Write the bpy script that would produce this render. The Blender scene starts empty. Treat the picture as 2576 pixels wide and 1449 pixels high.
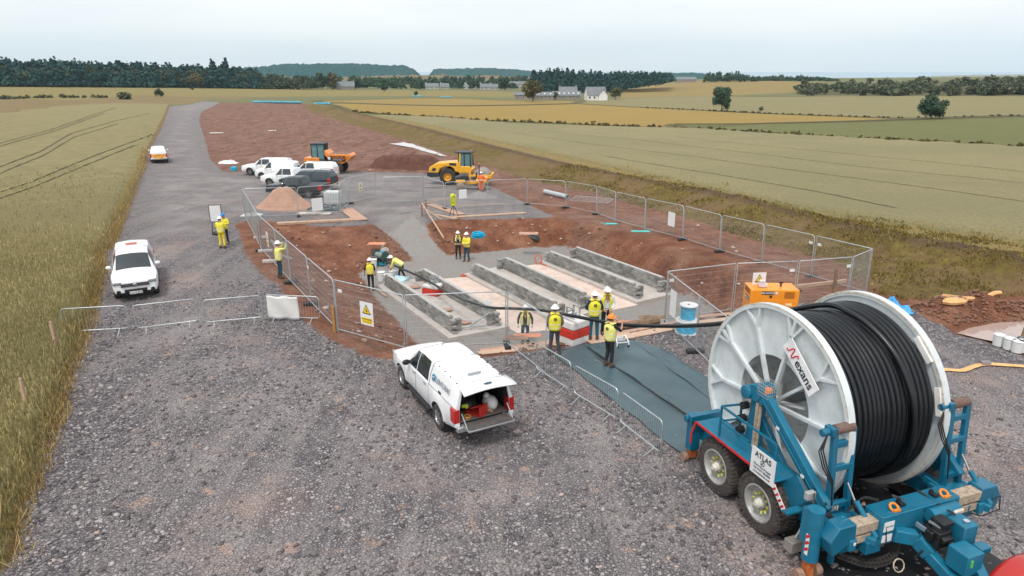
import bpy, math, random
import numpy as np
from mathutils import Vector, Matrix, noise as mnoise
random.seed(7); RNG = np.random.default_rng(11)
R = math.radians
SC = bpy.context.scene
COL = SC.collection

# ------------------------------------------------------------------ camera, sky, sun, exposure
FPX, PITCH, CAM_H, CU, CV = 1717.0, R(17.6), 9.2, 1288.0, 724.5
cd = bpy.data.cameras.new('camera'); cam = bpy.data.objects.new('camera', cd); COL.objects.link(cam)
cam.location = (0, 0, CAM_H); cam.rotation_euler = (R(90) - PITCH, 0, 0)
cd.sensor_width = 36; cd.lens = 36 * FPX / 2576; cd.clip_start = 0.1; cd.clip_end = 60000
SC.camera = cam
SUN_EL, SUN_AZ = 62, 200
w = bpy.data.worlds.new('World'); SC.world = w; w.use_nodes = True
nt = w.node_tree; nt.nodes.clear()
def wn(t, **k):
    n = nt.nodes.new(t)
    for a, b in k.items(): setattr(n, a, b)
    return n
sky = wn('ShaderNodeTexSky', sky_type='NISHITA'); sky.sun_disc = False
sky.sun_elevation = R(SUN_EL); sky.sun_rotation = R(SUN_AZ); sky.dust_density = 4; sky.air_density = 1.0
hs = wn('ShaderNodeHueSaturation'); hs.inputs['Saturation'].default_value = 0.35
bg1 = wn('ShaderNodeBackground'); bg1.inputs[1].default_value = 0.05
tc = wn('ShaderNodeTexCoord'); mp = wn('ShaderNodeMapping'); mp.inputs['Scale'].default_value = (1.2, 1.2, 7)
nz = wn('ShaderNodeTexNoise'); nz.inputs['Scale'].default_value = 1.6; nz.inputs['Detail'].default_value = 5
cr = wn('ShaderNodeValToRGB'); cr.color_ramp.elements[0].position = .38; cr.color_ramp.elements[1].position = .62
cr.color_ramp.elements[0].color = (.765, .80, .84, 1); cr.color_ramp.elements[1].color = (.88, .89, .90, 1)
bg2 = wn('ShaderNodeBackground'); bg2.inputs[1].default_value = 0.78
ad = wn('ShaderNodeAddShader'); out = wn('ShaderNodeOutputWorld')
L = nt.links.new
L(sky.outputs[0], hs.inputs['Color']); L(hs.outputs[0], bg1.inputs[0])
L(tc.outputs['Generated'], mp.inputs[0]); L(mp.outputs[0], nz.inputs[0]); L(nz.outputs[0], cr.inputs[0])
L(cr.outputs[0], bg2.inputs[0]); L(bg1.outputs[0], ad.inputs[0]); L(bg2.outputs[0], ad.inputs[1]); L(ad.outputs[0], out.inputs[0])
sd = bpy.data.lights.new('sun', 'SUN'); sun = bpy.data.objects.new('sun', sd); COL.objects.link(sun)
sd.energy = 1.5; sd.angle = R(12); sd.color = (1, .96, .9)
_a = R(SUN_AZ); _d = Vector((math.sin(_a) * math.cos(R(SUN_EL)), math.cos(_a) * math.cos(R(SUN_EL)), math.sin(R(SUN_EL))))
sun.rotation_euler = _d.to_track_quat('Z', 'Y').to_euler(); sun.location = (0, 0, 60)
SC.view_settings.view_transform = 'Standard'; SC.view_settings.look = 'None'
SC.view_settings.exposure = 0.37; SC.view_settings.gamma = 1.0
SC.render.engine = 'CYCLES'; SC.cycles.use_denoising = True; SC.cycles.volume_bounces = 2
SC.cycles.max_bounces = 6; SC.cycles.transparent_max_bounces = 8; SC.cycles.volume_max_steps = 8

# ------------------------------------------------------------------ helpers: tagging
def tag(o, label=None, cat=None, group=None, kind=None):
    if label: o['label'] = label
    if cat: o['category'] = cat
    if group: o['group'] = group
    if kind: o['kind'] = kind
    return o
def thing(name, label, cat, loc=(0, 0, 0), rz=0, group=None):
    o = bpy.data.objects.new(name, None); COL.objects.link(o); o.empty_display_size = .2
    o.location = loc; o.rotation_euler = (0, 0, rz)
    return tag(o, label, cat, group)
def dup(root, loc=None, rz=None, label=None, parent=None, group=None, scale=None):
    c = root.copy(); COL.objects.link(c)
    if parent: c.parent = parent
    if loc is not None: c.location = loc
    if rz is not None: c.rotation_euler = (0, 0, rz)
    if scale is not None: c.scale = scale
    if label: c['label'] = label
    if group: c['group'] = group
    for ch in list(root.children): dup(ch, parent=c)
    return c

# ------------------------------------------------------------------ helpers: mesh builder
class MB:
    def __init__(s): s.v = []; s.f = []; s.m = []; s.mi = 0
    def add(s, vs, fs):
        n = len(s.v); s.v += [tuple(p) for p in vs]
        for f in fs: s.f.append([n + i for i in f]); s.m.append(s.mi)
        return s
    def box(s, cx, cy, cz, sx, sy, sz, M=None):
        vs = [Vector((a * sx / 2, b * sy / 2, c * sz / 2)) for a in (-1, 1) for b in (-1, 1) for c in (-1, 1)]
        if M is not None: vs = [M @ p for p in vs]
        vs = [p + Vector((cx, cy, cz)) for p in vs]
        return s.add(vs, [(0, 1, 3, 2), (4, 6, 7, 5), (0, 4, 5, 1), (2, 3, 7, 6), (0, 2, 6, 4), (1, 5, 7, 3)])
    def bar(s, a, b, w, h=None, up=(0, 0, 1)):
        a = Vector(a); b = Vector(b); h = h or w; d = (b - a); l = d.length; d.normalize(); u = Vector(up)
        if abs(d.dot(u)) > .98: u = Vector((1, 0, 0)) if abs(d.x) < .9 else Vector((0, 1, 0))
        x = d.cross(u).normalized(); y = x.cross(d)
        M = Matrix((x, d, y)).transposed(); c = (a + b) / 2
        return s.box(c.x, c.y, c.z, w, l, h, M)
    def cyl(s, a, b, r1, r2=None, n=12, cap=True):
        a = Vector(a); b = Vector(b); r2 = r1 if r2 is None else r2; d = (b - a).normalized()
        u = Vector((0, 0, 1)) if abs(d.z) < .9 else Vector((1, 0, 0)); x = d.cross(u).normalized(); y = d.cross(x)
        vs = []
        for c, r in ((a, r1), (b, r2)):
            for i in range(n):
                t = 2 * math.pi * i / n; vs.append(c + (x * math.cos(t) + y * math.sin(t)) * r)
        fs = [(i, n + i, n + (i + 1) % n, (i + 1) % n) for i in range(n)]
        if cap: fs += [tuple(range(n)), tuple(range(2 * n - 1, n - 1, -1))]
        return s.add(vs, fs)
    def tube(s, pts, r, n=6, closed=False, cap=True):
        P = [Vector(p) for p in pts]; N = len(P); vs = []; px = None
        rr = r if hasattr(r, '__len__') else [r] * N
        for i in range(N):
            a = P[(i - 1) % N] if (closed or i > 0) else P[i]; b = P[(i + 1) % N] if (closed or i < N - 1) else P[i]
            d = (b - a).normalized()
            if px is None:
                u = Vector((0, 0, 1)) if abs(d.z) < .9 else Vector((1, 0, 0)); x = d.cross(u).normalized()
            else: x = (px - d * px.dot(d)).normalized()
            y = d.cross(x); px = x
            for k in range(n):
                t = 2 * math.pi * k / n; vs.append(P[i] + (x * math.cos(t) + y * math.sin(t)) * rr[i])
        fs = []
        for i in range(N if closed else N - 1):
            j = (i + 1) % N
            for k in range(n): fs.append((i * n + k, i * n + (k + 1) % n, j * n + (k + 1) % n, j * n + k))
        if cap and not closed: fs += [tuple(range(n - 1, -1, -1)), tuple(range((N - 1) * n, N * n))]
        return s.add(vs, fs)
    def lathe(s, prof, c=(0, 0, 0), ax=(0, 0, 1), n=24, closed=False):
        c = Vector(c); d = Vector(ax).normalized(); u = Vector((0, 0, 1)) if abs(d.z) < .9 else Vector((1, 0, 0))
        x = d.cross(u).normalized(); y = d.cross(x); vs = []
        for r, h in prof:
            for i in range(n):
                t = 2 * math.pi * i / n; vs.append(c + d * h + (x * math.cos(t) + y * math.sin(t)) * r)
        fs = []; K = len(prof)
        for j in range(K if closed else K - 1):
            j2 = (j + 1) % K
            for i in range(n): fs.append((j * n + i, j * n + (i + 1) % n, j2 * n + (i + 1) % n, j2 * n + i))
        return s.add(vs, fs)
    def ball(s, c, r, nu=10, nv=7, M=None, z0=-1):
        r = r if hasattr(r, '__len__') else (r, r, r); c = Vector(c); vs = []; fs = []
        t0 = math.asin(max(-1, z0))
        for j in range(nv + 1):
            t = t0 + (math.pi / 2 - t0) * j / nv
            for i in range(nu):
                a = 2 * math.pi * i / nu
                p = Vector((math.cos(t) * math.cos(a) * r[0], math.cos(t) * math.sin(a) * r[1], math.sin(t) * r[2]))
                if M is not None: p = M @ p
                vs.append(p + c)
        for j in range(nv):
            for i in range(nu): fs.append((j * nu + i, j * nu + (i + 1) % nu, (j + 1) * nu + (i + 1) % nu, (j + 1) * nu + i))
        if z0 > -1: fs.append(tuple(range(nu - 1, -1, -1)))
        return s.add(vs, fs)
    def prism(s, poly, z0, z1, M=None):
        n = len(poly); vs = [Vector((x, y, z0)) for x, y in poly] + [Vector((x, y, z1)) for x, y in poly]
        if M is not None: vs = [M @ p for p in vs]
        fs = [tuple(range(n - 1, -1, -1)), tuple(range(n, 2 * n))] + [(i, (i + 1) % n, n + (i + 1) % n, n + i) for i in range(n)]
        return s.add(vs, fs)
    def grid(s, F, nu, nv):
        vs = [F(i / nu, j / nv) for j in range(nv + 1) for i in range(nu + 1)]
        fs = [(j * (nu + 1) + i, j * (nu + 1) + i + 1, (j + 1) * (nu + 1) + i + 1, (j + 1) * (nu + 1) + i) for j in range(nv) for i in range(nu)]
        return s.add(vs, fs)
    def build(s, name, mat, parent=None, smooth=False, bevel=0, loc=None, rz=0, solid=0, fixn=False):
        me = bpy.data.meshes.new(name); me.from_pydata(s.v, [], s.f)
        mats = mat if isinstance(mat, (list, tuple)) else [mat]
        for m in mats: me.materials.append(m)
        if len(mats) > 1: me.polygons.foreach_set('material_index', s.m)
        if fixn:
            import bmesh
            bm = bmesh.new(); bm.from_mesh(me); bmesh.ops.remove_doubles(bm, verts=bm.verts, dist=1e-4)
            bmesh.ops.recalc_face_normals(bm, faces=bm.faces); bm.to_mesh(me); bm.free()
        if smooth: me.shade_smooth()
        o = bpy.data.objects.new(name, me); COL.objects.link(o)
        if parent: o.parent = parent
        if loc is not None: o.location = loc
        if rz: o.rotation_euler = (0, 0, rz)
        if solid:
            md = o.modifiers.new('s', 'SOLIDIFY'); md.thickness = solid; md.offset = 0
        if bevel:
            md = o.modifiers.new('b', 'BEVEL'); md.width = bevel; md.segments = 2; md.limit_method = 'ANGLE'
        if smooth or bevel:
            try: me.set_sharp_from_angle(angle=R(38))
            except Exception: pass
        return o
def npmesh(name, verts, faces, mat, k=4, attrs=None, matidx=None, parent=None, smooth=False):
    """verts (N,3), faces (M,k) numpy -> mesh object"""
    me = bpy.data.meshes.new(name); N, M = len(verts), len(faces)
    me.vertices.add(N); me.vertices.foreach_set('co', np.asarray(verts, np.float32).ravel())
    me.loops.add(M * k); me.loops.foreach_set('vertex_index', np.asarray(faces, np.int32).ravel())
    me.polygons.add(M); me.polygons.foreach_set('loop_start', np.arange(0, M * k, k, dtype=np.int32))
    me.polygons.foreach_set('loop_total', np.full(M, k, np.int32))
    for m in (mat if isinstance(mat, (list, tuple)) else [mat]): me.materials.append(m)
    if matidx is not None: me.polygons.foreach_set('material_index', np.asarray(matidx, np.int32))
    me.update(calc_edges=True)
    if attrs:
        for nm, (tp, dom, dat) in attrs.items():
            at = me.attributes.new(nm, tp, dom); at.data.foreach_set('color' if 'COLOR' in tp else 'value', np.asarray(dat, np.float32).ravel())
    if smooth: me.shade_smooth()
    o = bpy.data.objects.new(name, me); COL.objects.link(o)
    if parent: o.parent = parent
    return o
def text_mesh(txt, size, mat, parent, loc, rot, name='lettering', ext=0.002, align='CENTER', sx=1.0, bold=0.0):
    cu = bpy.data.curves.new('t', 'FONT'); cu.body = txt; cu.size = size; cu.extrude = ext; cu.align_x = align; cu.align_y = 'CENTER'; cu.offset = bold
    to = bpy.data.objects.new('t', cu); COL.objects.link(to); bpy.context.view_layer.update()
    me = bpy.data.meshes.new_from_object(to.evaluated_get(bpy.context.evaluated_depsgraph_get()))
    bpy.data.objects.remove(to); me.materials.clear(); me.materials.append(mat)
    o = bpy.data.objects.new(name, me); COL.objects.link(o); o.parent = parent; o.location = loc; o.scale = (sx, 1, 1)
    if isinstance(rot, Matrix): o.rotation_euler = rot.to_euler()
    else: o.rotation_euler = rot
    return o

# ------------------------------------------------------------------ helpers: materials
MATS = {}
class NT:
    def __init__(s, name):
        s.m = bpy.data.materials.new(name); s.m.use_nodes = True; s.t = s.m.node_tree; s.n = s.t.nodes
        s.b = s.n['Principled BSDF']; s.out = s.n['Material Output']
    def node(s, t, ins=None, **k):
        n = s.n.new(t)
        for a, b in k.items(): setattr(n, a, b)
        for a, b in (ins or {}).items(): s.put(n.inputs[a], b)
        return n
    def put(s, inp, v):
        if isinstance(v, bpy.types.NodeSocket): s.t.links.new(v, inp)
        elif isinstance(v, bpy.types.Node): s.t.links.new(v.outputs[0], inp)
        elif isinstance(v, (tuple, list)) and len(v) == 3 and inp.type == 'RGBA': inp.default_value = (*v, 1)
        else: inp.default_value = v
    def noise(s, scale, detail=4, rough=.5, vec=None, dim='3D'):
        n = s.node('ShaderNodeTexNoise', {'Scale': scale, 'Detail': detail, 'Roughness': rough})
        if vec is not None: s.put(n.inputs['Vector'], vec)
        return n.outputs[0]
    def mix(s, f, a, b, mode='MIX'):
        n = s.node('ShaderNodeMix', data_type='RGBA', blend_type=mode)
        s.put(n.inputs[0], f); s.put(n.inputs[6], a); s.put(n.inputs[7], b); return n.outputs[2]
    def ramp(s, f, stops, interp='LINEAR'):
        n = s.node('ShaderNodeValToRGB'); c = n.color_ramp; c.interpolation = interp
        while len(c.elements) < len(stops): c.elements.new(.5)
        for e, (p, col) in zip(c.elements, stops):
            e.position = p; e.color = (*col, 1) if hasattr(col, '__len__') else (col, col, col, 1)
        s.put(n.inputs[0], f); return n.outputs[0]
    def math(s, op, a, b=0.0, c=0.0, clamp=False):
        n = s.node('ShaderNodeMath', operation=op, use_clamp=clamp)
        s.put(n.inputs[0], a); s.put(n.inputs[1], b); s.put(n.inputs[2], c); return n.outputs[0]
    def step(s, v, w=.05, c=0.0):
        n = s.node('ShaderNodeMapRange', interpolation_type='SMOOTHSTEP')
        s.put(n.inputs[0], v); s.put(n.inputs[1], c - w); s.put(n.inputs[2], c + w); return n.outputs[0]
    def attr(s, nm): return s.node('ShaderNodeAttribute', attribute_name=nm).outputs['Fac']
    def obj(s): return s.node('ShaderNodeTexCoord').outputs['Object']
    def bump(s, h, strength=.5, dist=.02):
        n = s.node('ShaderNodeBump', {'Strength': strength, 'Distance': dist, 'Height': h}); s.put(s.b.inputs['Normal'], n.outputs[0]); return n
    def col(s, c): s.put(s.b.inputs['Base Color'], c)
def M(name, col, rough=.6, metal=0, var=.15, scale=3., bump=0, bscale=40, coat=0, dirt=0, dcol=(.22, .16, .12), spec=None, alpha=1, trans=0, emis=None):
    if name in MATS: return MATS[name]
    t = NT(name); o = t.obj()
    n = t.noise(scale, 5, .6, o)
    lo = tuple(c * (1 - var) for c in col); hi = tuple(min(1, c * (1 + var)) for c in col)
    c = t.ramp(n, [(.3, lo), (.7, hi)])
    if dirt:
        d = t.noise(scale * 1.7 + 1, 6, .7, o); f = t.math('MULTIPLY', t.step(d, .12, .56), dirt)
        c = t.mix(f, c, dcol)
        t.put(t.b.inputs['Roughness'], t.math('ADD', rough, t.math('MULTIPLY', f, .4)))
    else:
        t.put(t.b.inputs['Roughness'], t.math('ADD', rough - .06, t.math('MULTIPLY', n, .12)))
    t.col(c); t.b.inputs['Metallic'].default_value = metal
    if coat: t.b.inputs['Coat Weight'].default_value = coat; t.b.inputs['Coat Roughness'].default_value = .08
    if trans: t.b.inputs['Transmission Weight'].default_value = trans
    if spec is not None: t.b.inputs['Specular IOR Level'].default_value = spec
    if bump: t.bump(t.noise(bscale, 4, .6, o), bump, .02)
    if emis: t.b.inputs['Emission Color'].default_value = (*emis, 1); t.b.inputs['Emission Strength'].default_value = 1
    MATS[name] = t.m; return t.m

# ------------------------------------------------------------------ survey: photo pixel (2576 wide) -> point on terrain / plane
def ray(u, v):
    x = (u - CU) / FPX; y = (v - CV) / FPX
    return np.array([x, math.cos(PITCH) - y * math.sin(PITCH), -math.sin(PITCH) - y * math.cos(PITCH)])
def at(u, v, z=0.0):
    r = ray(u, v); t = (z - CAM_H) / r[2]; return Vector((t * r[0], t * r[1], z))
def aty(u, v, y):
    r = ray(u, v); t = y / r[1]; return Vector((t * r[0], y, CAM_H + t * r[2]))
# ------------------------------------------------------------------ terrain
_Y = [0, 30, 60, 100, 200, 300, 450, 700, 1000, 2000, 6000]
_A = [-.715, -.27, 0, .16, .30, .50, .715]
_Z = [[0, 0, 0, 0, 0, 0, 0, 0, 0, 0, -20],
      [0, 0, -.8, -1.3, -2, -3, -4, -5, -5, -5, -20],
      [0, 0, -1, -2, -4, -5.5, -6.5, -7, -6, -6, -20],
      [0, 0, -1, -2.2, -5, -6.8, -7.5, -6.0, -3, -20, -38],
      [0, 0, -1, -2.5, -5.5, -7, -7.0, -0.6, 1.0, -30, -38],
      [0, 0, -1, -2.5, -5.0, -5.5, -2.5, 2.5, 1.0, -33, -38],
      [0, 0, -1, -2.0, -3.5, -3.2, 1.0, 5.0, 3.0, -36, -38]]
_ly = np.log(np.array(_Y) + 40.); _gl = np.linspace(_ly[0], _ly[-1], 240); _ga = np.linspace(-.8, .8, 80)
_t = np.array([np.interp(_gl, _ly, r) for r in _Z]); _T = np.array([np.interp(_ga, _A, _t[:, j]) for j in range(240)])  # (240,80)
_k = np.exp(-np.linspace(-2, 2, 9) ** 2); _k /= _k.sum()
for _ in range(2):
    _T = np.array([np.convolve(np.pad(r, 4, 'edge'), _k, 'valid') for r in _T])
    _T = np.array([np.convolve(np.pad(c, 4, 'edge'), _k, 'valid') for c in _T.T]).T
def base_z(x, y):
    x = np.asarray(x, float); y = np.asarray(y, float)
    a = np.clip(x / np.maximum(y, 20), -.79, .79); l = np.log(np.clip(y, 0, 5999) + 40.)
    fi = (l - _gl[0]) / (_gl[1] - _gl[0]); fj = (a + .8) / (1.6 / 79)
    i = np.clip(fi.astype(int), 0, 238); j = np.clip(fj.astype(int), 0, 78); fi = np.clip(fi - i, 0, 1); fj = np.clip(fj - j, 0, 1)
    return (_T[i, j] * (1 - fi) * (1 - fj) + _T[i + 1, j] * fi * (1 - fj) + _T[i, j + 1] * (1 - fi) * fj + _T[i + 1, j + 1] * fi * fj)
def gp(u, v, dz=0.0):
    """point on the open ground under photo pixel (u,v)"""
    z = 0.0
    for _ in range(30):
        if v < 190: v = 190
        P = at(u, v, z + dz); z = .5 * z + .5 * float(base_z(P.x, P.y))
    return at(u, v, z + dz)
def gpoly(pts): return np.array([tuple(gp(*q))[:2] for q in pts])
def sdf(px, py, poly):
    """signed distance, positive inside"""
    d = np.full(px.shape, 1e9); ins = np.zeros(px.shape, bool); n = len(poly)
    for i in range(n):
        ax, ay = poly[i]; bx, by = poly[(i + 1) % n]; ex, ey = bx - ax, by - ay
        t = np.clip(((px - ax) * ex + (py - ay) * ey) / (ex * ex + ey * ey + 1e-12), 0, 1)
        d = np.minimum(d, np.hypot(px - ax - t * ex, py - ay - t * ey))
        c = ((ay > py) != (by > py)); xi = ax + (py - ay) / (ey if abs(ey) > 1e-12 else 1e-12) * ex
        ins ^= c & (px < xi)
    return np.where(ins, d, -d)
def linedist(px, py, pts):
    d = np.full(px.shape, 1e9)
    for (ax, ay), (bx, by) in zip(pts[:-1], pts[1:]):
        ex, ey = bx - ax, by - ay; t = np.clip(((px - ax) * ex + (py - ay) * ey) / (ex * ex + ey * ey + 1e-12), 0, 1)
        d = np.minimum(d, np.hypot(px - ax - t * ex, py - ay - t * ey))
    return d
def ss(x, a, b):
    t = np.clip((x - a) / (b - a), 0, 1); return t * t * (3 - 2 * t)
FLOOR = -2.05
def fl(pts, z=FLOOR): return np.array([tuple(at(u, v, z))[:2] for u, v in pts])
P_GRAV = gpoly([(555, 258), (535, 268), (506, 282), (500, 302), (515, 350), (528, 400), (560, 432), (700, 436), (860, 432), (1060, 435), (1230, 468), (1300, 500), (1395, 545),
                (1250, 553), (1060, 556), (985, 566), (800, 570), (640, 552), (592, 563), (625, 653), (664, 698), (700, 716), (730, 776), (760, 806), (804, 836), (849, 866), (930, 893), (1000, 907), (1230, 897), (1440, 870),
                (1600, 838), (1740, 812), (1850, 800), (1990, 765), (2200, 765), (2270, 772), (2330, 800), (2420, 832), (2480, 850), (2600, 905)]
               ) 
P_GRAV = np.vstack([P_GRAV, [(60, 24), (60, 0), (-9.5, 0)], gpoly([(-60, 1500), (24, 1429), (52, 1350), (60, 1270), (103, 1218), (123, 1127), (159, 1051), (175, 952), (211, 872), (220, 839), (244, 758), (262, 686), (259, 634), (282, 629), (295, 596), (318, 537), (349, 459), (366, 429), (378, 381), (409, 321), (428, 270), (480, 262), (515, 252)])])
P_WL = np.vstack([gpoly([(-60, 1500), (20, 1400), (40, 1320), (50, 1270), (95, 1210), (115, 1120), (148, 1051), (168, 952), (205, 872), (214, 839), (236, 758), (255, 686), (252, 640), (275, 625), (287, 596), (312, 537), (343, 459), (358, 429), (368, 381), (398, 321), (418, 280), (423, 264), (288, 263), (169, 267), (0, 289), (-400, 350)]), [(-90, 40), (-60, 0), (-16, 0)]])
P_WR = gpoly([(940, 291), (1100, 296), (1290, 313), (1414, 318), (1677, 324), (1760, 326), (1985, 341), (2100, 347), (2576, 374), (3100, 405), (3300, 720), (2576, 616), (2288, 572), (2038, 536), (1850, 493), (1638, 444), (1500, 413), (1300, 368), (1100, 320)])
P_BUND = gpoly([(770, 262), (765, 272), (790, 283), (880, 312), (1000, 345), (1100, 378), (1210, 412), (1330, 452), (1500, 486), (1700, 540), (1900, 605), (2100, 655), (2190, 730), (2280, 752), (2600, 742), (3000, 740), (3300, 900), (3500, 740), (2576, 616), (2288, 572), (2038, 536), (1850, 493), (1638, 444), (1500, 413), (1300, 368), (1100, 320), (940, 291), (850, 275)])
P_BCREST = gpoly([(790, 268), (1000, 318), (1200, 374), (1400, 428), (1638, 482), (1863, 530), (2038, 580), (2288, 642), (2538, 690), (3000, 790)])
P_TOP = gpoly([(652, 592), (690, 571), (800, 570), (900, 568), (940, 560), (985, 562), (1040, 540), (1064, 552), (1110, 552), (1320, 549), (1390, 556), (1450, 562), (1530, 578), (1620, 602), (1750, 648), (1900, 700), (2010, 745), (1990, 770), (1850, 796), (1740, 806), (1600, 832), (1440, 866), (1330, 880), (1230, 890), (1000, 895), (915, 868), (855, 835), (740, 735), (680, 668)])
P_BOT = fl([(903, 690), (935, 668), (1000, 662), (1045, 655), (1110, 645), (1160, 640), (1320, 625), (1420, 620), (1452, 636), (1560, 688), (1672, 738), (1740, 748), (1790, 775), (1800, 800), (1700, 850), (1450, 905), (1100, 925), (1052, 870), (1000, 812), (945, 750)])
_r0 = [tuple(gp(940, 555))[:2], tuple(gp(1058, 530))[:2]]; _r1 = [tuple(at(1045, 658, FLOOR))[:2], tuple(at(1125, 646, FLOOR))[:2]]
_rm = [tuple(at(1003, 588, -.75))[:2], tuple(at(1078, 572, -.75))[:2]]
P_RAMP = np.array([_r0[0], _r0[1], _rm[1], _r1[1], _r1[0], _rm[0]])
_rs = (np.array(_r0[0]) + _r0[1]) / 2; _re = (np.array(_r1[0]) + _r1[1]) / 2
P_PUD = gpoly([(2400, 828), (2440, 812), (2500, 800), (2580, 790), (2700, 790), (2760, 830), (2640, 860), (2520, 850), (2450, 836)])
P_SPOIL = gpoly([(2270, 775), (2330, 765), (2420, 755), (2500, 760), (2600, 770), (2600, 800), (2500, 797), (2400, 815), (2330, 795)])
P_PUD2 = gpoly([(985, 363), (1035, 361), (1085, 376), (1130, 395), (1110, 394), (1050, 374)])
def fbm(x, y, s, seed=0):
    out = np.zeros(np.shape(x)); amp = 1; tot = 0
    r = np.random.default_rng(seed)
    for o in range(5):
        for _ in range(3):
            th = r.uniform(0, 6.28); ph = r.uniform(0, 6.28); k = s * r.uniform(.7, 1.4)
            out = out + amp * np.sin((x * math.cos(th) + y * math.sin(th)) * k + ph + 1.5 * np.sin(x * k * .37 + y * k * .29 + ph)); tot += amp
        s *= 2.1; amp *= .55
    return out / tot * 1.6
def terrain(x, y, full=False):
    z = base_z(x, y)
    dT = sdf(x, y, P_TOP); dB = sdf(x, y, P_BOT); dR = sdf(x, y, P_RAMP)
    t = np.where(dB > 0, 1.0, np.where(dT > 0, np.clip(dT, 0, 9) / (np.clip(dT, 0, 99) + np.clip(-dB, 0, 99) + 1e-6), 0))
    t = np.clip(t, 0, 1); t2 = t * .7 + .3 * t * t * (3 - 2 * t)
    n1 = fbm(x, y, 2.3, 3)
    slope = t2 * (1 - t2) * 4
    zp = z * (1 - t2) + FLOOR * t2 + n1 * .11 * slope
    e = _re - _rs; tr = np.clip(((x - _rs[0]) * e[0] + (y - _rs[1]) * e[1]) / (e @ e), 0, 1)
    zr = z * (1 - tr) + FLOOR * tr
    m = ss(dR, -.7, .25); z = zp * (1 - m) + zr * m + fbm(x, y, 6.0, 12) * .06 * slope * (1 - m)
    dG = sdf(x, y, P_GRAV); dWL = sdf(x, y, P_WL); dWR = sdf(x, y, P_WR); dBu = sdf(x, y, P_BUND)
    free = (1 - ss(dT, -.6, .3))
    soil = free * (1 - ss(dG, -.3, .6)) * (1 - ss(dWL, -.3, .2)) * (1 - ss(dBu, -1, 1)) * (1 - ss(dWR, -1, 1)) * ss(y, 0, 15) * (1 - ss(y, 100, 200))
    z = z + soil * (n1 * .05 + fbm(x, y, .35, 5) * .10)
    z = z + ss(dG, 0, 1) * free * (fbm(x, y, .8, 8) * .025)
    z = z + ss(dWL, -.05, .35) * (.55 + .04 * n1) + ss(dWR, -.2, .8) * .5
    c = linedist(x, y, P_BCREST); z = z + np.exp(-(c / 2.2) ** 2) * (1.0 + .12 * n1) * ss(y, 18, 24) * ss(dBu, -2.0, .8)
    dP = sdf(x, y, P_PUD); z = z - ss(dP, -1.0, .6) * .30
    dS = sdf(x, y, P_SPOIL); z = z + ss(dS, -.3, 1.2) * (.55 + .25 * n1)
    if full: return z, dict(dT=dT, dB=dB, dR=dR, dG=dG, dWL=dWL, dWR=dWR, dBu=dBu, dP=dP, dS=dS, tpit=t)
    return z
def tz(x, y): return float(terrain(np.array([float(x)]), np.array([float(y)]))[0])
def on(u, v, dz=0):
    """point on the detailed terrain under photo pixel"""
    z = -.3
    for _ in range(40):
        P = at(u, v, z + dz); z = .6 * z + .4 * tz(P.x, P.y)
    return at(u, v, z + dz)
# field regions further out (name, photo outline)
F_GOLD = gpoly([(800, 258), (1008, 264.5), (1143, 267), (1448, 261), (1677, 272), (1797, 279), (1985, 288), (2266, 298), (2247, 300), (1947, 309), (1677, 322), (1414, 311), (1143, 301), (960, 287), (880, 281), (838, 265)])
F_GOLD2 = gpoly([(795, 253), (1025, 247), (1177, 247.5), (1245, 252), (1465, 254), (1448, 260), (1143, 266), (1008, 263), (805, 257)])
F_TAN = gpoly([(1470, 254), (1560, 248), (1700, 243), (1835, 241), (2200, 242), (2700, 243), (2900, 289), (2576, 291), (2266, 297), (1985, 287), (1797, 277.5), (1677, 271), (1450, 260.5)])
F_GREEN = gpoly([(1690, 319), (1703, 312), (1947, 311), (2247, 304), (2576, 294), (2900, 288), (3200, 400), (2576, 371), (1985, 339.5), (1760, 325)])
F_GSLOPE = gpoly([(1560, 247), (1570, 225), (1690, 205), (1890, 203), (2080, 208), (2010, 232), (1835, 240), (1700, 242)])
F_BUSH = gpoly([(2010, 240), (2080, 215), (2300, 204), (2480, 207), (2700, 210), (2900, 215), (2900, 242), (2576, 242.5)])
F_MEAD = gpoly([(-400, 222), (-400, 285), (0, 262), (290, 254), (480, 246), (760, 243), (1060, 241), (1400, 246), (1465, 245), (1400, 232), (1150, 228), (800, 226), (500, 222)])
F_ROUGH = gpoly([(-400, 262), (-400, 350), (0, 289), (169, 267), (288, 263), (423, 263), (470, 262), (515, 251), (560, 247), (600, 252), (640, 240), (480, 243), (330, 238), (200, 252), (0, 249)])
FIELDS = {'gold': F_GOLD, 'gold2': F_GOLD2, 'tan': F_TAN, 'green': F_GREEN, 'gslope': F_GSLOPE, 'bush': F_BUSH, 'mead': F_MEAD, 'rough': F_ROUGH}

xs = [-24.0]
while xs[-1] < 32: xs.append(xs[-1] + .25)
d = .27
while xs[-1] < 5200: d *= 1.06; xs.append(xs[-1] + d)
lo = [-24.0]; d = .27
while lo[-1] > -5200: d *= 1.06; lo.append(lo[-1] - d)
xs = np.array(lo[::-1][:-1] + xs)
ys = [4.0]
while ys[-1] < 62: ys.append(ys[-1] + .25)
d = .27
while ys[-1] < 5800: d = min(d * 1.035, 200); ys.append(ys[-1] + d)
ys = np.array([-60, -20, -5, 0, 2.] + ys)
GX, GY = np.meshgrid(xs, ys); gx, gy = GX.ravel(), GY.ravel()
gz, S = terrain(gx, gy, True)
SF = {k: sdf(gx, gy, p) for k, p in FIELDS.items()}
nx, ny = len(xs), len(ys)
idx = np.arange(nx * ny).reshape(ny, nx)
quads = np.stack([idx[:-1, :-1], idx[:-1, 1:], idx[1:, 1:], idx[1:, :-1]], -1).reshape(-1, 4)
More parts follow.
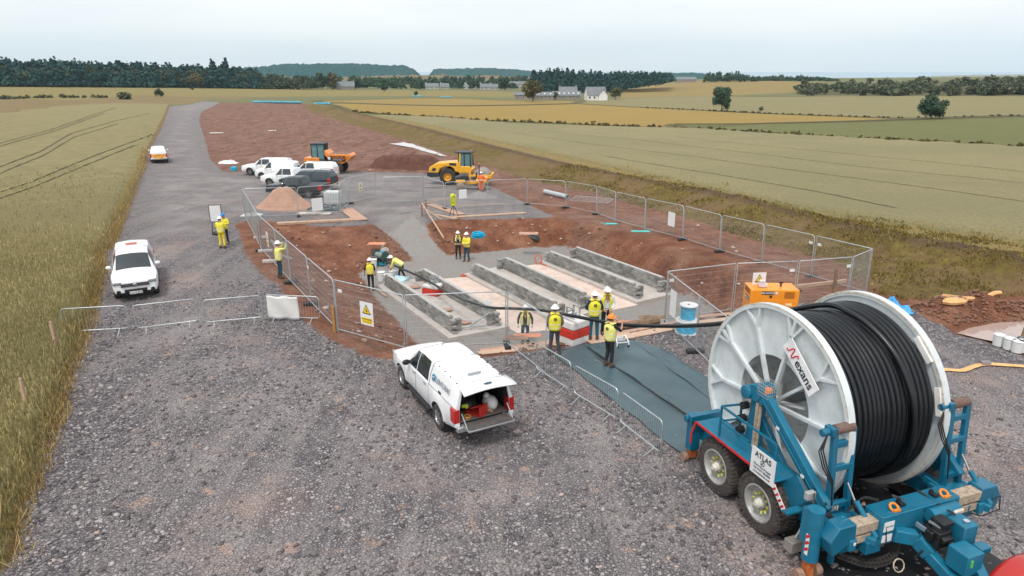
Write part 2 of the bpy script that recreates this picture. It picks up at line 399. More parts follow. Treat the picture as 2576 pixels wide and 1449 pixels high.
# the nearer, more important surfaces win
cls = np.zeros(nx * ny, int)
for k, q in enumerate(['mead', 'rough', 'bush', 'gslope', 'tan', 'gold2', 'gold', 'green']): cls[SF[q] > 0] = k + 10
cls[(S['dWR'] > 0)] = 3; cls[S['dBu'] > 0] = 4; cls[S['dWL'] > 0] = 2; cls[S['dG'] > 0] = 1
cls[(S['dT'] > 0)] = 5; cls[(S['dB'] > 0) | (S['dR'] > 0)] = 6
P_SITE = np.vstack([gpoly([(470, 264), (520, 256), (560, 257), (640, 259), (775, 261), (850, 280), (1100, 345), (1500, 440), (2000, 560), (2600, 700), (3400, 800)]), [(60, 10), (60, -60), (-30, -60)], gpoly([(24, 1449), (123, 1127), (168, 952), (244, 758), (262, 640), (312, 537), (366, 429), (405, 321)])])
dSite = sdf(gx, gy, P_SITE); site = (dSite > 0) | (S['dBu'] > 0)
cls[(cls == 0) & ~site] = 9
qc = cls[quads[:, 0]]

# ---- one procedural ground material shared by the pieces; the masks are signed distances to surveyed outlines
def ground_material():
    t = NT('ground_surfaces'); o = t.obj(); geo = t.node('ShaderNodeNewGeometry')
    n_big = t.noise(.12, 4, .6, o); n_mid = t.noise(.9, 5, .6, o); n_fine = t.noise(14, 5, .7, o); n_edge = t.noise(2.2, 5, .65, o)
    ed = t.math('MULTIPLY', t.math('SUBTRACT', n_edge, .5), 1.6)
    def mask(a, amp=.5, w=.08):
        return t.step(t.math('ADD', t.attr(a), t.math('MULTIPLY', ed, amp)), w)
    # soil
    soil = t.ramp(n_mid, [(.25, (.105, .038, .021)), (.5, (.20, .082, .045)), (.75, (.31, .15, .092))])
    soil = t.mix(t.step(n_big, .1, .55), soil, t.ramp(n_mid, [(.3, (.15, .075, .05)), (.7, (.28, .16, .115))]))
    sv = t.node('ShaderNodeTexVoronoi', {'Vector': o, 'Scale': 4.5, 'Randomness': 1.0}); clod = t.math('SUBTRACT', .6, sv.outputs[0])
    stone_m = t.math('MULTIPLY', t.step(t.math('ADD', sv.outputs['Color'], 0), .02, .86), t.step(clod, .05, .42))
    soil = t.mix(stone_m, soil, (.34, .24, .19))
    fm = t.ramp(n_fine, [(.3, .60), (.7, 1.35)]); soil = t.mix(1, soil, fm, 'MULTIPLY')
    str_ = t.noise(1.0, 6, .7, t.node('ShaderNodeMapping', {'Vector': o, 'Scale': (.9, .22, 1), 'Rotation': (0, 0, R(24))}).outputs[0])
    far_soil = t.mix(t.step(str_, .18, .52), (.125, .062, .043), (.27, .155, .115))
    soil = t.mix(t.math('MULTIPLY', t.step(t.attr('ydist'), 12, 62), .75), soil, far_soil)
    # gravel (crushed slate)
    wv = t.node('ShaderNodeTexNoise', {'Vector': o, 'Scale': 5.0, 'Detail': 3.0}); ov = t.node('ShaderNodeVectorMath', {0: o, 1: t.node('ShaderNodeVectorMath', {0: wv.outputs[1], 1: (.16, .16, .16)}, operation='MULTIPLY').outputs[0]}, operation='ADD').outputs[0]
    v1 = t.node('ShaderNodeTexVoronoi', {'Vector': ov, 'Scale': 12.0, 'Randomness': 1.0}); v1e = t.node('ShaderNodeTexVoronoi', {'Vector': ov, 'Scale': 12.0, 'Randomness': 1.0}, feature='DISTANCE_TO_EDGE')
    v2 = t.node('ShaderNodeTexVoronoi', {'Vector': o, 'Scale': 26.0, 'Randomness': 1.0})
    bw = t.node('ShaderNodeSeparateColor', {0: v1.outputs['Color']}).outputs[0]; bw2 = t.node('ShaderNodeSeparateColor', {0: v2.outputs['Color']}).outputs[1]
    g1 = t.ramp(bw, [(0, (.095, .084, .090)), (.5, (.205, .185, .193)), (.88, (.34, .31, .312)), (1, (.46, .41, .40))])
    g2 = t.ramp(bw2, [(0, (.12, .108, .108)), (.6, (.235, .21, .207)), (1, (.36, .32, .31))])
    pack = t.math('MULTIPLY', t.step(t.noise(.35, 4, .6, o), .13, .5), t.step(t.attr('dG'), 1.3, 1.8))
    g1 = t.mix(t.math('ADD', .35, t.math('MULTIPLY', t.step(v1e.outputs[0], .06, .05), .65)), (.032, .027, .028), g1)
    grav = t.mix(pack, g1, g2)
    trk = t.step(t.noise(1.0, 4, .6, t.node('ShaderNodeMapping', {'Vector': o, 'Scale': (1.15, .035, 1), 'Rotation': (0, 0, R(25))}).outputs[0]), .07, .53)
    grav = t.mix(t.math('MULTIPLY', trk, .65), grav, t.mix(bw2, (.215, .19, .187), (.335, .297, .288)))
    tanp = t.step(t.noise(1.5, 3, .5, o), .035, .66)
    tanp2 = t.step(t.noise(.28, 5, .6, o), .08, .60)
    grav = t.mix(t.math('MULTIPLY', t.math('MAXIMUM', t.math('MULTIPLY', tanp, .75), t.math('MULTIPLY', tanp2, .34)), t.step(t.attr('dG'), .8, 1.6)), grav, (.40, .28, .225))
    fargr = t.ramp(n_mid, [(.3, (.22, .20, .195)), (.7, (.32, .29, .275))])
    grav = t.mix(t.math('MULTIPLY', t.step(t.attr('ydist'), 18, 48), .75), grav, fargr)
    # pit floor: finer, paler stone
    pitf = t.mix(t.math('MULTIPLY', t.math('SUBTRACT', n_fine, .3), 1.5, clamp=True), (.25, .235, .22), (.36, .34, .32))
    pitf = t.mix(t.step(n_mid, .12, .60), pitf, (.30, .24, .215))
    # crops
    wn_ = t.noise(3.5, 6, .7, o); wb = t.noise(.045, 4, .6, o)
    wheat = t.ramp(wn_, [(.25, (.115, .090, .030)), (.5, (.185, .148, .055)), (.75, (.27, .22, .092))])
    wheatR = t.ramp(wn_, [(.25, (.165, .145, .068)), (.5, (.245, .21, .105)), (.75, (.33, .28, .15))])
    wheatR = t.mix(t.math('MULTIPLY', t.step(wb, .1, .5), .5), wheatR, (.19, .18, .088))
    wheat = t.mix(t.math('MULTIPLY', t.step(wb, .1, .5), .45), wheat, (.14, .128, .060))
    farw = t.ramp(t.noise(.6, 5, .6, o), [(.3, (.20, .17, .078)), (.7, (.27, .23, .11))])
    wheatL = t.mix(t.step(t.attr('ydist'), 22, 48), wheat, farw)
    # grass bund
    gn = t.noise(1.6, 6, .7, o); gb = t.noise(.25, 4, .6, o)
    gras = t.ramp(gn, [(.25, (.065, .038, .018)), (.45, (.125, .082, .024)), (.6, (.165, .122, .028)), (.8, (.25, .175, .065))])
    gras = t.mix(t.math('MULTIPLY', t.step(gb, .06, .52), .55), gras, (.20, .125, .07))
    gras = t.mix(t.step(t.noise(.8, 5, .65, o), .05, .66), gras, (.12, .075, .05))
    gras = t.mix(t.math('MULTIPLY', t.step(t.attr('crest'), .35, .75), t.step(gn, .15, .42)), gras, (.085, .052, .036))
    gras = t.mix(t.math('MULTIPLY', t.step(t.math('ADD', t.attr('dWR'), t.math('MULTIPLY', ed, 1.5)), .8, -3.0), .85), gras, t.ramp(gn, [(.3, (.17, .125, .045)), (.55, (.27, .20, .075)), (.8, (.37, .29, .13))]))
    # far surfaces
    fn = t.noise(.05, 6, .65, o); fn2 = t.noise(.35, 6, .7, o)
    def two(a, b): return t.mix(t.math('ADD', t.math('MULTIPLY', fn, .5), t.math('MULTIPLY', fn2, .5)), a, b)
    far0 = two((.085, .105, .045), (.20, .18, .075))
    cur = far0
    for nm, a, b in (('mead', (.16, .135, .045), (.27, .21, .075)), ('rough', (.13, .09, .04), (.27, .20, .09)), ('bush', (.055, .058, .026), (.13, .105, .045)),
                     ('gslope', (.19, .14, .05), (.29, .205, .07)), ('tan', (.18, .155, .07), (.25, .215, .10)), ('gold2', (.22, .155, .048), (.30, .21, .065)),
                     ('gold', (.24, .16, .042), (.33, .225, .060)), ('green', (.095, .105, .035), (.17, .17, .055))):
        cur = t.mix(t.step(t.math('ADD', t.attr(nm), t.math('MULTIPLY', ed, 1.0)), .8), cur, two(a, b))
    verge = t.ramp(gn, [(.3, (.06, .055, .02)), (.7, (.16, .13, .045))])
    bandd = t.math('MINIMUM', t.math('ABSOLUTE', t.attr('gold')), t.math('MINIMUM', t.math('ABSOLUTE', t.attr('green')), t.math('ABSOLUTE', t.attr('gold2'))))
    cur = t.mix(t.math('SUBTRACT', 1, t.step(t.math('ADD', bandd, t.math('MULTIPLY', ed, 2.0)), 1.0, 2.6)), cur, verge)
    cur = t.mix(mask('isite', 1.5, .4), cur, soil)
    cur = t.mix(mask('dWR', 1.2, .5), cur, wheatR)
    cur = t.mix(mask('dBu', 1.6, .5), cur, gras)
    strip = t.math('MULTIPLY', t.math('SUBTRACT', 1, mask('dWLo', .5, .3)), 0)
    cur = t.mix(mask('dWLo', .7, .2), cur, t.ramp(gn, [(.3, (.15, .085, .05)), (.55, (.19, .13, .055)), (.75, (.24, .20, .07))]))
    cur = t.mix(mask('dWL', .25, .08), cur, wheatL)
    gm = mask('dG', .55, .12); cur = t.mix(gm, cur, grav)
    pm = mask('dT', .5, .2); cur = t.mix(pm, cur, soil)
    fm_ = mask('dF', .45, .12); cur = t.mix(fm_, cur, pitf)
    wet = mask('dP', .4, .2)
    cur = t.mix(wet, cur, (.22, .115, .075))
    t.col(cur); t.put(t.b.inputs['Roughness'], .92); t.b.inputs['Specular IOR Level'].default_value = .25
    notg = t.math('MULTIPLY', gm, t.math('SUBTRACT', 1, pm))
    hg = t.math('MULTIPLY', t.math('MULTIPLY', t.step(v1e.outputs[0], .09, .09), t.math('ADD', t.math('MULTIPLY', bw, .6), .4)), .055)
    hg = t.math('ADD', t.math('MULTIPLY', hg, t.math('SUBTRACT', 1, t.math('MULTIPLY', pack, .6))), t.math('MULTIPLY', v2.outputs[0], .018))
    hs_ = t.math('ADD', t.math('MULTIPLY', n_fine, .03), t.math('ADD', t.math('MULTIPLY', t.noise(4.5, 6, .7, o), .16), t.math('MULTIPLY', clod, .05)))
    h = t.node('ShaderNodeMix', {0: notg, 2: hs_, 3: hg}, data_type='FLOAT').outputs[0]
    bm = t.node('ShaderNodeBump', {'Strength': 1.0, 'Distance': 1.0, 'Height': h}); t.put(t.b.inputs['Normal'], bm.outputs[0])
    return t.m
GM = ground_material()
_dWLo = sdf(gx, gy, P_WL) + .7
crest = np.exp(-(linedist(gx, gy, P_BCREST) / 1.3) ** 2)
VA = {'dG': S['dG'], 'dT': S['dT'], 'dF': np.maximum(S['dB'], S['dR']), 'dWL': S['dWL'], 'dWLo': _dWLo, 'dWR': S['dWR'], 'dBu': S['dBu'], 'dP': S['dP'], 'ydist': gy, 'crest': crest,
      'isite': dSite, **SF}
for k in VA: VA[k] = np.clip(VA[k], -200, 6000)
NAMES = {0: 'bare_soil', 1: 'gravel_track', 2: 'wheat_field', 3: 'wheat_field', 4: 'grass_verge', 5: 'pit_slope', 6: 'pit_floor', 9: 'farmland',
         10: 'meadow', 11: 'rough_grass', 12: 'hillside', 13: 'stubble_field', 14: 'barley_field', 15: 'crop_field', 16: 'crop_field', 17: 'pasture'}
for c in np.unique(qc):
    q = quads[qc == c]; uq, inv = np.unique(q, return_inverse=True)
    o = npmesh(NAMES[int(c)], np.stack([gx[uq], gy[uq], gz[uq]], 1), inv.reshape(-1, 4), GM, 4,
               {k: ('FLOAT', 'POINT', v[uq]) for k, v in VA.items()}, smooth=True)
    tag(o, kind='structure')
# sea and haze-side water
sea_m = M('sea_water', (.22, .30, .36), .35, var=.05, scale=.002)
MB().add([(-60000, 1800, -36), (60000, 1800, -36), (60000, 55000, -36), (-60000, 55000, -36)], [(0, 1, 2, 3)]).build('sea', sea_m)['kind'] = 'structure'
# ------------------------------------------------------------------ common materials
mGALV = M('galvanised_steel', (.50, .53, .54), .4, .7, .12, 6)
mCONC = M('pale_concrete', (.46, .43, .395), .9, 0, .12, 1.5, .4, 60, dirt=.5, dcol=(.42, .29, .23))
mBLOCK = M('concrete_block', (.255, .25, .235), .95, 0, .28, 2.2, .5, 50)
def _isl(m_, lo, hi):
    nt_ = m_.node_tree; b = nt_.nodes['Principled BSDF']; src = b.inputs['Base Color'].links[0].from_socket; g_ = nt_.nodes.new('ShaderNodeNewGeometry'); r_ = nt_.nodes.new('ShaderNodeMapRange'); r_.inputs[3].default_value = lo; r_.inputs[4].default_value = hi
    x_ = nt_.nodes.new('ShaderNodeMix'); x_.data_type = 'RGBA'; x_.blend_type = 'MULTIPLY'; x_.inputs[0].default_value = 1
    nt_.links.new(g_.outputs['Random Per Island'], r_.inputs[0]); nt_.links.new(src, x_.inputs[6]); nt_.links.new(r_.outputs[0], x_.inputs[7]); nt_.links.new(x_.outputs[2], b.inputs['Base Color'])
_isl(mBLOCK, .72, 1.38)
mWOOD = M('sawn_timber', (.47, .32, .22), .85, 0, .2, 3, .3, 30, dirt=.5, dcol=(.28, .16, .11))
mPLY = M('muddy_plywood', (.46, .285, .205), .85, 0, .18, 2, .2, 30, dirt=.6, dcol=(.24, .13, .09))
mOLDWOOD = M('old_timber', (.20, .13, .08), .9, 0, .3, 5, .3, 30)
mRUB = M('black_rubber', (.022, .022, .024), .75, 0, .2, 4, dirt=.3, dcol=(.12, .09, .075))
mBLACK = M('black_plastic', (.012, .012, .014), .5)
mWHITE = M('white_sheet', (.72, .73, .73), .5, 0, .05, 3, dirt=.25, dcol=(.5, .45, .4))
mYEL = M('warning_yellow', (.80, .55, .02), .5)
mREDP = M('red_paint', (.55, .035, .02), .55, 0, .12, 4)
mINK = M('black_ink', (.01, .01, .01), .6)
mCYAN = M('blue_rope', (.0, .30, .50), .5, 0, .25, 8)
mORTARP = M('orange_tarp', (.55, .22, .12), .6, 0, .2, 4)
mPOLY = M('dark_sheeting', (.035, .055, .062), .35, 0, .3, 3, .6, 8)
mROCK = M('pale_rock', (.36, .26, .21), .95, 0, .25, 3, .5, 20)
Z3 = Vector((0, 0, 1))
def yaw(a, b): return math.atan2(b[1] - a[1], b[0] - a[0])

# ------------------------------------------------------------------ jointing bay: slabs and block walls
def seg(u, v, z): p = at(u, v, z); return np.array([p.x, p.y])
WALLS = [((-2.61, 28.39), (-6.82, 35.42)), ((-.70, 29.40), (-5.02, 36.50)), ((2.17, 30.40), (-2.20, 37.55)), ((3.72, 31.75), (-.55, 38.95)), ((6.42, 33.30), (2.18, 40.35)), ((8.12, 34.35), (3.92, 41.30))]
SLABZ = FLOOR + .16
def block_wall(a, b, label, inner):
    a = np.array(a); b = np.array(b); L_ = np.linalg.norm(b - a); d = (b - a) / L_; an = math.atan2(d[1], d[0])
    root = thing('block_wall', label, 'block wall', (a[0], a[1], SLABZ), an, 'concrete block walls in the pit')
    rr = random.Random(int(L_ * 1000 + a[0] * 77)); m = MB()
    bl, bh, th = .45, .118, .22
    for c in range(6):
        x = -.02 + (0 if c % 2 else -.22) + (.12 * max(0, c - 3)); end = L_ - (.10 * max(0, c - 3)) + (0 if c % 2 else .22)
        while x < end - .1:
            l = min(bl, end - x)
            m.box(x + l / 2, rr.uniform(-.008, .008), c * bh + bh / 2, l - .028, th + rr.uniform(-.012, .012), bh - .026); x += bl
        # short toothed returns at both ends
    for x in (.10, L_ - .12):
        for c in range(5):
            yy = .22 if c % 2 else .30
            m.box(x, inner * (yy), c * bh + bh / 2, .21, .40 if c % 2 else .24, bh - .014)
    m.build('blockwork', mBLOCK, root); MB().box(L_ / 2, 0, .34, L_ - .5, th - .045, .66).build('joint_mortar', M('joint_mortar', (.12, .115, .105), .95), root)
    cap = MB(); x = .3
    while x < L_ - .5: cap.box(x + .22, 0, 6 * bh + .012, .43, th - .02, .02); x += .45
    cap.build('mortar_top', M('mortar', (.42, .41, .385), .95, 0, .15, 4), root)
_wl = ['nearest outer block wall, left side of the first trench', 'block wall on the right side of the trench holding the smaller red block', 'block wall on the left side of the middle empty trench',
       'block wall on the right side of the middle empty trench', 'block wall on the left side of the farthest trench', 'farthest block wall, running below the red soil slope']
for i, (a, b) in enumerate(WALLS): block_wall(a, b, _wl[i], -1 if i % 2 == 0 else 1)
def strip(a0, a1, b0, b1, z0, z1, e0=.5, e1=.4):
    a0, a1, b0, b1 = map(np.array, (a0, a1, b0, b1)); d = (a1 - a0) / np.linalg.norm(a1 - a0)
    P = [a0 - d * e0, b0 - d * e0, b1 + d * e1, a1 + d * e1]
    return MB().add([(p[0], p[1], z) for z in (z0, z1) for p in P], [(3, 2, 1, 0), (4, 5, 6, 7), (0, 1, 5, 4), (1, 2, 6, 5), (2, 3, 7, 6), (3, 0, 4, 7)])
_n = np.array([math.cos(R(31)), math.sin(R(31))])
for i, nm in ((0, 'first'), (2, 'middle'), (4, 'farthest')):
    A, B = WALLS[i], WALLS[i + 1]
    o = strip(A[0] - _n * .45, A[1] - _n * .42, B[0] + _n * .40, B[1] + _n * .38, FLOOR - .1, SLABZ).build('foundation_slab', mCONC, bevel=.01)
    tag(o, f'raised pale concrete slab under the {nm} pair of block walls', 'concrete slab', 'concrete slabs in the pit')
mSAND = M('wet_pink_screed', (.62, .50, .43), .7, 0, .10, .7, .2, 20, dirt=.55, dcol=(.46, .29, .21))
for i, nm in ((1, 'pinkish screed floor between the first and middle trench'), (3, 'pinkish screed floor between the middle and farthest trench')):
    A, B = WALLS[i], WALLS[i + 1]
    o = strip(A[0] + _n * .42, A[1] + _n * .40, B[0] - _n * .44, B[1] - _n * .42, FLOOR - .1, FLOOR + .03, 1.1 if i == 1 else .6, .2).build('screed_floor', mSAND)
    tag(o, kind='structure')
# sandbags and small things on the first slab
mBAG = M('sandbag_cloth', (.42, .27, .20), .95, 0, .2, 5, .5, 30)
for (u, v, a, l) in ((1008, 712, .6, 'sandbag on the first slab behind the smaller red block'), (1040, 732, .1, 'sandbag lying left of the smaller red block'), (1120, 790, .3, 'sandbag lying on the slab in front of the smaller red block'), (1166, 822, .2, 'pinkish sandbag near the open end of the first trench')):
    p = at(u, v - 6, SLABZ)
    m = MB(); m.ball((0, 0, .09), (.33, .17, .10), 12, 7); m.ball((.28, 0, .09), (.10, .12, .08), 8, 5)
    tag(m.build('sandbag', mBAG, loc=p, rz=a, smooth=True), l, 'sandbag', 'sandbags in the pit')

# red and white concrete blocks carrying cable rollers
def roller_block(u, v, z, w, h, rz, label, red_low):
    p = at(u, v, z); root = thing('concrete_block', label, 'concrete block', p, rz, 'painted concrete blocks')
    m = MB(); m.box(0, 0, h * .82, w * .97, w * .97, h * .36); m.build('white_top', M('white_block_paint', (.70, .68, .66), .8, 0, .08, 3, .4, 20, dirt=.4, dcol=(.5, .38, .33)), root, bevel=.06)
    m = MB(); m.box(0, 0, h * (.46 if not red_low else .32), w, w, h * (.34 if not red_low else .62)); m.build('red_band', mREDP, root, bevel=.012)
    if not red_low:
        m = MB(); m.box(0, 0, h * .15, w * .98, w * .98, h * .30); m.build('white_base', MATS['white_block_paint'], root, bevel=.02)
    r = thing('cable_roller', label.split(' with')[0] + ' carries this grey steel roller frame', 'cable roller', p + Vector((0, 0, h)), rz, 'cable rollers')
    r['label'] = 'steel cable roller on top of the ' + ('smaller red block in the pit' if red_low else 'larger red and white block at the pit edge')
    m = MB(); 
    for x in (-.17, .17):
        m.box(x, 0, .03, .05, .46, .04)
        for y in (-.14, .14): m.bar((x, y, .03), (x, y * 1.1, .40), .045)
        m.bar((x, -.15, .38), (x, .15, .38), .04)
    m.build('roller_frame', mGALV, r)
    m = MB(); m.cyl((-.16, 0, .12), (.16, 0, .12), .05, n=12); m.cyl((-.15, -.13, .22), (-.15, -.13, .40), .03); m.cyl((-.16, .13, .22), (.16, .13, .22), .03); m.build('roller', mGALV, r, smooth=True)
    return p
B1 = roller_block(1093, 738, SLABZ, .92, .55, R(62), 'smaller red concrete block with white top inside the first trench', True)
B2 = roller_block(1440, 855, 0, .98, .88, R(40), 'larger concrete block painted white with a red band at the pit edge', False)
# trestle with tubes at the trench mouth
p = at(1195, 828, SLABZ)
m = MB(); m.tube([(-.7, 0, 0), (-.7, 0, .45), (-.62, 0, .5), (-.5, .1, .42), (.4, .1, .36)], .025); m.bar((-.3, 0, .1), (.7, .3, .65), .05); m.bar((-.6, -.05, .12), (.6, -.05, .16), .04)
tag(m.build('steel_trestle', mGALV, loc=p, rz=R(8)), 'bent steel tube trestle lying at the mouth of the first trench', 'steel frame')

# ------------------------------------------------------------------ fences
def fence_panel(w=3.4, h=1.9, rnd=True):
    root = bpy.data.objects.new('mesh_fence', None); COL.objects.link(root)
    m = MB(); r = .021; z0 = .14; c = .16 if rnd else .01
    pts = [(-w / 2, 0, 0), (-w / 2, 0, h + z0 - c)]
    if rnd: pts += [(-w / 2 + c * .3, 0, h + z0 - c * .3), (-w / 2 + c, 0, h + z0)]
    else: pts += [(-w / 2, 0, h + z0 - .001)]
    pts += [(-x, y, z) for x, y, z in pts[::-1]]
    m.tube(pts, r, 6); m.bar((-w / 2, 0, z0), (w / 2, 0, z0), .032)
    m.build('frame', mGALV, root, smooth=True)
    m = MB(); n = int(w / .05); rr = .0021
    for i in range(1, n):
        x = -w / 2 + w * i / n; m.cyl((x, 0, z0), (x, 0, h + z0 - .02), rr, n=3, cap=False)
    for j in range(1, 8): m.cyl((-w / 2, 0, z0 + h * j / 8), (w / 2, 0, z0 + h * j / 8), rr * 1.2, n=3, cap=False)
    m.build('wire_mesh', mGALV, root)
    return root
PN = {True: fence_panel(rnd=True), False: fence_panel(rnd=False)}; _used = {True: False, False: False}
_foot = MB().box(0, 0, .065, .62, .22, .13).build('ballast_block', mRUB, bevel=.02); _fu = [False]
def put_foot(p, rz, label):
    o = _foot if not _fu[0] else dup(_foot); _fu[0] = True
    o.location = p; o.rotation_euler = (0, 0, rz); tag(o, label, 'fence foot', 'rubber and concrete feet under the mesh fence')
def panel(A, B, label, rnd=True, foot=None, sc=1.0):
    A = Vector(A); B = Vector(B); L_ = (B.xy - A.xy).length
    o = PN[rnd] if not _used[rnd] else dup(PN[rnd]); _used[rnd] = True
    an = yaw(A, B); mid = (A + B) / 2
    o.location = mid; o.scale = ((L_ - .09) / 3.4, 1, sc); o.rotation_euler = (0, -math.atan2(B.z - A.z, L_), an)
    tag(o, label, 'fence panel', 'mesh fence panels round the pit')
    if foot: put_foot(B, an + R(90), foot)
    return o
N = {k: gp(*q) for k, q in dict(n0=(617, 550), n1=(751, 545), n2=(857, 535), n3=(879, 513), n4=(947, 497), l1=(638, 590), m1=(658, 632), m2=(701, 679), m3=(732, 713), m4=(783, 767), m5=(849, 836),
     m6=(1022, 884), m7=(1276, 872), m8=(1374, 949), R0=(1670, 811), R1=(1749, 887), R2=(1850, 985), Q1=(1841, 786), Q2=(1994, 779), Q3=(2128, 766), C=(2178, 741),
     e1=(2040, 700), e2=(1916, 664), e3=(1810, 634), e4=(1717, 604), e5=(1622, 579), e6=(1547, 558), e7=(1501, 540), e8=(1423, 523), e9=(1326, 515), f1=(1226, 520), f2=(1119, 527), f3=(1066, 508), f4=(964, 511)).items()}
for a, b, l, rn, ft in [
    ('n0', 'n1', 'mesh fence panel standing in front of the sand heap', True, 'fence foot between the sand heap and the long timber'),
    ('n1', 'n2', 'mesh fence panel in front of the caged water tank with a blank white board', True, None),
    ('n2', 'n3', 'mesh fence panel turned back at the left side of the ramp entrance', True, 'fence foot behind the plywood at the ramp entrance'),
    ('n3', 'n4', 'open gate panel carrying a yellow warning sign at the top of the ramp', True, None),
    ('n0', 'l1', 'mesh fence panel left of the sand heap, seen almost edge on', True, None),
    ('l1', 'm1', 'mesh fence panel behind the brown timber post left of the pit', True, 'fence foot beside the brown timber post left of the pit'),
    ('m1', 'm2', 'mesh fence panel with a small warning sign left of the pit', True, None),
    ('m2', 'm3', 'short mesh fence panel right behind the person with raised arms', True, 'pale fence foot by the boots of the person with raised arms'),
    ('m3', 'm4', 'mesh fence panel next nearer than the person with raised arms', True, 'pale fence foot behind the white sheeted barrier'),
    ('m4', 'm5', 'mesh fence panel behind the right end of the white sheeted barrier', True, None),
    ('m5', 'm6', 'mesh fence panel with the large warning sign at the near left of the pit', False, None),
    ('m6', 'm7', 'mesh fence panel behind the open pickup, in front of the first block trench', False, 'fence foot on the boards behind the open pickup'),
    ('m7', 'm8', 'mesh fence panel running from the boards to the left end of the crowd barriers', False, None),
    ('R0', 'R1', 'mesh fence panel with a blank white board left of the blue rope drums', False, 'fence foot on gravel between the rope drums and the big reel'),
    ('R1', 'R2', 'mesh fence panel running in behind the near flange of the big reel', False, None),
    ('R0', 'Q1', 'mesh fence panel behind the blue rope drums', False, None),
    ('Q1', 'Q2', 'mesh fence panel with a warning sign behind the orange generator', False, None),
    ('Q2', 'Q3', 'mesh fence panel right of the orange generator, behind the big reel', False, None),
    ('Q3', 'C', 'short mesh fence panel closing the far right corner of the enclosure', False, None),
    ('C', 'e1', 'mesh fence panel along the bund nearest the far right corner', False, 'fence foot below the bund nearest the far right corner'),
    ('e1', 'e2', 'second mesh fence panel from the far right corner along the bund', True, 'fence foot below the bund, second from the far right corner'),
    ('e2', 'e3', 'third mesh fence panel from the far right corner along the bund', True, 'fence foot below the bund, third from the far right corner'),
    ('e3', 'e4', 'mesh fence panel just right of the blank white board by the bund', True, 'fence foot under the panel with the white board by the bund'),
    ('e4', 'e5', 'mesh fence panel with a blank white board along the bund', True, None),
    ('e5', 'e6', 'mesh fence panel above the scraps of turquoise sheet by the bund', True, None),
    ('e6', 'e7', 'short mesh fence panel next to the panel lying on the ground', True, 'fence foot beside the panel lying on the ground'),
    ('e7', 'e8', 'mesh fence panel between the grey pipe and the panel lying on the ground', True, 'fence foot at the near end of the grey pipe'),
    ('e8', 'e9', 'mesh fence panel in front of the grey pipe', True, 'fence foot at the right end of the grey stone area'),
    ('e9', 'f1', 'mesh fence panel in front of the person in orange', True, None),
    ('f1', 'f2', 'mesh fence panel with a blank white board in front of the small roller', True, 'fence foot behind the yellow and black tripod sign'),
    ('f2', 'f3', 'mesh fence panel angled back at the right side of the ramp entrance', True, None),
    ('f3', 'f4', 'open gate panel across the top of the ramp, in front of the big yellow roller', True, None)]:
    panel(N[a], N[b], l, rn, ft)
# panel lying down
o = dup(PN[True]); pl = on(1489, 503); o.location = pl + Vector((-.2, 0, .12)); o.rotation_euler = (R(-86), 0, R(-28)); o.scale = (.95, 1, .9)
a_, b_ = on(1422, 503), on(1530, 510)
o.location = (a_ + b_) / 2 + Vector((0, -.9, .1)); o.rotation_euler = (R(-87), 0, yaw(a_, b_)); tag(o, 'mesh fence panel lying flat on the red soil beyond the fence', 'fence panel')
# signs on the fences
def sign(A, B, f, z, w, h, label, kind, yawoff=0):
    A = N[A]; B = N[B]; p = A.lerp(B, f); an = yaw(A, B)
    nrm = Vector((math.sin(an), -math.cos(an), 0))
    if nrm.dot(Vector((0, 0, 0)) - Vector((p.x, p.y, 0))) < 0: nrm = -nrm; an += math.pi
    root = thing('warning_sign' if kind == 'w' else 'notice_board' if kind == 'b' else 'fence_label', label, 'sign', p + nrm * .035 + Vector((0, 0, z)), an, {'w': 'warning signs on the fence', 'b': 'blank white boards on the fence', 't': 'small white labels on the fence'}[kind])
    m = MB(); m.box(0, 0, 0, w, .008, h); m.build('board', mWHITE, root)
    if kind == 'w':
        t = w * .33; m = MB(); m.prism([(-t, -t * .8), (t, -t * .8), (0, t * .95)], 0, .004, Matrix.Translation((0, -.005, h * .18)) @ Matrix.Rotation(R(90), 4, 'X')); m.build('triangle_border', mINK, root)
        m = MB(); t *= .78; m.prism([(-t, -t * .76), (t, -t * .76), (0, t * .9)], 0, .003, Matrix.Translation((0, -.0095, h * .175)) @ Matrix.Rotation(R(90), 4, 'X')); m.build('triangle', mYEL, root)
        m = MB(); m.box(0, -.014, h * .15, t * .25, .003, t * .7); m.box(t * .15, -.014, h * .12, t * .4, .003, t * .22); m.build('pictogram', mINK, root)
        m = MB(); m.box(0, -.006, -h * .30, w * .8, .004, h * .24); m.build('yellow_band', mYEL, root)
        text_mesh('WARNING', w * .17, mINK, root, (0, -.010, -h * .25), (R(90), 0, 0), ext=.001)
        text_mesh('DEEP EXCAVATION', w * .07, mINK, root, (0, -.010, -h * .36), (R(90), 0, 0), ext=.001)
sign('m5', 'm6', .48, 1.05, .62, .86, 'large yellow and white warning sign on the near left fence', 'w')
sign('m1', 'm2', .55, 1.15, .52, .74, 'warning sign on the fence beyond the person with raised arms', 'w')
sign('n3', 'n4', .42, 1.15, .45, .66, 'warning sign on the open gate left of the ramp', 'w')
sign('Q1', 'Q2', .38, 1.25, .55, .78, 'warning sign on the fence behind the orange generator', 'w')
sign('n1', 'n2', .45, .75, .8, .9, 'blank white board on the fence beside the caged tank', 'b')
sign('f1', 'f2', .58, 1.1, .62, .68, 'blank white board on the fence in front of the small roller', 'b')
sign('e4', 'e5', .30, 1.1, .62, .85, 'blank white board on the fence below the grassy bund', 'b')
sign('R0', 'R1', .28, 1.05, .55, 1.0, 'tall blank white board on the fence left of the blue rope drums', 'b')
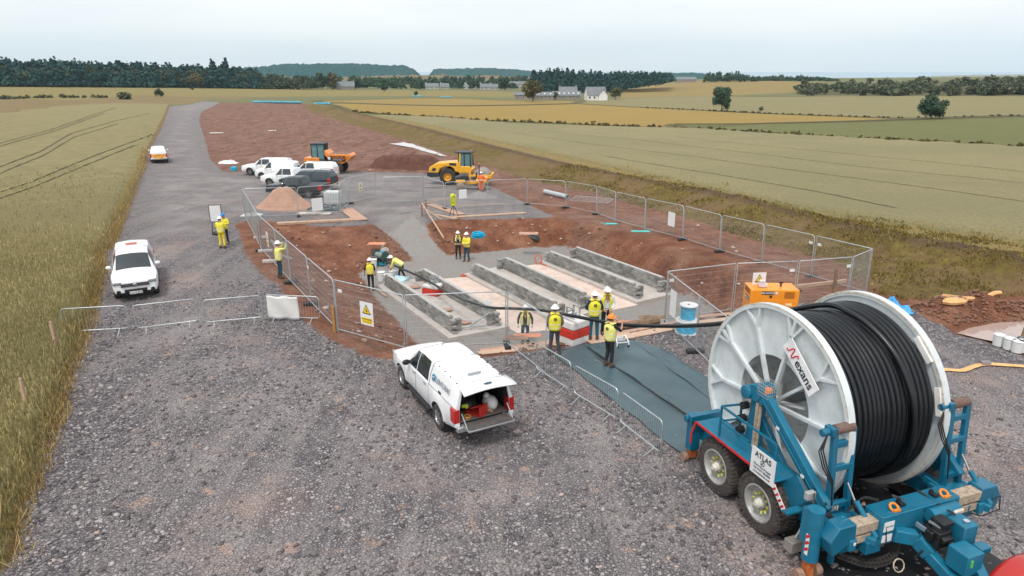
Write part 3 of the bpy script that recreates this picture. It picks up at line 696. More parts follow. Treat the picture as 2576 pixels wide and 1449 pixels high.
for a, b, f, l in (('m5', 'm6', .10, 'small white label at the left end of the panel with the large warning sign'), ('m6', 'm7', .82, 'small white label on the fence above the first trench'), ('m7', 'm8', .1, 'small white label on the panel by the crowd barriers'),
                   ('e1', 'e2', .08, 'small white label left of the clip on the second bund fence panel'), ('C', 'e1', .92, 'small white label right of the clip on the first bund fence panel'), ('Q1', 'Q2', .90, 'small white label above the right end of the generator'),
                   ('Q2', 'Q3', .93, 'small white label near the timber post behind the reel'), ('R0', 'Q1', .06, 'small white label at the top left of the fence behind the rope drums'), ('m4', 'm5', .05, 'small white label on the fence right of the person with raised arms')):
    sign(a, b, f, 1.68, .20, .12, l, 't')
# crowd barriers
def barrier():
    root = bpy.data.objects.new('crowd_barrier', None); COL.objects.link(root)
    w, h, z0, r, c = 2.25, 1.05, .18, .019, .14
    def rect():
        pts = []
        for (x, z, a0) in ((w / 2 - c, h - c, 0), (-w / 2 + c, h - c, 90), (-w / 2 + c, z0 + c, 180), (w / 2 - c, z0 + c, 270)):
            for k in range(4): t = R(a0 + 30 * k); pts.append((x + c * math.cos(t), 0, z + c * math.sin(t)))
        return pts
    m = MB(); m.tube(rect(), r, 7, closed=True); m.build('frame', mGALV, root, smooth=True)
    m = MB()
    for i in range(1, 20): x = -w / 2 + w * i / 20; m.cyl((x, 0, z0), (x, 0, h), .0055, n=4, cap=False)
    m.build('bars', mGALV, root)
    for x in (-.78, .78):
        MB().tube([(x, 0, z0), (x, -.26, .02), (x, -.34, .015)], .017, 6).build('foot', mGALV, root, smooth=True)
        
    return root
_b = barrier(); _first = True
BAR = {}
for k, a, b, l, flip in ((1, (163, 846), (330, 836), 'crowd barrier standing half in the wheat at the left edge of the track', 0), (2, (343, 837), (503, 817), 'crowd barrier across the track, second from the wheat', 0),
                (3, (516, 822), (664, 808), 'crowd barrier across the track, third from the wheat', 0), (4, (671, 806), (808, 812), 'crowd barrier with a white sheet hung on it beside the pit', 0),
                (5, (1348, 938), (1435, 994), 'crowd barrier beside the rubber mat nearest the pit', 0), (6, (1442, 1000), (1552, 1068), 'middle crowd barrier along the rubber mat', 0), (7, (1558, 1073), (1662, 1156), 'crowd barrier along the rubber mat nearest the trailer', 0)):
    A = gp(*a); B = gp(*b); o = _b if _first else dup(_b); _first = False; BAR[k] = o
    o.location = (A + B) / 2; o.rotation_euler = (0, 0, yaw(A, B)); o.scale = ((B - A).length / 2.3, 1, 1); tag(o, l, 'crowd barrier', 'steel crowd barriers')
o = BAR[4]
m = MB(); m.grid(lambda a, b: (-.98 + 1.25 * a, -.03 - .02 * math.sin(a * 9 + b * 5) - .05 * b, .10 + .93 * b + .015 * math.sin(a * 14)), 16, 10)
ws = m.build('white_sheet', M('white_tarpaulin', (.70, .69, .66), .6, 0, .06, 3, .5, 5, dirt=.3, dcol=(.45, .42, .4)), smooth=True, solid=.02)
ws.location = o.location; ws.rotation_euler = o.rotation_euler; tag(ws, 'creased white sheet hanging on the crowd barrier beside the pit', 'sheet')

# ------------------------------------------------------------------ planks, boards, posts
def plank(a, b, w, t, name, mat, label, cat='plank', z=None, group=None, bothz=None):
    A = on(*a) if bothz is None else at(a[0], a[1], bothz[0]); B = on(*b) if bothz is None else at(b[0], b[1], bothz[1])
    A = A + Z3 * (t / 2 + .015); B = B + Z3 * (t / 2 + .015); mid = (A + B) / 2
    m = MB(); m.bar(A - mid, B - mid, w, t); o = m.build(name, mat, loc=mid, bevel=.006); tag(o, label, cat, group); return o
plank((697, 566), (888, 556), .42, .14, 'timber_beam', mWOOD, 'long squared timber at the top of the left slope', 'timber')
plank((870, 527), (908, 555), .95, .06, 'plywood_sheet', mPLY, 'worn plywood sheet at the left side of the ramp entrance', 'plywood sheet')
plank((1082, 515), (1160, 541), .70, .06, 'plywood_sheet', mPLY, 'plywood sheet beneath the yellow and black tripod sign', 'plywood sheet')
plank((1140, 548), (1322, 537), .38, .07, 'plank', mWOOD, 'long plank along the top of the slope right of the tripod sign')
plank((1095, 541), (1150, 552), .3, .06, 'plank', mWOOD, 'short plank end beneath the tripod sign')
plank((1145, 520), (1275, 513), .14, .05, 'plank', mWOOD, 'narrow plank under the fence in front of the small roller')
plank((1058, 520), (1110, 553), .10, .05, 'plank', mWOOD, 'narrow plank lying along the right edge of the ramp')
for i, (a, b, w_) in enumerate([((1205, 893), (1330, 877), .55), ((1208, 884), (1345, 866), .28), ((1335, 882), (1432, 866), .55), ((1340, 870), (1420, 856), .4), ((1478, 862), (1590, 845), .5), ((1490, 852), (1640, 828), .4), ((1592, 846), (1716, 822), .4), ((1620, 830), (1765, 806), .55), ((1745, 815), (1850, 803), .35), ((1740, 800), (1848, 790), .6)]):
    plank(a, b, w_, .045, 'scaffold_board', mPLY if i % 2 else M('pale_board', (.52, .37, .27), .85, 0, .15, 2, dirt=.4, dcol=(.36, .22, .16)),
          ['board at the left end of the walkway beside the fence foot', 'board at the far side of the walkway behind the open pickup', 'wide board left of the larger red and white block', 'narrow board behind the legs of the person left of the block', 'wide board right of the larger red and white block',
           'board under the feet of the two people talking', 'long board pointing to the fence left of the rope drums', 'wide board in front of the fence corner', 'board behind the blue rope drums', 'wide board at the foot of the fence behind the rope drums'][i], 'board', group='boards laid along the near pit edge')
for i in range(4): plank((1796, 806 + i * 4.5), (1850, 799 + i * 4.5), .09, .05, 'slat', M('grey_slat', (.50, .44, .38), .85), 'slat of the grey pallet beside the big reel, number %s from the back' % ['one', 'two', 'three', 'four'][i], 'slat', group='slats beside the big reel')
plank((1716, 832), (1762, 825), .10, .04, 'plank', mWOOD, 'pale plank below the blue rope drums')
# rails of the ramp: loose timber handrail
def stick(P, Q, r, name, mat, label, cat, sq=True):
    mid = (P + Q) / 2; m = MB()
    if sq: m.bar(P - mid, Q - mid, r, r)
    else: m.cyl(P - mid, Q - mid, r, n=8)
    return tag(m.build(name, mat, loc=mid), label, cat)
_p = on(1060, 528); _q = on(1062, 545)
hr = thing('handrail', 'timber handrail at the right side of the ramp', 'handrail', _q)
MB().bar((0, 0, -.1), (0, 0, 1.0), .09).build('post', mOLDWOOD, hr); MB().bar((.15, 1.2, -.1), (.15, 1.2, 1.0), .08).build('post', mOLDWOOD, hr)
m = MB(); m.bar((0, .0, .98), at(1116, 500, .75) - _q, .09, .05); m.build('upper_rail', mWOOD, hr)
m = MB(); m.bar((0, .0, .98), at(1116, 598, -.9) - _q, .09, .05); m.build('lower_rail', mWOOD, hr)
stick(on(657, 624) + Z3 * -.1, on(657, 624) + Z3 * 1.35, .13, 'timber_post', M('brown_post', (.24, .12, .06), .85), 'brown timber post against the fence left of the pit', 'post')
stick(on(842, 836) + Z3 * -.1, on(842, 836) + Z3 * 1.0, .10, 'timber_post', M('ochre_post', (.38, .19, .05), .85), 'ochre timber post against the fence behind the sheeted barrier', 'post')
stick(on(139, 866) + Z3 * -.1, on(139, 866) + Z3 * .80, .07, 'timber_post', mWOOD, 'pale timber post in the wheat beside the crowd barrier', 'post')
stick(on(64, 1010) + Z3 * -.1, on(64, 1010) + Z3 * .70, .07, 'timber_post', mWOOD, 'short stake standing in the wheat at the left edge', 'post')
stick(at(2562, 872, 0) + Z3 * -.1, at(2588, 800, 1.05), .05, 'stake', mOLDWOOD, 'brown stake leaning in the puddle behind the white buckets', 'stake', False)
_q = on(2092, 772); stick(_q - Z3 * .1, _q + Z3 * 1.6, .10, 'timber_post', mOLDWOOD, 'brown timber post behind the reel carrying the sloping rail', 'post')
stick(at(1995, 722, .75), at(2128, 706, 1.0), .12, 'timber_rail', mWOOD, 'sloping timber rail behind the big reel', 'rail')
for u, v, l in ((655, 600, 'pale block under the far left fence'), (680, 660, 'white concrete foot beside the bent grey hose'), (668, 634, 'long pale foot under the left fence')):
    q = on(u, v); tag(MB().box(0, 0, .07, .75, .25, .14).build('concrete_block', mCONC, loc=q, rz=R(10), bevel=.02), l, 'concrete foot', 'pale concrete feet along the left fence')
m = MB(); P_ = [on(683, 606, .1), on(688, 612, .1), on(697, 632, .1), on(712, 645, .08), on(735, 652, .08)]; c0 = P_[0].copy()
tag(m.tube([q - c0 for q in P_], .09, 8).build('bent_hose', M('grey_hose', (.25, .2, .17), .7), loc=c0, smooth=True), 'thick bent grey hose lying inside the left fence', 'hose')

# ------------------------------------------------------------------ heaps
def heap(name, centre, rx, ry, h, mat, label, cat, rz=0, flat=.0, n=44, rough=.06, seed=1, kind=None, power=1.0):
    m = MB(); c = Vector(centre)
    def F(a, b):
        t = 2 * math.pi * a; r = b
        x = rx * r * math.cos(t); y = ry * r * math.sin(t)
        k = max(0, 1 - max(0, r - flat) / (1 - flat)) ** power; z = h * (k * k * (3 - 2 * k) * .55 + k * .45)
        nn = mnoise.noise(Vector((x * 1.3 + seed, y * 1.3, seed))) + .5 * mnoise.noise(Vector((x * 3.5 + seed, y * 3.5, seed)))
        z += nn * rough * min(1, (1 - r) * 4) - (.12 if r > .99 else 0)
        q = 1 + .10 * mnoise.noise(Vector((math.cos(t) * 1.5, math.sin(t) * 1.5, seed)))
        return (x * q, y * q, z)
    m.grid(F, n, n // 2)
    o = m.build(name, mat, smooth=True, loc=c, rz=rz, fixn=True); tag(o, label, cat); return o
mSANDH = M('building_sand', (.40, .235, .165), .95, 0, .12, 1.2, .6, 25, dirt=.3, dcol=(.26, .13, .09))
heap('sand_heap', on(716, 522), 2.25, 1.5, 1.5, mSANDH, 'heap of orange building sand behind the left fence', 'sand heap', R(4), .15, 56, .20, 3)
mDARKS = M('dark_soil', (.11, .048, .033), .95, 0, .3, 2.5, 1.0, 14)
heap('soil_heap', on(1022, 423), 5.0, 1.8, 1.35, mDARKS, 'long heap of dark red soil behind the big yellow roller', 'soil heap', R(-2), .55, 64, .30, 5)
heap('gravel_heap', on(1207, 497), 1.6, 1.1, .5, M('gravel_heap_stone', (.22, .21, .205), .95, 0, .25, 9, 1, 30), 'low heap of grey gravel beside the person in orange', 'gravel heap', 0, .1, 30, .08, 8)
# rocks in the slopes and on the soil: loose stone litter, uncountable
def scatter_rocks(n, poly, smin, smax, name, mat, seed, inside=None, z_off=-.3):
    r = np.random.default_rng(seed); lo_, hi_ = poly.min(0), poly.max(0)
    P = r.uniform(lo_, hi_, (n, 2)); k = sdf(P[:, 0], P[:, 1], poly) > 0
    if inside is not None: k &= inside(P[:, 0], P[:, 1])
    P = P[k]; z = terrain(P[:, 0], P[:, 1]); N_ = len(P)
    bm_v = np.array([[1, 0, 0], [-1, 0, 0], [0, 1, 0], [0, -1, 0], [0, 0, 1], [0, 0, -1], [.62, .62, .45], [-.6, .65, .4], [.65, -.6, .4], [-.62, -.62, .45], [.6, .6, -.4], [-.6, .6, -.4], [.6, -.6, -.4], [-.6, -.6, -.4]], float)
    fc = np.array([[4, 0, 6], [4, 6, 2], [4, 2, 7], [4, 7, 1], [4, 1, 9], [4, 9, 3], [4, 3, 8], [4, 8, 0], [5, 10, 0], [5, 2, 10], [5, 11, 2], [5, 1, 11], [5, 13, 1], [5, 3, 13], [5, 12, 3], [5, 0, 12], [0, 10, 6], [6, 10, 2], [2, 11, 7], [7, 11, 1], [1, 13, 9], [9, 13, 3], [3, 12, 8], [8, 12, 0]])
    s = smin + (smax - smin) * r.random(N_) ** 3
    V = bm_v[None] * (1 + r.uniform(-.28, .28, (N_, 14, 1))) * (s[:, None] * r.uniform(.6, 1.25, (N_, 3)) * np.array([1, 1, .55]))[:, None, :]
    a = r.uniform(0, 6.28, N_); t = r.normal(0, .35, N_); ca, sa, ct, st = np.cos(a)[:, None], np.sin(a)[:, None], np.cos(t)[:, None], np.sin(t)[:, None]
    x, y, zz = V[..., 0], V[..., 1], V[..., 2]; y, zz = y * ct - zz * st, y * st + zz * ct; x, y = x * ca - y * sa, x * sa + y * ca
    V = np.stack([x + P[:, :1], y + P[:, 1:], zz + z[:, None] + s[:, None] * z_off * -.55], -1).reshape(-1, 3)
    F_ = (fc[None] + (np.arange(N_) * 14)[:, None, None]).reshape(-1, 3)
    sh = np.repeat(r.random(N_), 14)
    o = npmesh(name, V, F_, mat, 3, {'shade': ('FLOAT', 'POINT', sh)}); tag(o, kind='stuff'); return o
def stone_mat(name, stops):
    t = NT(name); c = t.ramp(t.attr('shade'), stops); o = t.obj(); n = t.noise(12, 4, .6, o)
    t.col(t.mix(1, c, t.ramp(n, [(.3, .75), (.7, 1.2)]), 'MULTIPLY')); t.put(t.b.inputs['Roughness'], .85); t.b.inputs['Specular IOR Level'].default_value = .3; return t.m
mSLATE = stone_mat('crushed_slate', [(0, (.08, .07, .074)), (.45, (.17, .152, .157)), (.85, (.285, .258, .258)), (.97, (.37, .335, .325)), (1, (.42, .30, .24))])
mREDST = stone_mat('red_stones', [(0, (.13, .065, .045)), (.5, (.24, .14, .10)), (.85, (.36, .25, .19)), (1, (.50, .41, .34))])
def _ok(x, y):
    vis = (np.abs(x) < .80 * y + 1) & (x > -16) & (x < 16)
    dens = np.clip(1.25 - y / 34, .0, 1)
    return vis & (RNG.random(len(x)) < dens * (0.45 + .55 * (fbm(x, y, .55, 21) > -.15)))
P_NEAR = np.array([(-15, 8.5), (15, 8.5), (15, 30), (-25, 30)])
scatter_rocks(150000, P_NEAR, .018, .075, 'loose_slate', mSLATE, 5, lambda x, y: _ok(x, y) & (sdf(x, y, P_GRAV) > 0.0) & (sdf(x, y, P_TOP) < -.25) & ((sdf(x, y, P_GRAV) < 1.6) | (fbm(x, y, .5, 61) + RNG.normal(0, .35, len(x)) > -.08)))
scatter_rocks(2600, P_TOP, .04, .16, 'slope_stones', mREDST, 9, lambda x, y: (sdf(x, y, P_BOT) < -.1) & (sdf(x, y, P_RAMP) < 0))
_SOILA = gpoly([(510, 300), (760, 275), (1000, 345), (1330, 450), (1700, 540), (2100, 650), (2576, 760), (2576, 840), (2000, 780), (1500, 540), (1000, 430), (560, 430)])
scatter_rocks(9000, _SOILA, .03, .17, 'soil_stones', mREDST, 10, lambda x, y: (sdf(x, y, P_GRAV) < 0) & (sdf(x, y, P_TOP) < 0) & (sdf(x, y, P_BUND) < .8))

scatter_rocks(1500, P_SPOIL, .03, .12, 'spoil_clods', M('soil_clods', (.20, .10, .065), .95, 0, .3, 6), 14)
# ------------------------------------------------------------------ standing wheat, grass (uncountable)
def blade_mat(name, stops, rough=.7):
    t = NT(name); t.col(t.ramp(t.attr('shade'), stops)); t.put(t.b.inputs['Roughness'], rough); t.b.inputs['Specular IOR Level'].default_value = .2
    t.put(t.b.inputs['Subsurface Weight'], 0.0); return t.m
def blades(n, poly, name, mat, hmin, hmax, wmin, wmax, seed, keep, lean=.25, zoff=0.0):
    r = np.random.default_rng(seed); lo_, hi_ = poly.min(0), poly.max(0)
    P = r.uniform(lo_, hi_, (n, 2)); k = sdf(P[:, 0], P[:, 1], poly) > -.05; P = P[k]; k = keep(P[:, 0], P[:, 1], r); P = P[k]
    z = terrain(P[:, 0], P[:, 1]) + zoff; N_ = len(P); h = r.uniform(hmin, hmax, N_); w_ = r.uniform(wmin, wmax, N_) * (1 + np.clip(P[:, 1] - 25, 0, 60) / 30)
    a = r.uniform(0, 6.28, N_); d = np.stack([np.cos(a), np.sin(a)], 1) * (w_ / 2)[:, None]; ln = r.normal(0, lean, (N_, 2)) * h[:, None]
    V = np.zeros((N_, 4, 3)); kb, kt = (.35, 1.25) if 'wheat' in name else (1, .7); V[:, 0, :2] = P - d * kb; V[:, 1, :2] = P + d * kb; V[:, 2, :2] = P + d * kt + ln; V[:, 3, :2] = P - d * kt + ln
    V[:, 0, 2] = V[:, 1, 2] = z - .04; V[:, 2, 2] = z + h; V[:, 3, 2] = z + h * .92
    F_ = np.arange(N_ * 4).reshape(-1, 4)
    c = .5 + .28 * fbm(P[:, 0], P[:, 1], .5, seed) ; sh = np.repeat(np.clip(c + r.normal(0, .16, N_), 0, 1), 4)
    o = npmesh(name, V.reshape(-1, 3), F_, mat, 4, {'shade': ('FLOAT', 'POINT', sh)}); tag(o, kind='stuff'); return o
mWH = blade_mat('wheat_ears', [(0, (.18, .15, .06)), (.35, (.28, .245, .11)), (.7, (.39, .335, .16)), (1, (.52, .43, .21))])
mGR = blade_mat('rough_grass_blades', [(0, (.08, .055, .02)), (.35, (.15, .112, .026)), (.65, (.22, .168, .04)), (1, (.33, .24, .085))])
mDRY = blade_mat('dry_grass_blades', [(0, (.20, .13, .04)), (.5, (.36, .25, .085)), (1, (.52, .38, .16))])
_WLn = np.vstack([gpoly([(-30, 1480), (20, 1400), (40, 1320), (50, 1270), (95, 1210), (115, 1120), (148, 1051), (168, 952), (205, 872), (214, 839), (236, 758), (255, 686), (252, 640), (275, 625), (287, 596), (312, 537), (343, 459), (200, 430), (-60, 480)]), [(-45, 38), (-25, 14), (-16, 8)]])
blades(520000, _WLn, 'standing_wheat', mWH, .08, .24, .016, .036, 31, lambda x, y, r: (x > -.80 * y - 1.2) & (r.random(len(x)) < np.clip(1.35 - y / 30, .02, 1)), .13)
def edge_keep(x, y, r): d_ = sdf(x, y, P_WL); return (d_ < .30) & (d_ > -.6) & (y < 70) & (y > 8) & (r.random(len(x)) < .8)
_EDGE = np.array([(-48, 8), (-5, 8), (-5, 75), (-48, 75)])
def blades_edge():
    r = np.random.default_rng(77); pts = gpoly([(0, 1430), (20, 1400), (40, 1320), (50, 1270), (95, 1210), (115, 1120), (148, 1051), (168, 952), (205, 872), (214, 839), (236, 758), (255, 686), (252, 640), (275, 625), (287, 596), (312, 537), (343, 459), (358, 429), (368, 381)])
    out_ = []
    for a, b in zip(pts[:-1], pts[1:]):
        L_ = np.linalg.norm(b - a); n = int(L_ * 150); t = r.random(n)[:, None]; q = a + (b - a) * t; d_ = (b - a) / L_
        out_.append(q + np.array([d_[1], -d_[0]]) * r.normal(.02, .16, n)[:, None])
    return np.vstack(out_)
_EP = blades_edge()
def from_points(P, name, mat, hmin, hmax, wmin, wmax, seed, lean, zoff=0):
    r = np.random.default_rng(seed); z = terrain(P[:, 0], P[:, 1]) + zoff; N_ = len(P); h = r.uniform(hmin, hmax, N_); w_ = r.uniform(wmin, wmax, N_)
    a = r.uniform(0, 6.28, N_); d = np.stack([np.cos(a), np.sin(a)], 1) * (w_ / 2)[:, None]; ln = r.normal(0, lean, (N_, 2)) * h[:, None]
    V = np.zeros((N_, 4, 3)); V[:, 0, :2] = P - d; V[:, 1, :2] = P + d; V[:, 2, :2] = P + d * .5 + ln; V[:, 3, :2] = P - d * .5 + ln
    V[:, 0, 2] = V[:, 1, 2] = z - .03; V[:, 2, 2] = z + h; V[:, 3, 2] = z + h * .95
    o = npmesh(name, V.reshape(-1, 3), np.arange(N_ * 4).reshape(-1, 4), mat, 4, {'shade': ('FLOAT', 'POINT', np.repeat(r.random(N_), 4))}); tag(o, kind='stuff')
from_points(_EP, 'verge_grass', mDRY, .10, .34, .010, .024, 5, .40)
def bund_keep(x, y, r): return (y < 75) & (y > 18) & (r.random(len(x)) < np.clip(.35 + 1.2 * fbm(x, y, .9, 40), .05, 1) * np.clip(1.4 - y / 55, .2, 1))
blades(300000, np.array([(3, 18), (40, 18), (40, 75), (3, 75)]), 'bund_grass', mGR, .03, .12, .03, .08, 33, lambda x, y, r: bund_keep(x, y, r) & (sdf(x, y, P_BUND) > -.3) & (x < .85 * y), .5)
# taller weeds on the far side of the bund
blades(9000, np.array([(3, 22), (45, 22), (45, 80), (3, 80)]), 'weeds', mDRY, .15, .40, .02, .04, 35, lambda x, y, r: (np.abs(sdf(x, y, P_BUND)) < 1.4) & (sdf(x, y, P_WR) > -1.5) & (x < .85 * y) & (fbm(x, y, .8, 50) > .1), .3)

# tractor tramlines in the crops: two wheel ruts each
mRUT = M('crop_rut', (.19, .162, .076), .95, 0, .45, 1.2)
def rut(pts, w_, label=None):
    P = [gp(*q) for q in pts]; Q = []
    for a, b in zip(P[:-1], P[1:]):
        n = max(2, int((b - a).length / 1.2))
        for i in range(n): Q.append(a.lerp(b, i / n))
    Q.append(P[-1]); X = np.array([(q.x, q.y) for q in Q]); z = terrain(X[:, 0], X[:, 1]) + .03 + X[:, 1] * .0006; m = MB(); vs = []
    for i, (x, y) in enumerate(X):
        a = X[max(0, i - 1)]; b = X[min(len(X) - 1, i + 1)]; d_ = (b - a) / (np.linalg.norm(b - a) + 1e-9); n_ = np.array([-d_[1], d_[0]]) * w_ / 2 * (1 + .5 * mnoise.noise(Vector((x, y, 0)) * .8))
        vs += [(x - n_[0], y - n_[1], z[i]), (x + n_[0], y + n_[1], z[i])]
    m.add(vs, [(2 * i, 2 * i + 1, 2 * i + 3, 2 * i + 2) for i in range(len(X) - 1)])
    tag(m.build('tramline', mRUT), kind='structure')
def strip_line(pts, w_, mat):
    global mRUT
    k, mRUT = mRUT, mat; rut(pts, w_); mRUT = k; bpy.context.scene.objects[-1].name = 'field_margin_strip'
mMARG = M('margin_strip', (.075, .062, .025), .95, 0, .4, .5)
for pts, w_ in (([(845, 266), (880, 281), (1143, 300.5), (1414, 310.5), (1677, 322), (1800, 327), (1985, 340), (2300, 357), (2640, 377)], 1.3), ([(795, 257), (1008, 264), (1143, 266.5), (1448, 260.5)], 1.6), ([(1448, 260.5), (1610, 271), (1797, 279), (1985, 288), (2266, 297), (2420, 294), (2640, 290)], 1.3),
                ([(1700, 312), (1947, 310), (2247, 302), (2640, 293)], 1.6), ([(1835, 242), (2100, 242), (2640, 243)], 2.2)): strip_line(pts, w_, mMARG)
for pts in ([(-40, 452), (100, 395), (180, 345), (290, 312), (380, 290)], [(-20, 462), (110, 404), (185, 356), (300, 318)], [(-60, 525), (80, 475), (230, 408), (345, 362), (395, 340)], [(-40, 536), (90, 486), (250, 415), (350, 372)], [(0, 372), (130, 335), (250, 290), (290, 277)], [(0, 380), (140, 338), (262, 291)]): rut(pts, .22)
for pts in ([(1290, 340), (1500, 372), (1760, 405), (2000, 440), (2300, 482), (2620, 530)], [(1350, 335), (1600, 358), (1900, 395), (2250, 440), (2620, 480)], [(1700, 350), (2100, 392), (2620, 450)], [(1520, 402), (1800, 450), (2050, 496), (2250, 540)]): rut(pts, .22)

# ------------------------------------------------------------------ trees
def leaf_cloud(r, lobes, n, size, flat=.75):
    """leaf clumps spread over overlapping lobes -> verts (n*4,3), shade"""
    L_ = np.array(lobes); wts = (L_[:, 3] * L_[:, 4] * L_[:, 5]) ** .7; k = r.choice(len(L_), n, p=wts / wts.sum())
    d = r.normal(size=(n, 3)); d /= np.linalg.norm(d, axis=1)[:, None]; rad = r.random(n) ** .35
    lump = 1 + .22 * np.sin(d[:, 0] * 7 + k) * np.sin(d[:, 1] * 6 + k * 2) * np.sin(d[:, 2] * 8)
    C = L_[k, :3] + d * L_[k, 3:6] * (rad * lump)[:, None]
    u = r.normal(size=(n, 3)); u -= (u * d).sum(1)[:, None] * d * .6; u /= np.linalg.norm(u, axis=1)[:, None]; v = np.cross(d + r.normal(0, .35, (n, 3)), u); v /= np.linalg.norm(v, axis=1)[:, None]
    s = size * r.uniform(.5, 1.3, n)[:, None]
    V = np.stack([C - u * s - v * s * .6, C + u * s - v * s * .6, C + u * s * .7 + v * s * .7, C - u * s * .7 + v * s * .7], 1)
    sh = np.clip(.5 + .25 * np.sin(k * 2.3) + r.normal(0, .16, n), 0, 1)
    return V.reshape(-1, 3), np.repeat(sh, 4)
def leafmat(name, a, b, c): return blade_mat(name, [(0, a), (.5, b), (1, c)], .75)
mLEAF = leafmat('broadleaf_foliage', (.016, .040, .028), (.034, .070, .040), (.070, .11, .05))
mLEAFO = leafmat('turning_foliage', (.05, .055, .025), (.10, .095, .038), (.19, .14, .055))
mCONI = leafmat('conifer_foliage', (.008, .034, .036), (.018, .060, .058), (.040, .095, .075))
mBUSH = leafmat('scrub_foliage', (.035, .045, .025), (.07, .085, .045), (.14, .14, .08))
mBARK = M('bark', (.12, .09, .07), .95, 0, .3, 3)
def lobes_round(r, h, w_, trunk=.12, n=14):
    out_ = []
    for i in range(n):
        a = r.uniform(0, 6.28); t = r.uniform(0, 1); z = h * (trunk + .12 + (1 - trunk - .27) * t); rr = w_ / 2 * math.sin(math.pi * (.15 + .75 * t)) ** .6 * r.uniform(.35, .72)
        s = w_ * r.uniform(.15, .26); out_.append((rr * math.cos(a), rr * math.sin(a), z, s, s, s * .8))
    out_.append((0, 0, h * (trunk + .5) * .95, w_ * .3, w_ * .3, h * .30)); return out_
def lobes_conifer(r, h, w_):
    out_ = []
    for i in range(9):
        t = i / 8; z = h * (.18 + .78 * t); s = w_ / 2 * (1 - t) ** .8 * r.uniform(.75, 1.15) + .06 * w_; out_.append((r.normal(0, .03) * w_, r.normal(0, .03) * w_, z, s, s, h * .055))
    return out_
def trunk_mb(r, h, w_, k=1.0, limbs=5):
    m = MB(); m.cyl((0, 0, -.3), (0, 0, h * .6), h * .028 * k, h * .012 * k, 7)
    for i in range(limbs):
        a = r.uniform(0, 6.28); z = h * r.uniform(.2, .45); m.cyl((0, 0, z), (math.cos(a) * w_ * .3, math.sin(a) * w_ * .3, z + h * .25), h * .011 * k, h * .004 * k, 5)
    return m
def tree(kind, p, h, w_, mat, label, name='tree', n=1500, size=.35, group=None, cat='tree', lobes=None, seed=None, trunk=.12):
    r = np.random.default_rng(seed if seed is not None else int(abs(p[0] * 13 + p[1] * 7)) % 99991)
    root = thing(name, label, cat, p, 0, group)
    lb = lobes or (lobes_conifer(r, h, w_) if kind == 'c' else lobes_round(r, h, w_, trunk))
    V, sh = leaf_cloud(r, lb, n, size)
    o = npmesh('crown' if cat == 'tree' else 'foliage', V, np.arange(len(V)).reshape(-1, 4), mat, 4, {'shade': ('FLOAT', 'POINT', sh)}, parent=root)
    trunk_mb(r, h, w_, 1.0 if cat == 'tree' else .4).build('trunk' if cat == 'tree' else 'stem', mBARK, root, smooth=True)
    return root
def place_uv(u, v): return gp(u, v)
def size_from(u, v0, v1, p):  # pixel heights -> metres at p
    d = p.y * math.cos(PITCH) + (CAM_H - p.z) * math.sin(PITCH); return (v1 - v0) / FPX * d / 1.0
def T_(kind, u, vbase, vtop, wpx, mat, label, name='tree', n=1600, cat='tree', group=None, sf=.045, dist=None, **k):
    p = gp(u, vbase) if dist is None else aty(u, vbase, dist)
    h = size_from(u, vtop, vbase, p); w_ = wpx / FPX * p.y
    return tree(kind, p, h, w_, mat, label, name, n, sf * max(h, w_), group, cat, **k)
T_('r', 1815, 280, 222, 60, mLEAF, 'dark round tree standing alone on the field boundary, left of two', 'oak_tree', 3600, sf=.030, seed=5, trunk=.08)
T_('r', 2343, 299, 241, 72, mLEAF, 'dark broad tree standing alone on the field boundary at the right', 'oak_tree', 3600, sf=.030, seed=8, trunk=.03)
T_('r', 1914, 281, 268, 12, mLEAF, 'tiny tree on the boundary between the two lone trees', 'sapling', 300, sf=.08)
T_('r', 1340, 256, 200, 56, mLEAFO, 'large tree with rusty crown beside the farm', 'sycamore_tree', 2600, sf=.035, seed=4)
T_('r', 1548, 251, 216, 32, mLEAFO, 'dark tree just right of the white farmhouse', 'tree', 1500, sf=.045)
T_('r', 1396, 250, 230, 18, mLEAFO, 'small round tree in front of the grey steading roof', 'tree', 500, sf=.07)
T_('r', 434, 219, 183, 44, mLEAFO, 'olive round tree in front of the dark wood, left of two', 'tree', 1600, sf=.045)
T_('r', 499, 222, 185, 38, mLEAFO, 'olive round tree in front of the dark wood beside the track, right of two', 'tree', 1500, sf=.045)
T_('c', 541, 222, 152, 34, mCONI, 'tall pine rising above the wood, left of two', 'pine_tree', 1100, sf=.045)
T_('c', 573, 221, 151, 34, mCONI, 'tall pine rising above the wood, right of two', 'pine_tree', 1100, sf=.045)
for u, v, t_, w_, l in ((810, 226, 182, 30, 'rounded tree left of the stone cottage'), (838, 226, 184, 30, 'rounded tree behind the stone cottage'), (893, 226, 184, 30, 'rounded tree right of the stone cottage'), (967, 231, 198, 26, 'bushy tree in front of the village at the left'),
                     (1058, 228, 204, 26, 'bushy tree at the left end of the village houses'), (1188, 226, 200, 22, 'dark tree between two village cottages'), (1270, 226, 194, 34, 'dark tree left of the long village building')):
    T_('r', u, v, t_, w_, mLEAF if u != 838 else mLEAFO, l, 'tree', 700, sf=.06, group='trees around the village')
T_('r', 400, 244, 224, 24, mBUSH, 'round thorn bush beside the far end of the track', 'bush', 500, cat='bush', sf=.07)
T_('r', 314, 250, 236, 38, mBUSH, 'low thorn bush in the rough strip beyond the left wheat', 'bush', 500, cat='bush', sf=.06)
T_('r', 1047, 241, 230, 14, mLEAF, 'lone dark bush in the meadow beyond the soil strip', 'bush', 250, cat='bush', sf=.09)
T_('r', 484, 226, 218, 10, mLEAF, 'small bush at the foot of the right olive tree', 'bush', 200, cat='bush', sf=.09)
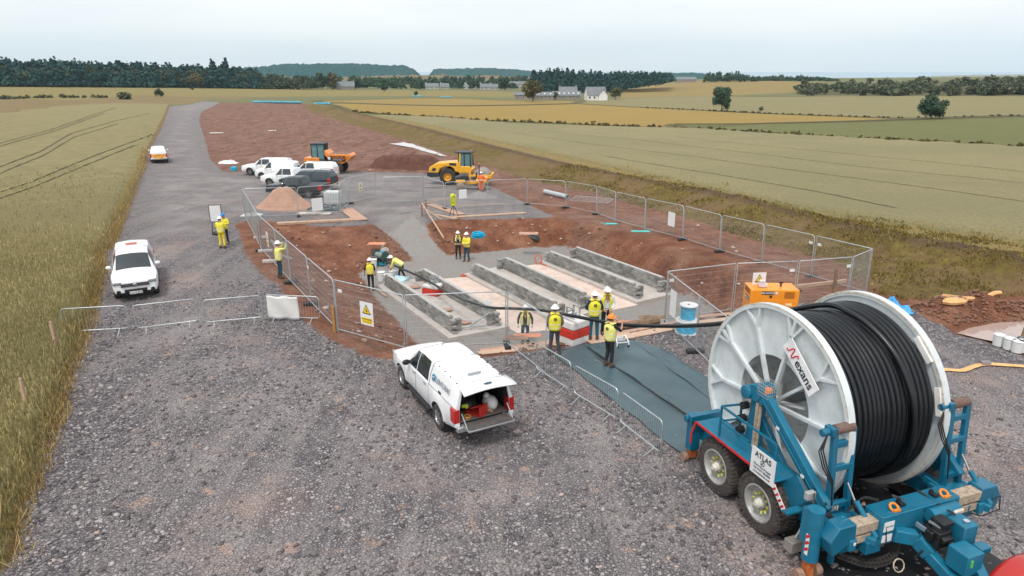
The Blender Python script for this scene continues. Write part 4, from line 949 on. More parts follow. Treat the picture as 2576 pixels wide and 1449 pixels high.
# woods that read as one mass: many crowns merged
def wood(name, specs, mat, seed, n=380, sf=.055):
    r = np.random.default_rng(seed); Vs = []; Sh = []
    for (x, y, z, h, w_, kind) in specs:
        lb = lobes_conifer(r, h, w_) if kind == 'c' else lobes_round(r, h, w_, .02, 9)
        V, sh = leaf_cloud(r, lb, n, sf * max(h, w_)); Vs.append(V + np.array([x, y, z])); Sh.append(np.clip(sh * .7 + r.uniform(0, .35), 0, 1))
    V = np.vstack(Vs); o = npmesh(name, V, np.arange(len(V)).reshape(-1, 4), mat, 4, {'shade': ('FLOAT', 'POINT', np.concatenate(Sh))}); tag(o, kind='stuff'); return o
def row(u0, u1, vb, tops, step, rowdy, rows, kind, wpx, seed, dist=None):
    """specs along a photo span; tops: list of (u, vtop)"""
    r = np.random.default_rng(seed); out_ = []
    tu = [a for a, b in tops]; tv = [b for a, b in tops]
    for j in range(rows):
        for u in np.arange(u0, u1, step):
            uu = u + r.uniform(-.5, .5) * step; v_ = np.interp(uu, [a for a, b in vb], [b for a, b in vb])
            p = gp(uu, v_) if dist is None else aty(uu, v_, dist); f = 1 + rowdy * (j + r.uniform(-.3, .3)); h = size_from(uu, np.interp(uu, tu, tv), v_, p) * r.uniform(.80, 1.06) * (.72 if j == 0 else 1) * (1 + .0 * j)
            x, y = p.x * f, p.y * f; z = float(base_z(x, y)) if dist is None else p.z
            out_.append((x, y, z, h * f * .98, wpx / FPX * p.y * r.uniform(.8, 1.3), kind if r.random() < .8 else ('r' if kind == 'c' else 'c')))
    return out_
VB = [(-200, 217), (0, 218), (500, 221), (700, 224), (860, 227)]
TL = [(-200, 150), (0, 151), (200, 155), (400, 163), (560, 168), (640, 174), (700, 178), (860, 188)]
sp = row(-200, 660, VB, TL, 10, .04, 4, 'c', 44, 1)
wood('conifer_wood', sp, mCONI, 2, 330, .060)
sp = row(-200, 780, VB, [(-200, 160), (300, 166), (400, 172), (640, 178), (780, 190)], 15, .012, 2, 'r', 42, 3)
wood('woodland_edge', sp, leafmat('edge_foliage', (.025, .042, .028), (.05, .068, .036), (.10, .10, .05)), 4, 480, .045)
sp = row(640, 1420, [(640, 224), (800, 223), (1420, 222)], [(640, 192), (900, 196), (1100, 196), (1340, 196), (1420, 196)], 17, .10, 3, 'r', 30, 5)
wood('village_trees', sp, mLEAF, 6, 260, .06)
sp = row(1340, 1690, [(1340, 236), (1560, 230), (1690, 207)], [(1340, 180), (1400, 177), (1450, 184), (1600, 184), (1690, 184)], 7, .03, 5, 'c', 26, 7, dist=560)
wood('plantation', sp, mCONI, 8, 240, .06)
sp = row(1775, 1905, [(1775, 207), (1905, 205)], [(1775, 184), (1800, 179), (1860, 180), (1905, 192)], 9, .02, 2, 'r', 20, 9)
wood('ridge_wood', sp, mLEAF, 10, 260, .06)
sp = row(1905, 2110, [(1905, 203), (2110, 204)], [(1905, 192), (1960, 188), (1990, 196), (2010, 190), (2040, 196), (2065, 194), (2090, 202), (2110, 203)], 9, .05, 2, 'r', 18, 11)
wood('ridge_copse', sp, mLEAF, 12, 200, .07)
r_ = np.random.default_rng(4); sp = []
for i in range(170):
    u = r_.uniform(2010, 2640); v_ = 241 - (abs(r_.normal(0, 19)) if u > 2120 else r_.uniform(0, 22)); v_ = max(v_, 211)
    p = gp(u, v_); sp.append((p.x, p.y, p.z - .5, r_.uniform(3, 7), r_.uniform(6, 11), 'r'))
wood('hillside_scrub', sp, mBUSH, 13, 170, .075)
# hedgerow strips between far fields
def hedge(pts, name, h, w_, seed, per=2.2, mat=None):
    r = np.random.default_rng(seed); P = [gp(*q) for q in pts]; sp = []
    for a, b in zip(P[:-1], P[1:]):
        n = max(2, int((b - a).length / per))
        for i in range(n):
            q = a.lerp(b, (i + r.random()) / n); sp.append((q.x, q.y, q.z - .1, h * r.uniform(.5, 1.3), w_ * r.uniform(.8, 1.5), 'r'))
    wood(name, sp, mat or mBUSH, seed, 26, .16)
hedge([(880, 282), (1143, 300), (1414, 311), (1677, 322), (1800, 327), (1985, 340), (2300, 357), (2576, 373)], 'field_margin', .7, 1.6, 21, 1.8, leafmat('margin_grass', (.05, .045, .015), (.11, .09, .03), (.18, .14, .05)))
hedge([(1610, 271), (1797, 279), (1985, 288), (2266, 297), (2420, 294), (2600, 291)], 'field_boundary', .6, 1.2, 22, 2.4, MATS.get('x') or leafmat('boundary_grass', (.05, .04, .015), (.10, .08, .03), (.17, .13, .05)))
hedge([(0, 250), (120, 246), (280, 246)], 'ditch_grass', .9, 3, 23, 2.6)
# distant wooded hills and ridge
def hill(name, u0, u1, dist, tops, vb, mat, rough=6, seed=1):
    m = MB(); tu = [a for a, b in tops]; tv = [b for a, b in tops]; n = int((u1 - u0) / 1.5); rr = random.Random(seed)
    D = dist * .10
    def F(a, b):
        u = u0 + (u1 - u0) * a; p = aty(u, np.interp(u, tu, tv), dist); base = -25
        prof = math.sin(math.pi * min(1, b * 1.0)); y = dist + (b - .5) * 2 * D; x = p.x * y / dist
        z = base + (p.z - base) * (prof ** .6) + prof * rough * (.5 * mnoise.noise(Vector((x * .02, y * .02, seed))) + .45 * mnoise.noise(Vector((x * .09, y * .09, seed))) + .35 * mnoise.noise(Vector((x * .3, y * .3, seed))))
        return (x, y, z)
    m.grid(F, n, 24); o = m.build(name, mat, smooth=False); tag(o, kind='structure')
def hillmat(name, a, b):
    t = NT(name); o = t.obj(); c = t.mix(t.step(t.noise(.04, 7, .75, o), .14), a, b); t.col(c); t.put(t.b.inputs['Roughness'], .95); t.bump(t.noise(.12, 6, .7, o), 1, 9); return t.m
mHILL = hillmat('wooded_hillside', (.003, .036, .048), (.014, .080, .080)); mFARM = hillmat('distant_farmland', (.12, .12, .06), (.24, .19, .10))
hill('hills', 560, 1060, 1500, [(560, 178), (640, 170), (700, 164), (760, 160), (860, 160), (960, 164), (1020, 168), (1045, 178), (1060, 192)], 200, mHILL, 7, 1)
hill('hills', 1080, 1400, 1700, [(1080, 188), (1092, 176), (1150, 173), (1230, 171), (1290, 175), (1335, 180), (1400, 190)], 200, mHILL, 6, 2)
hill('hills', 520, 1480, 1000, [(520, 205), (700, 196), (900, 194), (1060, 190), (1200, 192), (1480, 200)], 210, mFARM, 5, 3)
hill('hills', 1640, 1800, 1500, [(1640, 190), (1690, 184), (1760, 184), (1800, 190)], 200, mHILL, 5, 4)
hill('headland', 2340, 3000, 5200, [(2340, 192), (2400, 190), (2480, 188), (2700, 187), (3000, 186)], 190, mFARM, 5, 5)
# ------------------------------------------------------------------ houses
mROOF = M('slate_roof', (.16, .17, .18), .8, 0, .15, .5); mWALLW = M('white_harling', (.72, .71, .68), .9, 0, .06, .5); mSTONEW = M('stone_wall', (.26, .22, .19), .9, 0, .2, .8)
mGLZ = M('window_glass', (.03, .04, .045), .15)
def house(u, vb, L_, W_, eh, rh, wall, label, rz=0, chim=1, name='cottage', nwin=3, roofm=None, lights=0, gable=True):
    p = gp(u, vb); root = thing(name, label, 'house', p, rz)
    m = MB(); m.prism([(-W_ / 2, -.5), (W_ / 2, -.5), (W_ / 2, eh), (0, eh + rh), (-W_ / 2, eh)], -L_ / 2, L_ / 2, Matrix.Rotation(R(90), 4, 'Z') @ Matrix.Rotation(R(90), 4, 'X'))
    m.build('walls', wall, root)
    m = MB(); o_ = .35; s = rh / (W_ / 2)
    for sg in (-1, 1):
        a = [(-L_ / 2 - .2, sg * (W_ / 2 + o_), eh - s * o_ + .05), (L_ / 2 + .2, sg * (W_ / 2 + o_), eh - s * o_ + .05), (L_ / 2 + .2, 0, eh + rh + .12), (-L_ / 2 - .2, 0, eh + rh + .12)]
        m.add(a + [(x, y, z + .14) for x, y, z in a], [(0, 1, 2, 3), (4, 5, 6, 7), (0, 1, 5, 4), (1, 2, 6, 5), (2, 3, 7, 6), (3, 0, 4, 7)])
    rf = m.build('roof', roofm or mROOF, root)
    for i in range(chim):
        x = (-1 if i == 0 else 1) * (L_ / 2 - .6); MB().box(x, 0, eh + rh + .5, .9, .9, 1.5).build('chimney', wall, rf)
    for i in range(nwin):
        x = -L_ / 2 + L_ * (i + .5) / nwin; f = MB().box(x, -W_ / 2 - .03, eh * .52, 1.15, .1, 1.25).build('window', mWALLW, root); MB().box(x, -W_ / 2 - .09, eh * .52, .95, .06, 1.05).build('pane', mGLZ, f)
    for i in range(lights):
        x = -L_ / 2 + L_ * (i + .5) / lights; t = .45; MB().box(x, -W_ / 2 * (1 - t), eh + rh * t + .28, .8, .9, .06, Matrix.Rotation(math.atan(s), 3, 'X')).build('skylight', mWHITE, rf)
    return root
h1 = house(1497, 252, 11.5, 8, 3.2, 4.2, mWALLW, 'white farmhouse with grey slate roof at the edge of the tan field', R(8), 0, 'farmhouse', 4)
_g = MB(); _g.prism([(-2.6, 0), (2.6, 0), (2.6, 3.2), (0, 6.0), (-2.6, 3.2)], -5.4, 0, Matrix.Translation((3.4, 0, 0)) @ Matrix.Rotation(R(90), 4, 'X') @ Matrix.Scale(-1, 4, (0, 0, 1))); _g.build('wing', mWALLW, h1)
m = MB()
for sg in (-1, 1): m.add([(3.4 + sg * 3.0, -5.7, 2.9), (3.4 + sg * 3.0, 0, 2.9), (3.4, 0, 6.2), (3.4, -5.7, 6.2)], [(0, 1, 2, 3)])
m.build('wing_roof', mROOF, h1, solid=.15)
house(1424, 250, 17, 6, 2.4, 2.2, mSTONEW, 'long stone steading with skylights left of the white farmhouse', R(2), 0, 'steading', 4, lights=6)
house(1428, 244, 12, 6, 3.6, 2.8, mSTONEW, 'slate roofed house with white gable chimneys behind the steading', R(2), 2, 'farmhouse', 3)
house(1362, 250, 14, 6, 2.3, 1.8, mSTONEW, 'low steading wing with skylights under the rusty tree', R(2), 0, 'steading', 3, lights=4)
house(1318, 250, 11, 6, 2.6, 1.4, mSTONEW, 'flat roofed outbuilding left of the rusty tree', R(-4), 0, 'outbuilding', 3)
house(870, 226, 14, 9, 2.8, 3.4, mSTONEW, 'stone cottage with slate roof beyond the soil strip', R(12), 2, 'cottage', 3)
for u, v, L_, l, rz in ((1087, 224, 15, 'pale bungalow at the left end of the village', .1), (1118, 224, 10, 'pale cottage second from the left of the village', .3), (1182, 224, 13, 'white gabled cottage at the middle of the village', -.4), (1223, 225, 14, 'slate roofed bungalow right of the middle of the village', .1),
                     (1243, 226, 9, 'small grey bungalow behind the meadow', .0), (1300, 222, 22, 'long pale two storey building at the right of the village', .05), (1153, 211, 9, 'gabled white house on the rise behind the village', .9), (1060, 214, 13, 'low grey roofed house behind the village trees', 0)):
    house(u, v, L_ * .8, 6.5, 2.3 if L_ != 22 else 3.8, 2.6, M('grey_harling', (.45, .44, .42), .9, 0, .06, .5), l, rz, 1, 'village_house', 3)['group'] = 'houses of the village'
house(1724, 207, 22, 9, 3, 2.5, mSTONEW, 'brown farm shed on the skyline left of the ridge wood', 0, 0, 'farm_shed', 3)
# rolls of pipe / blue sheeting on the far end of the soil strip
m = MB(); rr = random.Random(3); A = gp(640, 258); Bq = gp(756, 262)
for i in range(46):
    q = A.lerp(Bq, i / 45) - A; m.ball((q.x, q.y + rr.uniform(-.5, .5), .25), (.8, .6, .45), 7, 4)
tag(m.build('blue_sheeting', M('bright_blue_sheet', (.05, .30, .42), .5, 0, .3, 1), loc=A), 'line of blue sheeting weighted down at the far end of the soil strip', 'sheeting')
for u, v, l in ((1048, 243, 'blue sheet beside the lone bush in the meadow'), (1120, 245, 'blue sheet lying in the meadow before the village'), (808, 262, 'small blue sheet at the far end of the bund')):
    q = gp(u, v); m = MB()
    for i in range(5): m.ball((i * 1.2 - 2, rr.uniform(-.5, .5), .2), (1.1, .8, .5), 7, 4)
    tag(m.build('blue_sheet', MATS['bright_blue_sheet'], loc=q), l, 'sheet')
# puddles
def puddle(pts, z, mat, dz=.03):
    P = gpoly(pts); c = P.mean(0); m = MB(); n = len(P); vs = [(0, 0, 0)]; 
    for i in range(n):
        for k in range(5):
            q = P[i] * (1 - k / 5) + P[(i + 1) % n] * (k / 5) - c; s = 1 + .05 * mnoise.noise(Vector((q[0] * 1.5, q[1] * 1.5, 2))); vs.append((q[0] * s, q[1] * s, 0))
    N_ = len(vs) - 1; m.add(vs, [(0, i + 1, (i + 1) % N_ + 1) for i in range(N_)])
    o = m.build('puddle', mat, loc=(c[0], c[1], z)); tag(o, kind='structure'); return o
mPUD = M('muddy_water', (.40, .29, .25), .06, 0, .05, 1)
_pc = P_PUD.mean(0); puddle([(2405, 826), (2440, 813), (2500, 802), (2580, 792), (2700, 792), (2750, 828), (2640, 856), (2520, 848), (2450, 835)], base_z(_pc[0], _pc[1]) - .20, mPUD)
_o = puddle([(978, 363), (1015, 360), (1040, 364), (1085, 378), (1125, 394), (1108, 393), (1060, 379), (1020, 366)], 0, M('white_slurry', (.50, .47, .45), .25, 0, .05, 1))
_X = np.array([tuple(v_.co) for v_ in _o.data.vertices]); _X[:, 2] = terrain(_X[:, 0] + _o.location.x, _X[:, 1] + _o.location.y) + .05; _o.data.vertices.foreach_set('co', _X.astype(np.float32).ravel())
for u, v, w_, l in ((545, 335, 2.2, 'flat pale sheet on the soil beside the track'), (685, 329, 1.4, 'pale scrap on the soil strip')):
    q = on(u, v); tag(MB().box(0, 0, .03, w_, .9, .04).build('pale_sheet', mWHITE, loc=q + Z3 * .03), l, 'sheet')
# ------------------------------------------------------------------ vehicles
mTYRE = M('tyre_rubber', (.028, .027, .027), .85, 0, .25, 6, .3, 40, dirt=.5, dcol=(.16, .12, .10))
mALLOY = M('alloy_rim', (.45, .46, .48), .3, .8, .1, 6)
mGLASS = M('tinted_glass', (.012, .022, .026), .06, spec=.9)
mCHR = M('chrome', (.7, .71, .72), .15, 1, .05)
mLAMP = M('lamp_lens', (.22, .24, .26), .12, 0, .1, 9, coat=.5)
mTAIL = M('tail_lens', (.45, .012, .010), .2, 0, .1, 9, coat=.6)
mSILV = M('silver_bumper', (.42, .44, .46), .3, .6, .06)
PAINT = {'white': M('white_car_paint', (.80, .81, .82), .28, 0, .02, 1, coat=.7, dirt=.10, dcol=(.5, .44, .38)), 'teal': M('dark_teal_car_paint', (.010, .030, .040), .32, 0, .08, 1, coat=.25, dirt=.15, dcol=(.2, .17, .15)),
         'black': M('dark_grey_green_car_paint', (.005, .013, .016), .32, 0, .08, 1, coat=.25, dirt=.12, dcol=(.2, .17, .15))}
KEY = {
 'pickup': dict(L=5.33, W=.925, fa=.98, ra=4.065, wr=.385, k=[  # s: zb w zbelt wg wr zr zc
   (0.00, .46, .80, .86, .74, .68, .92, .95), (.08, .43, .885, .95, .80, .70, .99, 1.03), (.35, .42, .915, 1.02, .84, .73, 1.05, 1.10), (.9, .36, .925, 1.06, .86, .74, 1.10, 1.16), (1.34, .38, .925, 1.10, .87, .75, 1.145, 1.20),
   (1.75, .38, .925, 1.11, .87, .70, 1.48, 1.53), (2.12, .38, .925, 1.12, .87, .67, 1.73, 1.78), (2.6, .38, .925, 1.13, .87, .67, 1.77, 1.82), (3.34, .38, .925, 1.14, .87, .67, 1.76, 1.81)]),
 'van': dict(L=4.4, W=.905, fa=.88, ra=3.60, wr=.32, k=[
   (0.00, .40, .64, .72, .58, .54, .76, .78), (.12, .28, .82, .84, .74, .66, .88, .92), (.5, .25, .88, .96, .80, .70, 1.02, 1.06), (.95, .25, .90, 1.03, .83, .72, 1.12, 1.18),
   (1.35, .25, .905, 1.08, .84, .70, 1.45, 1.50), (1.75, .25, .905, 1.10, .85, .70, 1.72, 1.78), (2.2, .25, .905, 1.11, .86, .72, 1.78, 1.83), (4.1, .28, .90, 1.12, .86, .72, 1.76, 1.82), (4.3, .36, .89, 1.12, .84, .70, 1.70, 1.75), (4.4, .42, .86, 1.10, .82, .67, 1.60, 1.64)]),
}
def lerp_keys(keys, s):
    if s <= keys[0][0]: return keys[0][1:]
    for a, b in zip(keys[:-1], keys[1:]):
        if s <= b[0]:
            t = (s - a[0]) / (b[0] - a[0]); return tuple(x + (y - x) * t for x, y in zip(a[1:], b[1:]))
    return keys[-1][1:]
VS = .93
class Body:
    def __init__(s, spec, keys):
        s.sp = spec; s.keys = keys; s.L = spec['L']
    def ring(s, x):
        zb, w_, zbt, wg, wr_, zr, zc = lerp_keys(s.keys, x); sp = s.sp
        fl_ = 0; zb0 = zb
        for ax in (sp['fa'], sp['ra']):
            dx = abs(x - ax); Ra = sp['wr'] + .085
            if dx < Ra: zb = max(zb, sp['wr'] + math.sqrt(Ra * Ra - dx * dx))
            fl_ = max(fl_, math.exp(-(dx / .5) ** 4))
        w2 = w_ + .03 * fl_; zl = min(zb + .14, zbt - .12) if zb <= zb0 + 1e-6 else zb + .02; zm = max(.5 * (zbt + zb) + .1, zl + .03); zm = min(zm, zbt - .06)
        return [(w2 * .93 if zb <= zb0 + 1e-6 else w2, zb), (w2, zl), (w2 * .995, zm), (w_ * .975, zbt), (wg, zbt + .035 if zr > zbt + .12 else zbt + (zr - zbt) * .5),
                ((wg + wr_) / 2 + .02, (zbt + zr) / 2 + .02), (wr_, zr - .03 if zr > zbt + .12 else zr - .005), (wr_ - .09, zr + .01), (wr_ * .5, (zr * .3 + zc * .7)), (0, zc)]
    def S(s, x, k, off=0.0):
        """surface point; k 0..9 along the ring (left side y>0); x from front"""
        R_ = s.ring(x); i = min(int(k), 8); t = k - i; y = R_[i][0] * (1 - t) + R_[i + 1][0] * t; z = R_[i][1] * (1 - t) + R_[i + 1][1] * t
        dy, dz = R_[i + 1][0] - R_[i][0], R_[i + 1][1] - R_[i][1]; l = math.hypot(dy, dz) + 1e-9
        return Vector((s.L / 2 - x, y + off * dz / l, z - off * dy / l))
    def shell(s, x0, x1, cap0=True, cap1=True, n=None):
        m = MB(); n = n or int((x1 - x0) / .055); st = [x0 + (x1 - x0) * i / n for i in range(n + 1)]; vs = []
        for x in st:
            R_ = s.ring(x); vs += [(s.L / 2 - x, y, z) for y, z in R_] + [(s.L / 2 - x, -y, z) for y, z in R_[-2::-1]]
        K = 19; fs = [(i * K + j, i * K + j + 1, (i + 1) * K + j + 1, (i + 1) * K + j) for i in range(n) for j in range(K - 1)]
        if cap0: fs.append(tuple(range(K - 1, -1, -1)))
        if cap1: fs.append(tuple(n * K + j for j in range(K)))
        return m.add(vs, fs)
    def patch(s, f0, f1, k0, k1, off=.006, nu=8, nv=6, side=1):
        def F(a, b):
            k = k0 + (k1 - k0) * b; x = f0(b) + (f1(b) - f0(b)) * a; p = s.S(x, k, off); p.y *= side; return p
        return MB().grid(F, nu, nv)
def c_(v): return lambda b: v
_WH = {}
def wheel(parent, x, y, r, w_, spokes=5, rimmat=None, big=False):
    sg = 1 if y > 0 else -1
    m = MB(); m.lathe([(r * .62, -w_ / 2), (r * .9, -w_ / 2), (r * .985, -w_ * .38), (r, -w_ * .2), (r, w_ * .2), (r * .985, w_ * .38), (r * .9, w_ / 2), (r * .62, w_ / 2)], (x, y, r), (0, 1, 0), 32, True)
    t = m.build('wheel', mTYRE, parent, smooth=True)
    m = MB(); yo = y + sg * w_ * .40
    m.lathe([(r * .64, w_ * .42 * sg), (r * .60, w_ * .46 * sg), (r * .56, w_ * .30 * sg), (r * .56, -w_ * .3 * sg), (r * .62, -w_ * .42 * sg)], (x, y, r), (0, 1, 0), 28)
    m.cyl((x, y + sg * w_ * .22, r), (x, y + sg * w_ * .42, r), r * .14, r * .11, 12)
    for i in range(spokes):
        for d_ in (-.14, .14):
            a = 2 * math.pi * i / spokes; m.bar((x, y + sg * w_ * .36, r) if True else 0, (x + math.cos(a + d_) * r * .58, y + sg * w_ * .40, r + math.sin(a + d_) * r * .58), r * .07, r * .06, (0, 1, 0))
    m.build('rim', rimmat or mALLOY, t)
    m = MB(); m.cyl((x, y - sg * w_ * .1, r), (x, y + sg * w_ * .1, r), r * .55, n=20); m.build('brake', mBLACK, t)
def vehicle(name, label, P, rz, paint='white', shape='pickup', canopy=True, side_glass=False, rails=False, open_back=False, chevron=False, plate=None, beacon=False, bonnet_yellow=False, group='vehicles parked on the site', cat='pickup truck', logo=False, hl=False):
    sp = KEY[shape]; pm = PAINT[paint]; keys = list(sp['k']); L_ = sp['L']
    root = thing(name, label, cat, P, rz, group); root.scale = (VS,) * 3
    if shape == 'pickup':
        if canopy: keys += [(3.40, .38, .925, 1.15, .88, .71, 1.78, 1.83), (4.6, .40, .92, 1.15, .88, .71, 1.77, 1.82), (5.02, .50, .91, 1.15, .87, .70, 1.72, 1.78), (5.22, .60, .90, 1.14, .86, .70 if open_back else .76, 1.66 if open_back else 1.36, 1.72 if open_back else 1.38), (5.25, .62, .88, 1.12, .85, .70 if open_back else .78, 1.65 if open_back else 1.30, 1.71 if open_back else 1.32)]
        else: keys += [(3.44, .38, .925, 1.14, .87, .80, 1.60, 1.62), (3.50, .38, .925, 1.14, .88, .86, 1.18, 1.185), (5.15, .55, .91, 1.14, .88, .86, 1.175, 1.18), (5.25, .62, .89, 1.13, .86, .84, 1.16, 1.165)]
    B = Body(sp, keys); xe = keys[-1][0]
    B.shell(0, xe, True, not open_back).build('body', pm, root, smooth=True)
    X = lambda s_: L_ / 2 - s_
    # dark underbody and arches
    m = MB(); m.box(X(L_ * .5), 0, .52, L_ - .9, 1.45, .36)
    for ax in (sp['fa'], sp['ra']): m.box(X(ax), 0, .55, .95, 1.50, .55)
    m.build('underbody', mBLACK, root)
    for ax in (sp['fa'], sp['ra']):
        for y in (-.80, .80): wheel(root, X(ax), y * sp['W'] / .925, sp['wr'], .25, 6 if shape == 'pickup' else 5)
    # glass
    if shape == 'pickup': ws0, ws1, a0, a1, b0, b1 = 1.37, 2.09, 1.46, 2.31, 2.36, 3.26
    elif shape == 'van': ws0, ws1, a0, a1, b0, b1 = 1.00, 1.68, 1.10, 2.0, None, None
    zf0 = .86 if shape == 'pickup' else .78
    for nm_ in ('windscreen',):
        m = MB()
        m.grid(lambda a, b: (lambda q: Vector((q.x, q.y * (1 if a < .5 else -1), q.z)))(B.S(ws0 + (ws1 - ws0) * b, 6.12 + (9 - 6.12) * (a * 2 if a < .5 else 2 - 2 * a), .012)), 12, 8)
        m.build(nm_, mGLASS, root, smooth=True)
    lean_ = (ws1 - ws0) * .88
    for sd_ in (1, -1):
        B.patch(lambda b: a0 + lean_ * b, c_(a1), 4.02, 5.95, .008, 8, 6, sd_).build('side_window', mGLASS, root, smooth=True)
        if b0: B.patch(c_(b0), lambda b: b1 - .12 * b, 4.02, 5.95, .008, 6, 6, sd_).build('side_window', mGLASS, root, smooth=True)
        if side_glass: B.patch(lambda b: 3.52 + .05 * b, lambda b: 4.95 - .18 * b, 4.15, 5.8, .010, 8, 5, sd_).build('canopy_window', mGLASS, root, smooth=True)
        # mirror, handles, lamps
        m = MB(); q = B.S(ws0 + .42, 3.9); m.ball((q.x, sd_ * (q.y + .14), q.z + .10), (.08, .13, .09), 10, 6); m.build('door_mirror', mINK if open_back else pm if paint != 'black' else mCHR, root, smooth=True)
        for xh in ((a1 - .12, (b1 or 3.3) - .16) if b0 else (a1 - .1,)): q = B.S(xh, 2.75, .015); MB().box(q.x, sd_ * q.y, q.z, .17, .03, .035).build('door_handle', mCHR if paint != 'white' else mSILV, root)
        hx = B.S(.06, 1.5, .01); m = MB(); m.cyl((X(.10), sd_ * .70, .50), (X(-.03), sd_ * .68, .50), .09, n=10); m.build('fog_lamp', mBLACK, root)
        hl_ = MB(); hl_.box(X(.07), sd_ * .70, zf0 + .03, .22, .34, .13); hl_.build('headlight', mLAMP, root, bevel=.03)
        if shape == 'pickup':
            m = MB(); m.box(X(2.62), sd_ * .93, .40, 1.9, .16, .05); m.build('side_step', mBLACK, root)
            q = B.S(5.12, 2.5); m = MB(); m.box(X(5.15), sd_ * .84, .94, .28, .19, .44); m.build('tail_lamp', mTAIL, root, bevel=.03)
            m = MB(); m.box(X(4.56), sd_ * .80, .30, .02, .28, .36); m.build('mud_flap', mBLACK, root)
        else:
            m = MB(); m.box(X(L_ - .06), sd_ * .80, 1.05, .10, .12, .5); m.build('tail_lamp', mTAIL, root, bevel=.02)
    # front
    zf = .80 if shape == 'pickup' else .72
    m = MB(); m.box(X(-.012), 0, zf - .01, .05, 1.12, .17); m.build('grille', mBLACK, root, bevel=.02)
    m = MB()
    for i in range(3): m.box(X(-.045), 0, zf - .06 + i * .06, .02, 1.24 - .10 * (2 - i), .022)
    m.lathe([(.07, 0), (.085, .012), (.07, .024)], (X(-.04), 0, zf - .03), (1, 0, 0), 16, True); m.bar((X(-.06), -.05, zf - .03), (X(-.06), .05, zf - .03), .02); m.build('grille_bars', mCHR, root)
    m = MB(); m.box(X(-.01), 0, zf - .27, .06, .90, .14); m.build('lower_intake', mBLACK, root, bevel=.02)
    m = MB(); m.box(X(-.05), 0, zf - .36, .02, .52, .115); pb = m.build('number_plate', M('white_plate', (.75, .75, .72), .5), root)
    if plate: text_mesh(plate, .115, mINK, root, (X(-.062), 0, zf - .36), Matrix(((0, 0, 1), (1, 0, 0), (0, 1, 0))), 'plate_lettering', bold=.002)
    if bonnet_yellow: B.patch(c_(.35), c_(.85), 6.5, 9, .012, 6, 4, 1).build('bonnet_marking', mYEL, root, smooth=True); B.patch(c_(.35), c_(.85), 6.5, 9, .012, 6, 4, -1).build('bonnet_marking', mYEL, root, smooth=True)
    # panel gaps, one part each
    pgm = M('panel_gap', (.06, .06, .06), .8)
    for xg in ([1.36, 2.33, 3.36] if shape == 'pickup' else [1.0, 2.05]):
        for sd_ in (1, -1):
            MB().tube([(lambda q: (q.x, q.y * sd_, q.z))(B.S(xg, .6 + k * .1, .001)) for k in range(35)], .006, 4).build('door_gap', pgm, root)
    m = MB()
    if shape == 'pickup' and canopy:
        for k in range(44): 
            ka = 3.05 + k * .1
            if ka > 8.9: break
            for sd_ in (1, -1): p0, p1 = B.S(3.37, ka, .002), B.S(3.37, min(9, ka + .1), .002); m.bar((p0.x, p0.y * sd_, p0.z), (p1.x, p1.y * sd_, p1.z), .02, .008, (1, 0, 0))
        m.build("canopy_joint", pgm, root); m = MB()
        for k in range(36):
            for sd_ in (1,): p0, p1 = B.S(3.40 + k * .05, 3.25, .002), B.S(3.45 + k * .05, 3.25, .002); m.bar((p0.x, p0.y * sd_, p0.z), (p1.x, p1.y * sd_, p1.z), .014, .008)
    if m.v: m.build('canopy_seam', pgm, root)
    m = MB(); m.bar((X(2.3), 0, 1.78), (X(2.48), 0, 1.98), .012); m.build('aerial', mBLACK, root)
    if beacon: MB().box(X(3.7), 0, 1.88, .16, .5, .07).build('beacon_bar', M('beacon_red', (.6, .12, .08), .3), root, bevel=.02)
    if rails:
        for sd_ in (1, -1): MB().tube([(X(3.6), sd_ * .60, 1.80), (X(3.75), sd_ * .60, 1.89), (X(4.8), sd_ * .60, 1.88), (X(4.95), sd_ * .60, 1.79)], .02, 6).build('roof_rail', mBLACK, root, smooth=True)
    # rear
    if shape == 'pickup':
        m = MB(); m.box(X(5.29), 0, .55, .16, 1.72, .17); m.build('rear_bumper', mSILV, root, bevel=.03)
        m = MB(); m.box(X(5.375), 0, .58, .02, .52, .11); m.build('rear_plate', M('yellow_plate', (.7, .5, .08), .5), root)
        if not open_back:
            m = MB(); m.box(X(5.268), 0, .88, .03, 1.38, .46); tg = m.build('tailgate', pm, root, bevel=.01)
            MB().box(X(5.29), 0, 1.03, .02, .26, .05).build('tailgate_handle', mBLACK, tg)
            if canopy: 
                m = MB(); m.grid(lambda a, b: Vector((X(5.245 - .20 * b) - .0, -.62 + 1.24 * a, 1.20 + .44 * b)), 2, 2); m.build('rear_window', mGLASS if not chevron else M('white_glass_film', (.7, .72, .73), .3), root, solid=.012)
        if chevron:
            m = MB()
            for i in range(4):
                for sg in (1, -1):
                    y0 = .69 - i * .34
                    if y0 - .17 < -.01 and i > 1: continue
                    m.add([(X(5.288), sg * y0, 1.10), (X(5.288), sg * max(.0, y0 - .17), 1.10), (X(5.288), sg * max(0, y0 - .17 - .34), .66), (X(5.288), sg * max(.0, y0 - .34), .66)], [(0, 1, 2, 3)])
            m.build('orange_chevrons', M('chevron_orange', (.78, .16, .03), .5), root, solid=.004)
            m = MB(); m.box(X(5.285), 0, .88, .008, 1.38, .44); m.build('yellow_backing', M('chevron_yellow', (.80, .48, .06), .5), root)
        if not canopy:
            m = MB(); m.box(X(4.36), 0, 1.02, 1.50, 1.40, .34); m.mi = 0; o = m.build('bed_liner', mBLACK, root)
    else:
        m = MB(); m.grid(lambda a, b: Vector((X(L_ + .012 - .10 * b * b), -.56 + 1.12 * a, 1.14 + .42 * b)), 3, 3); m.build('rear_window', mGLASS, root, solid=.01)
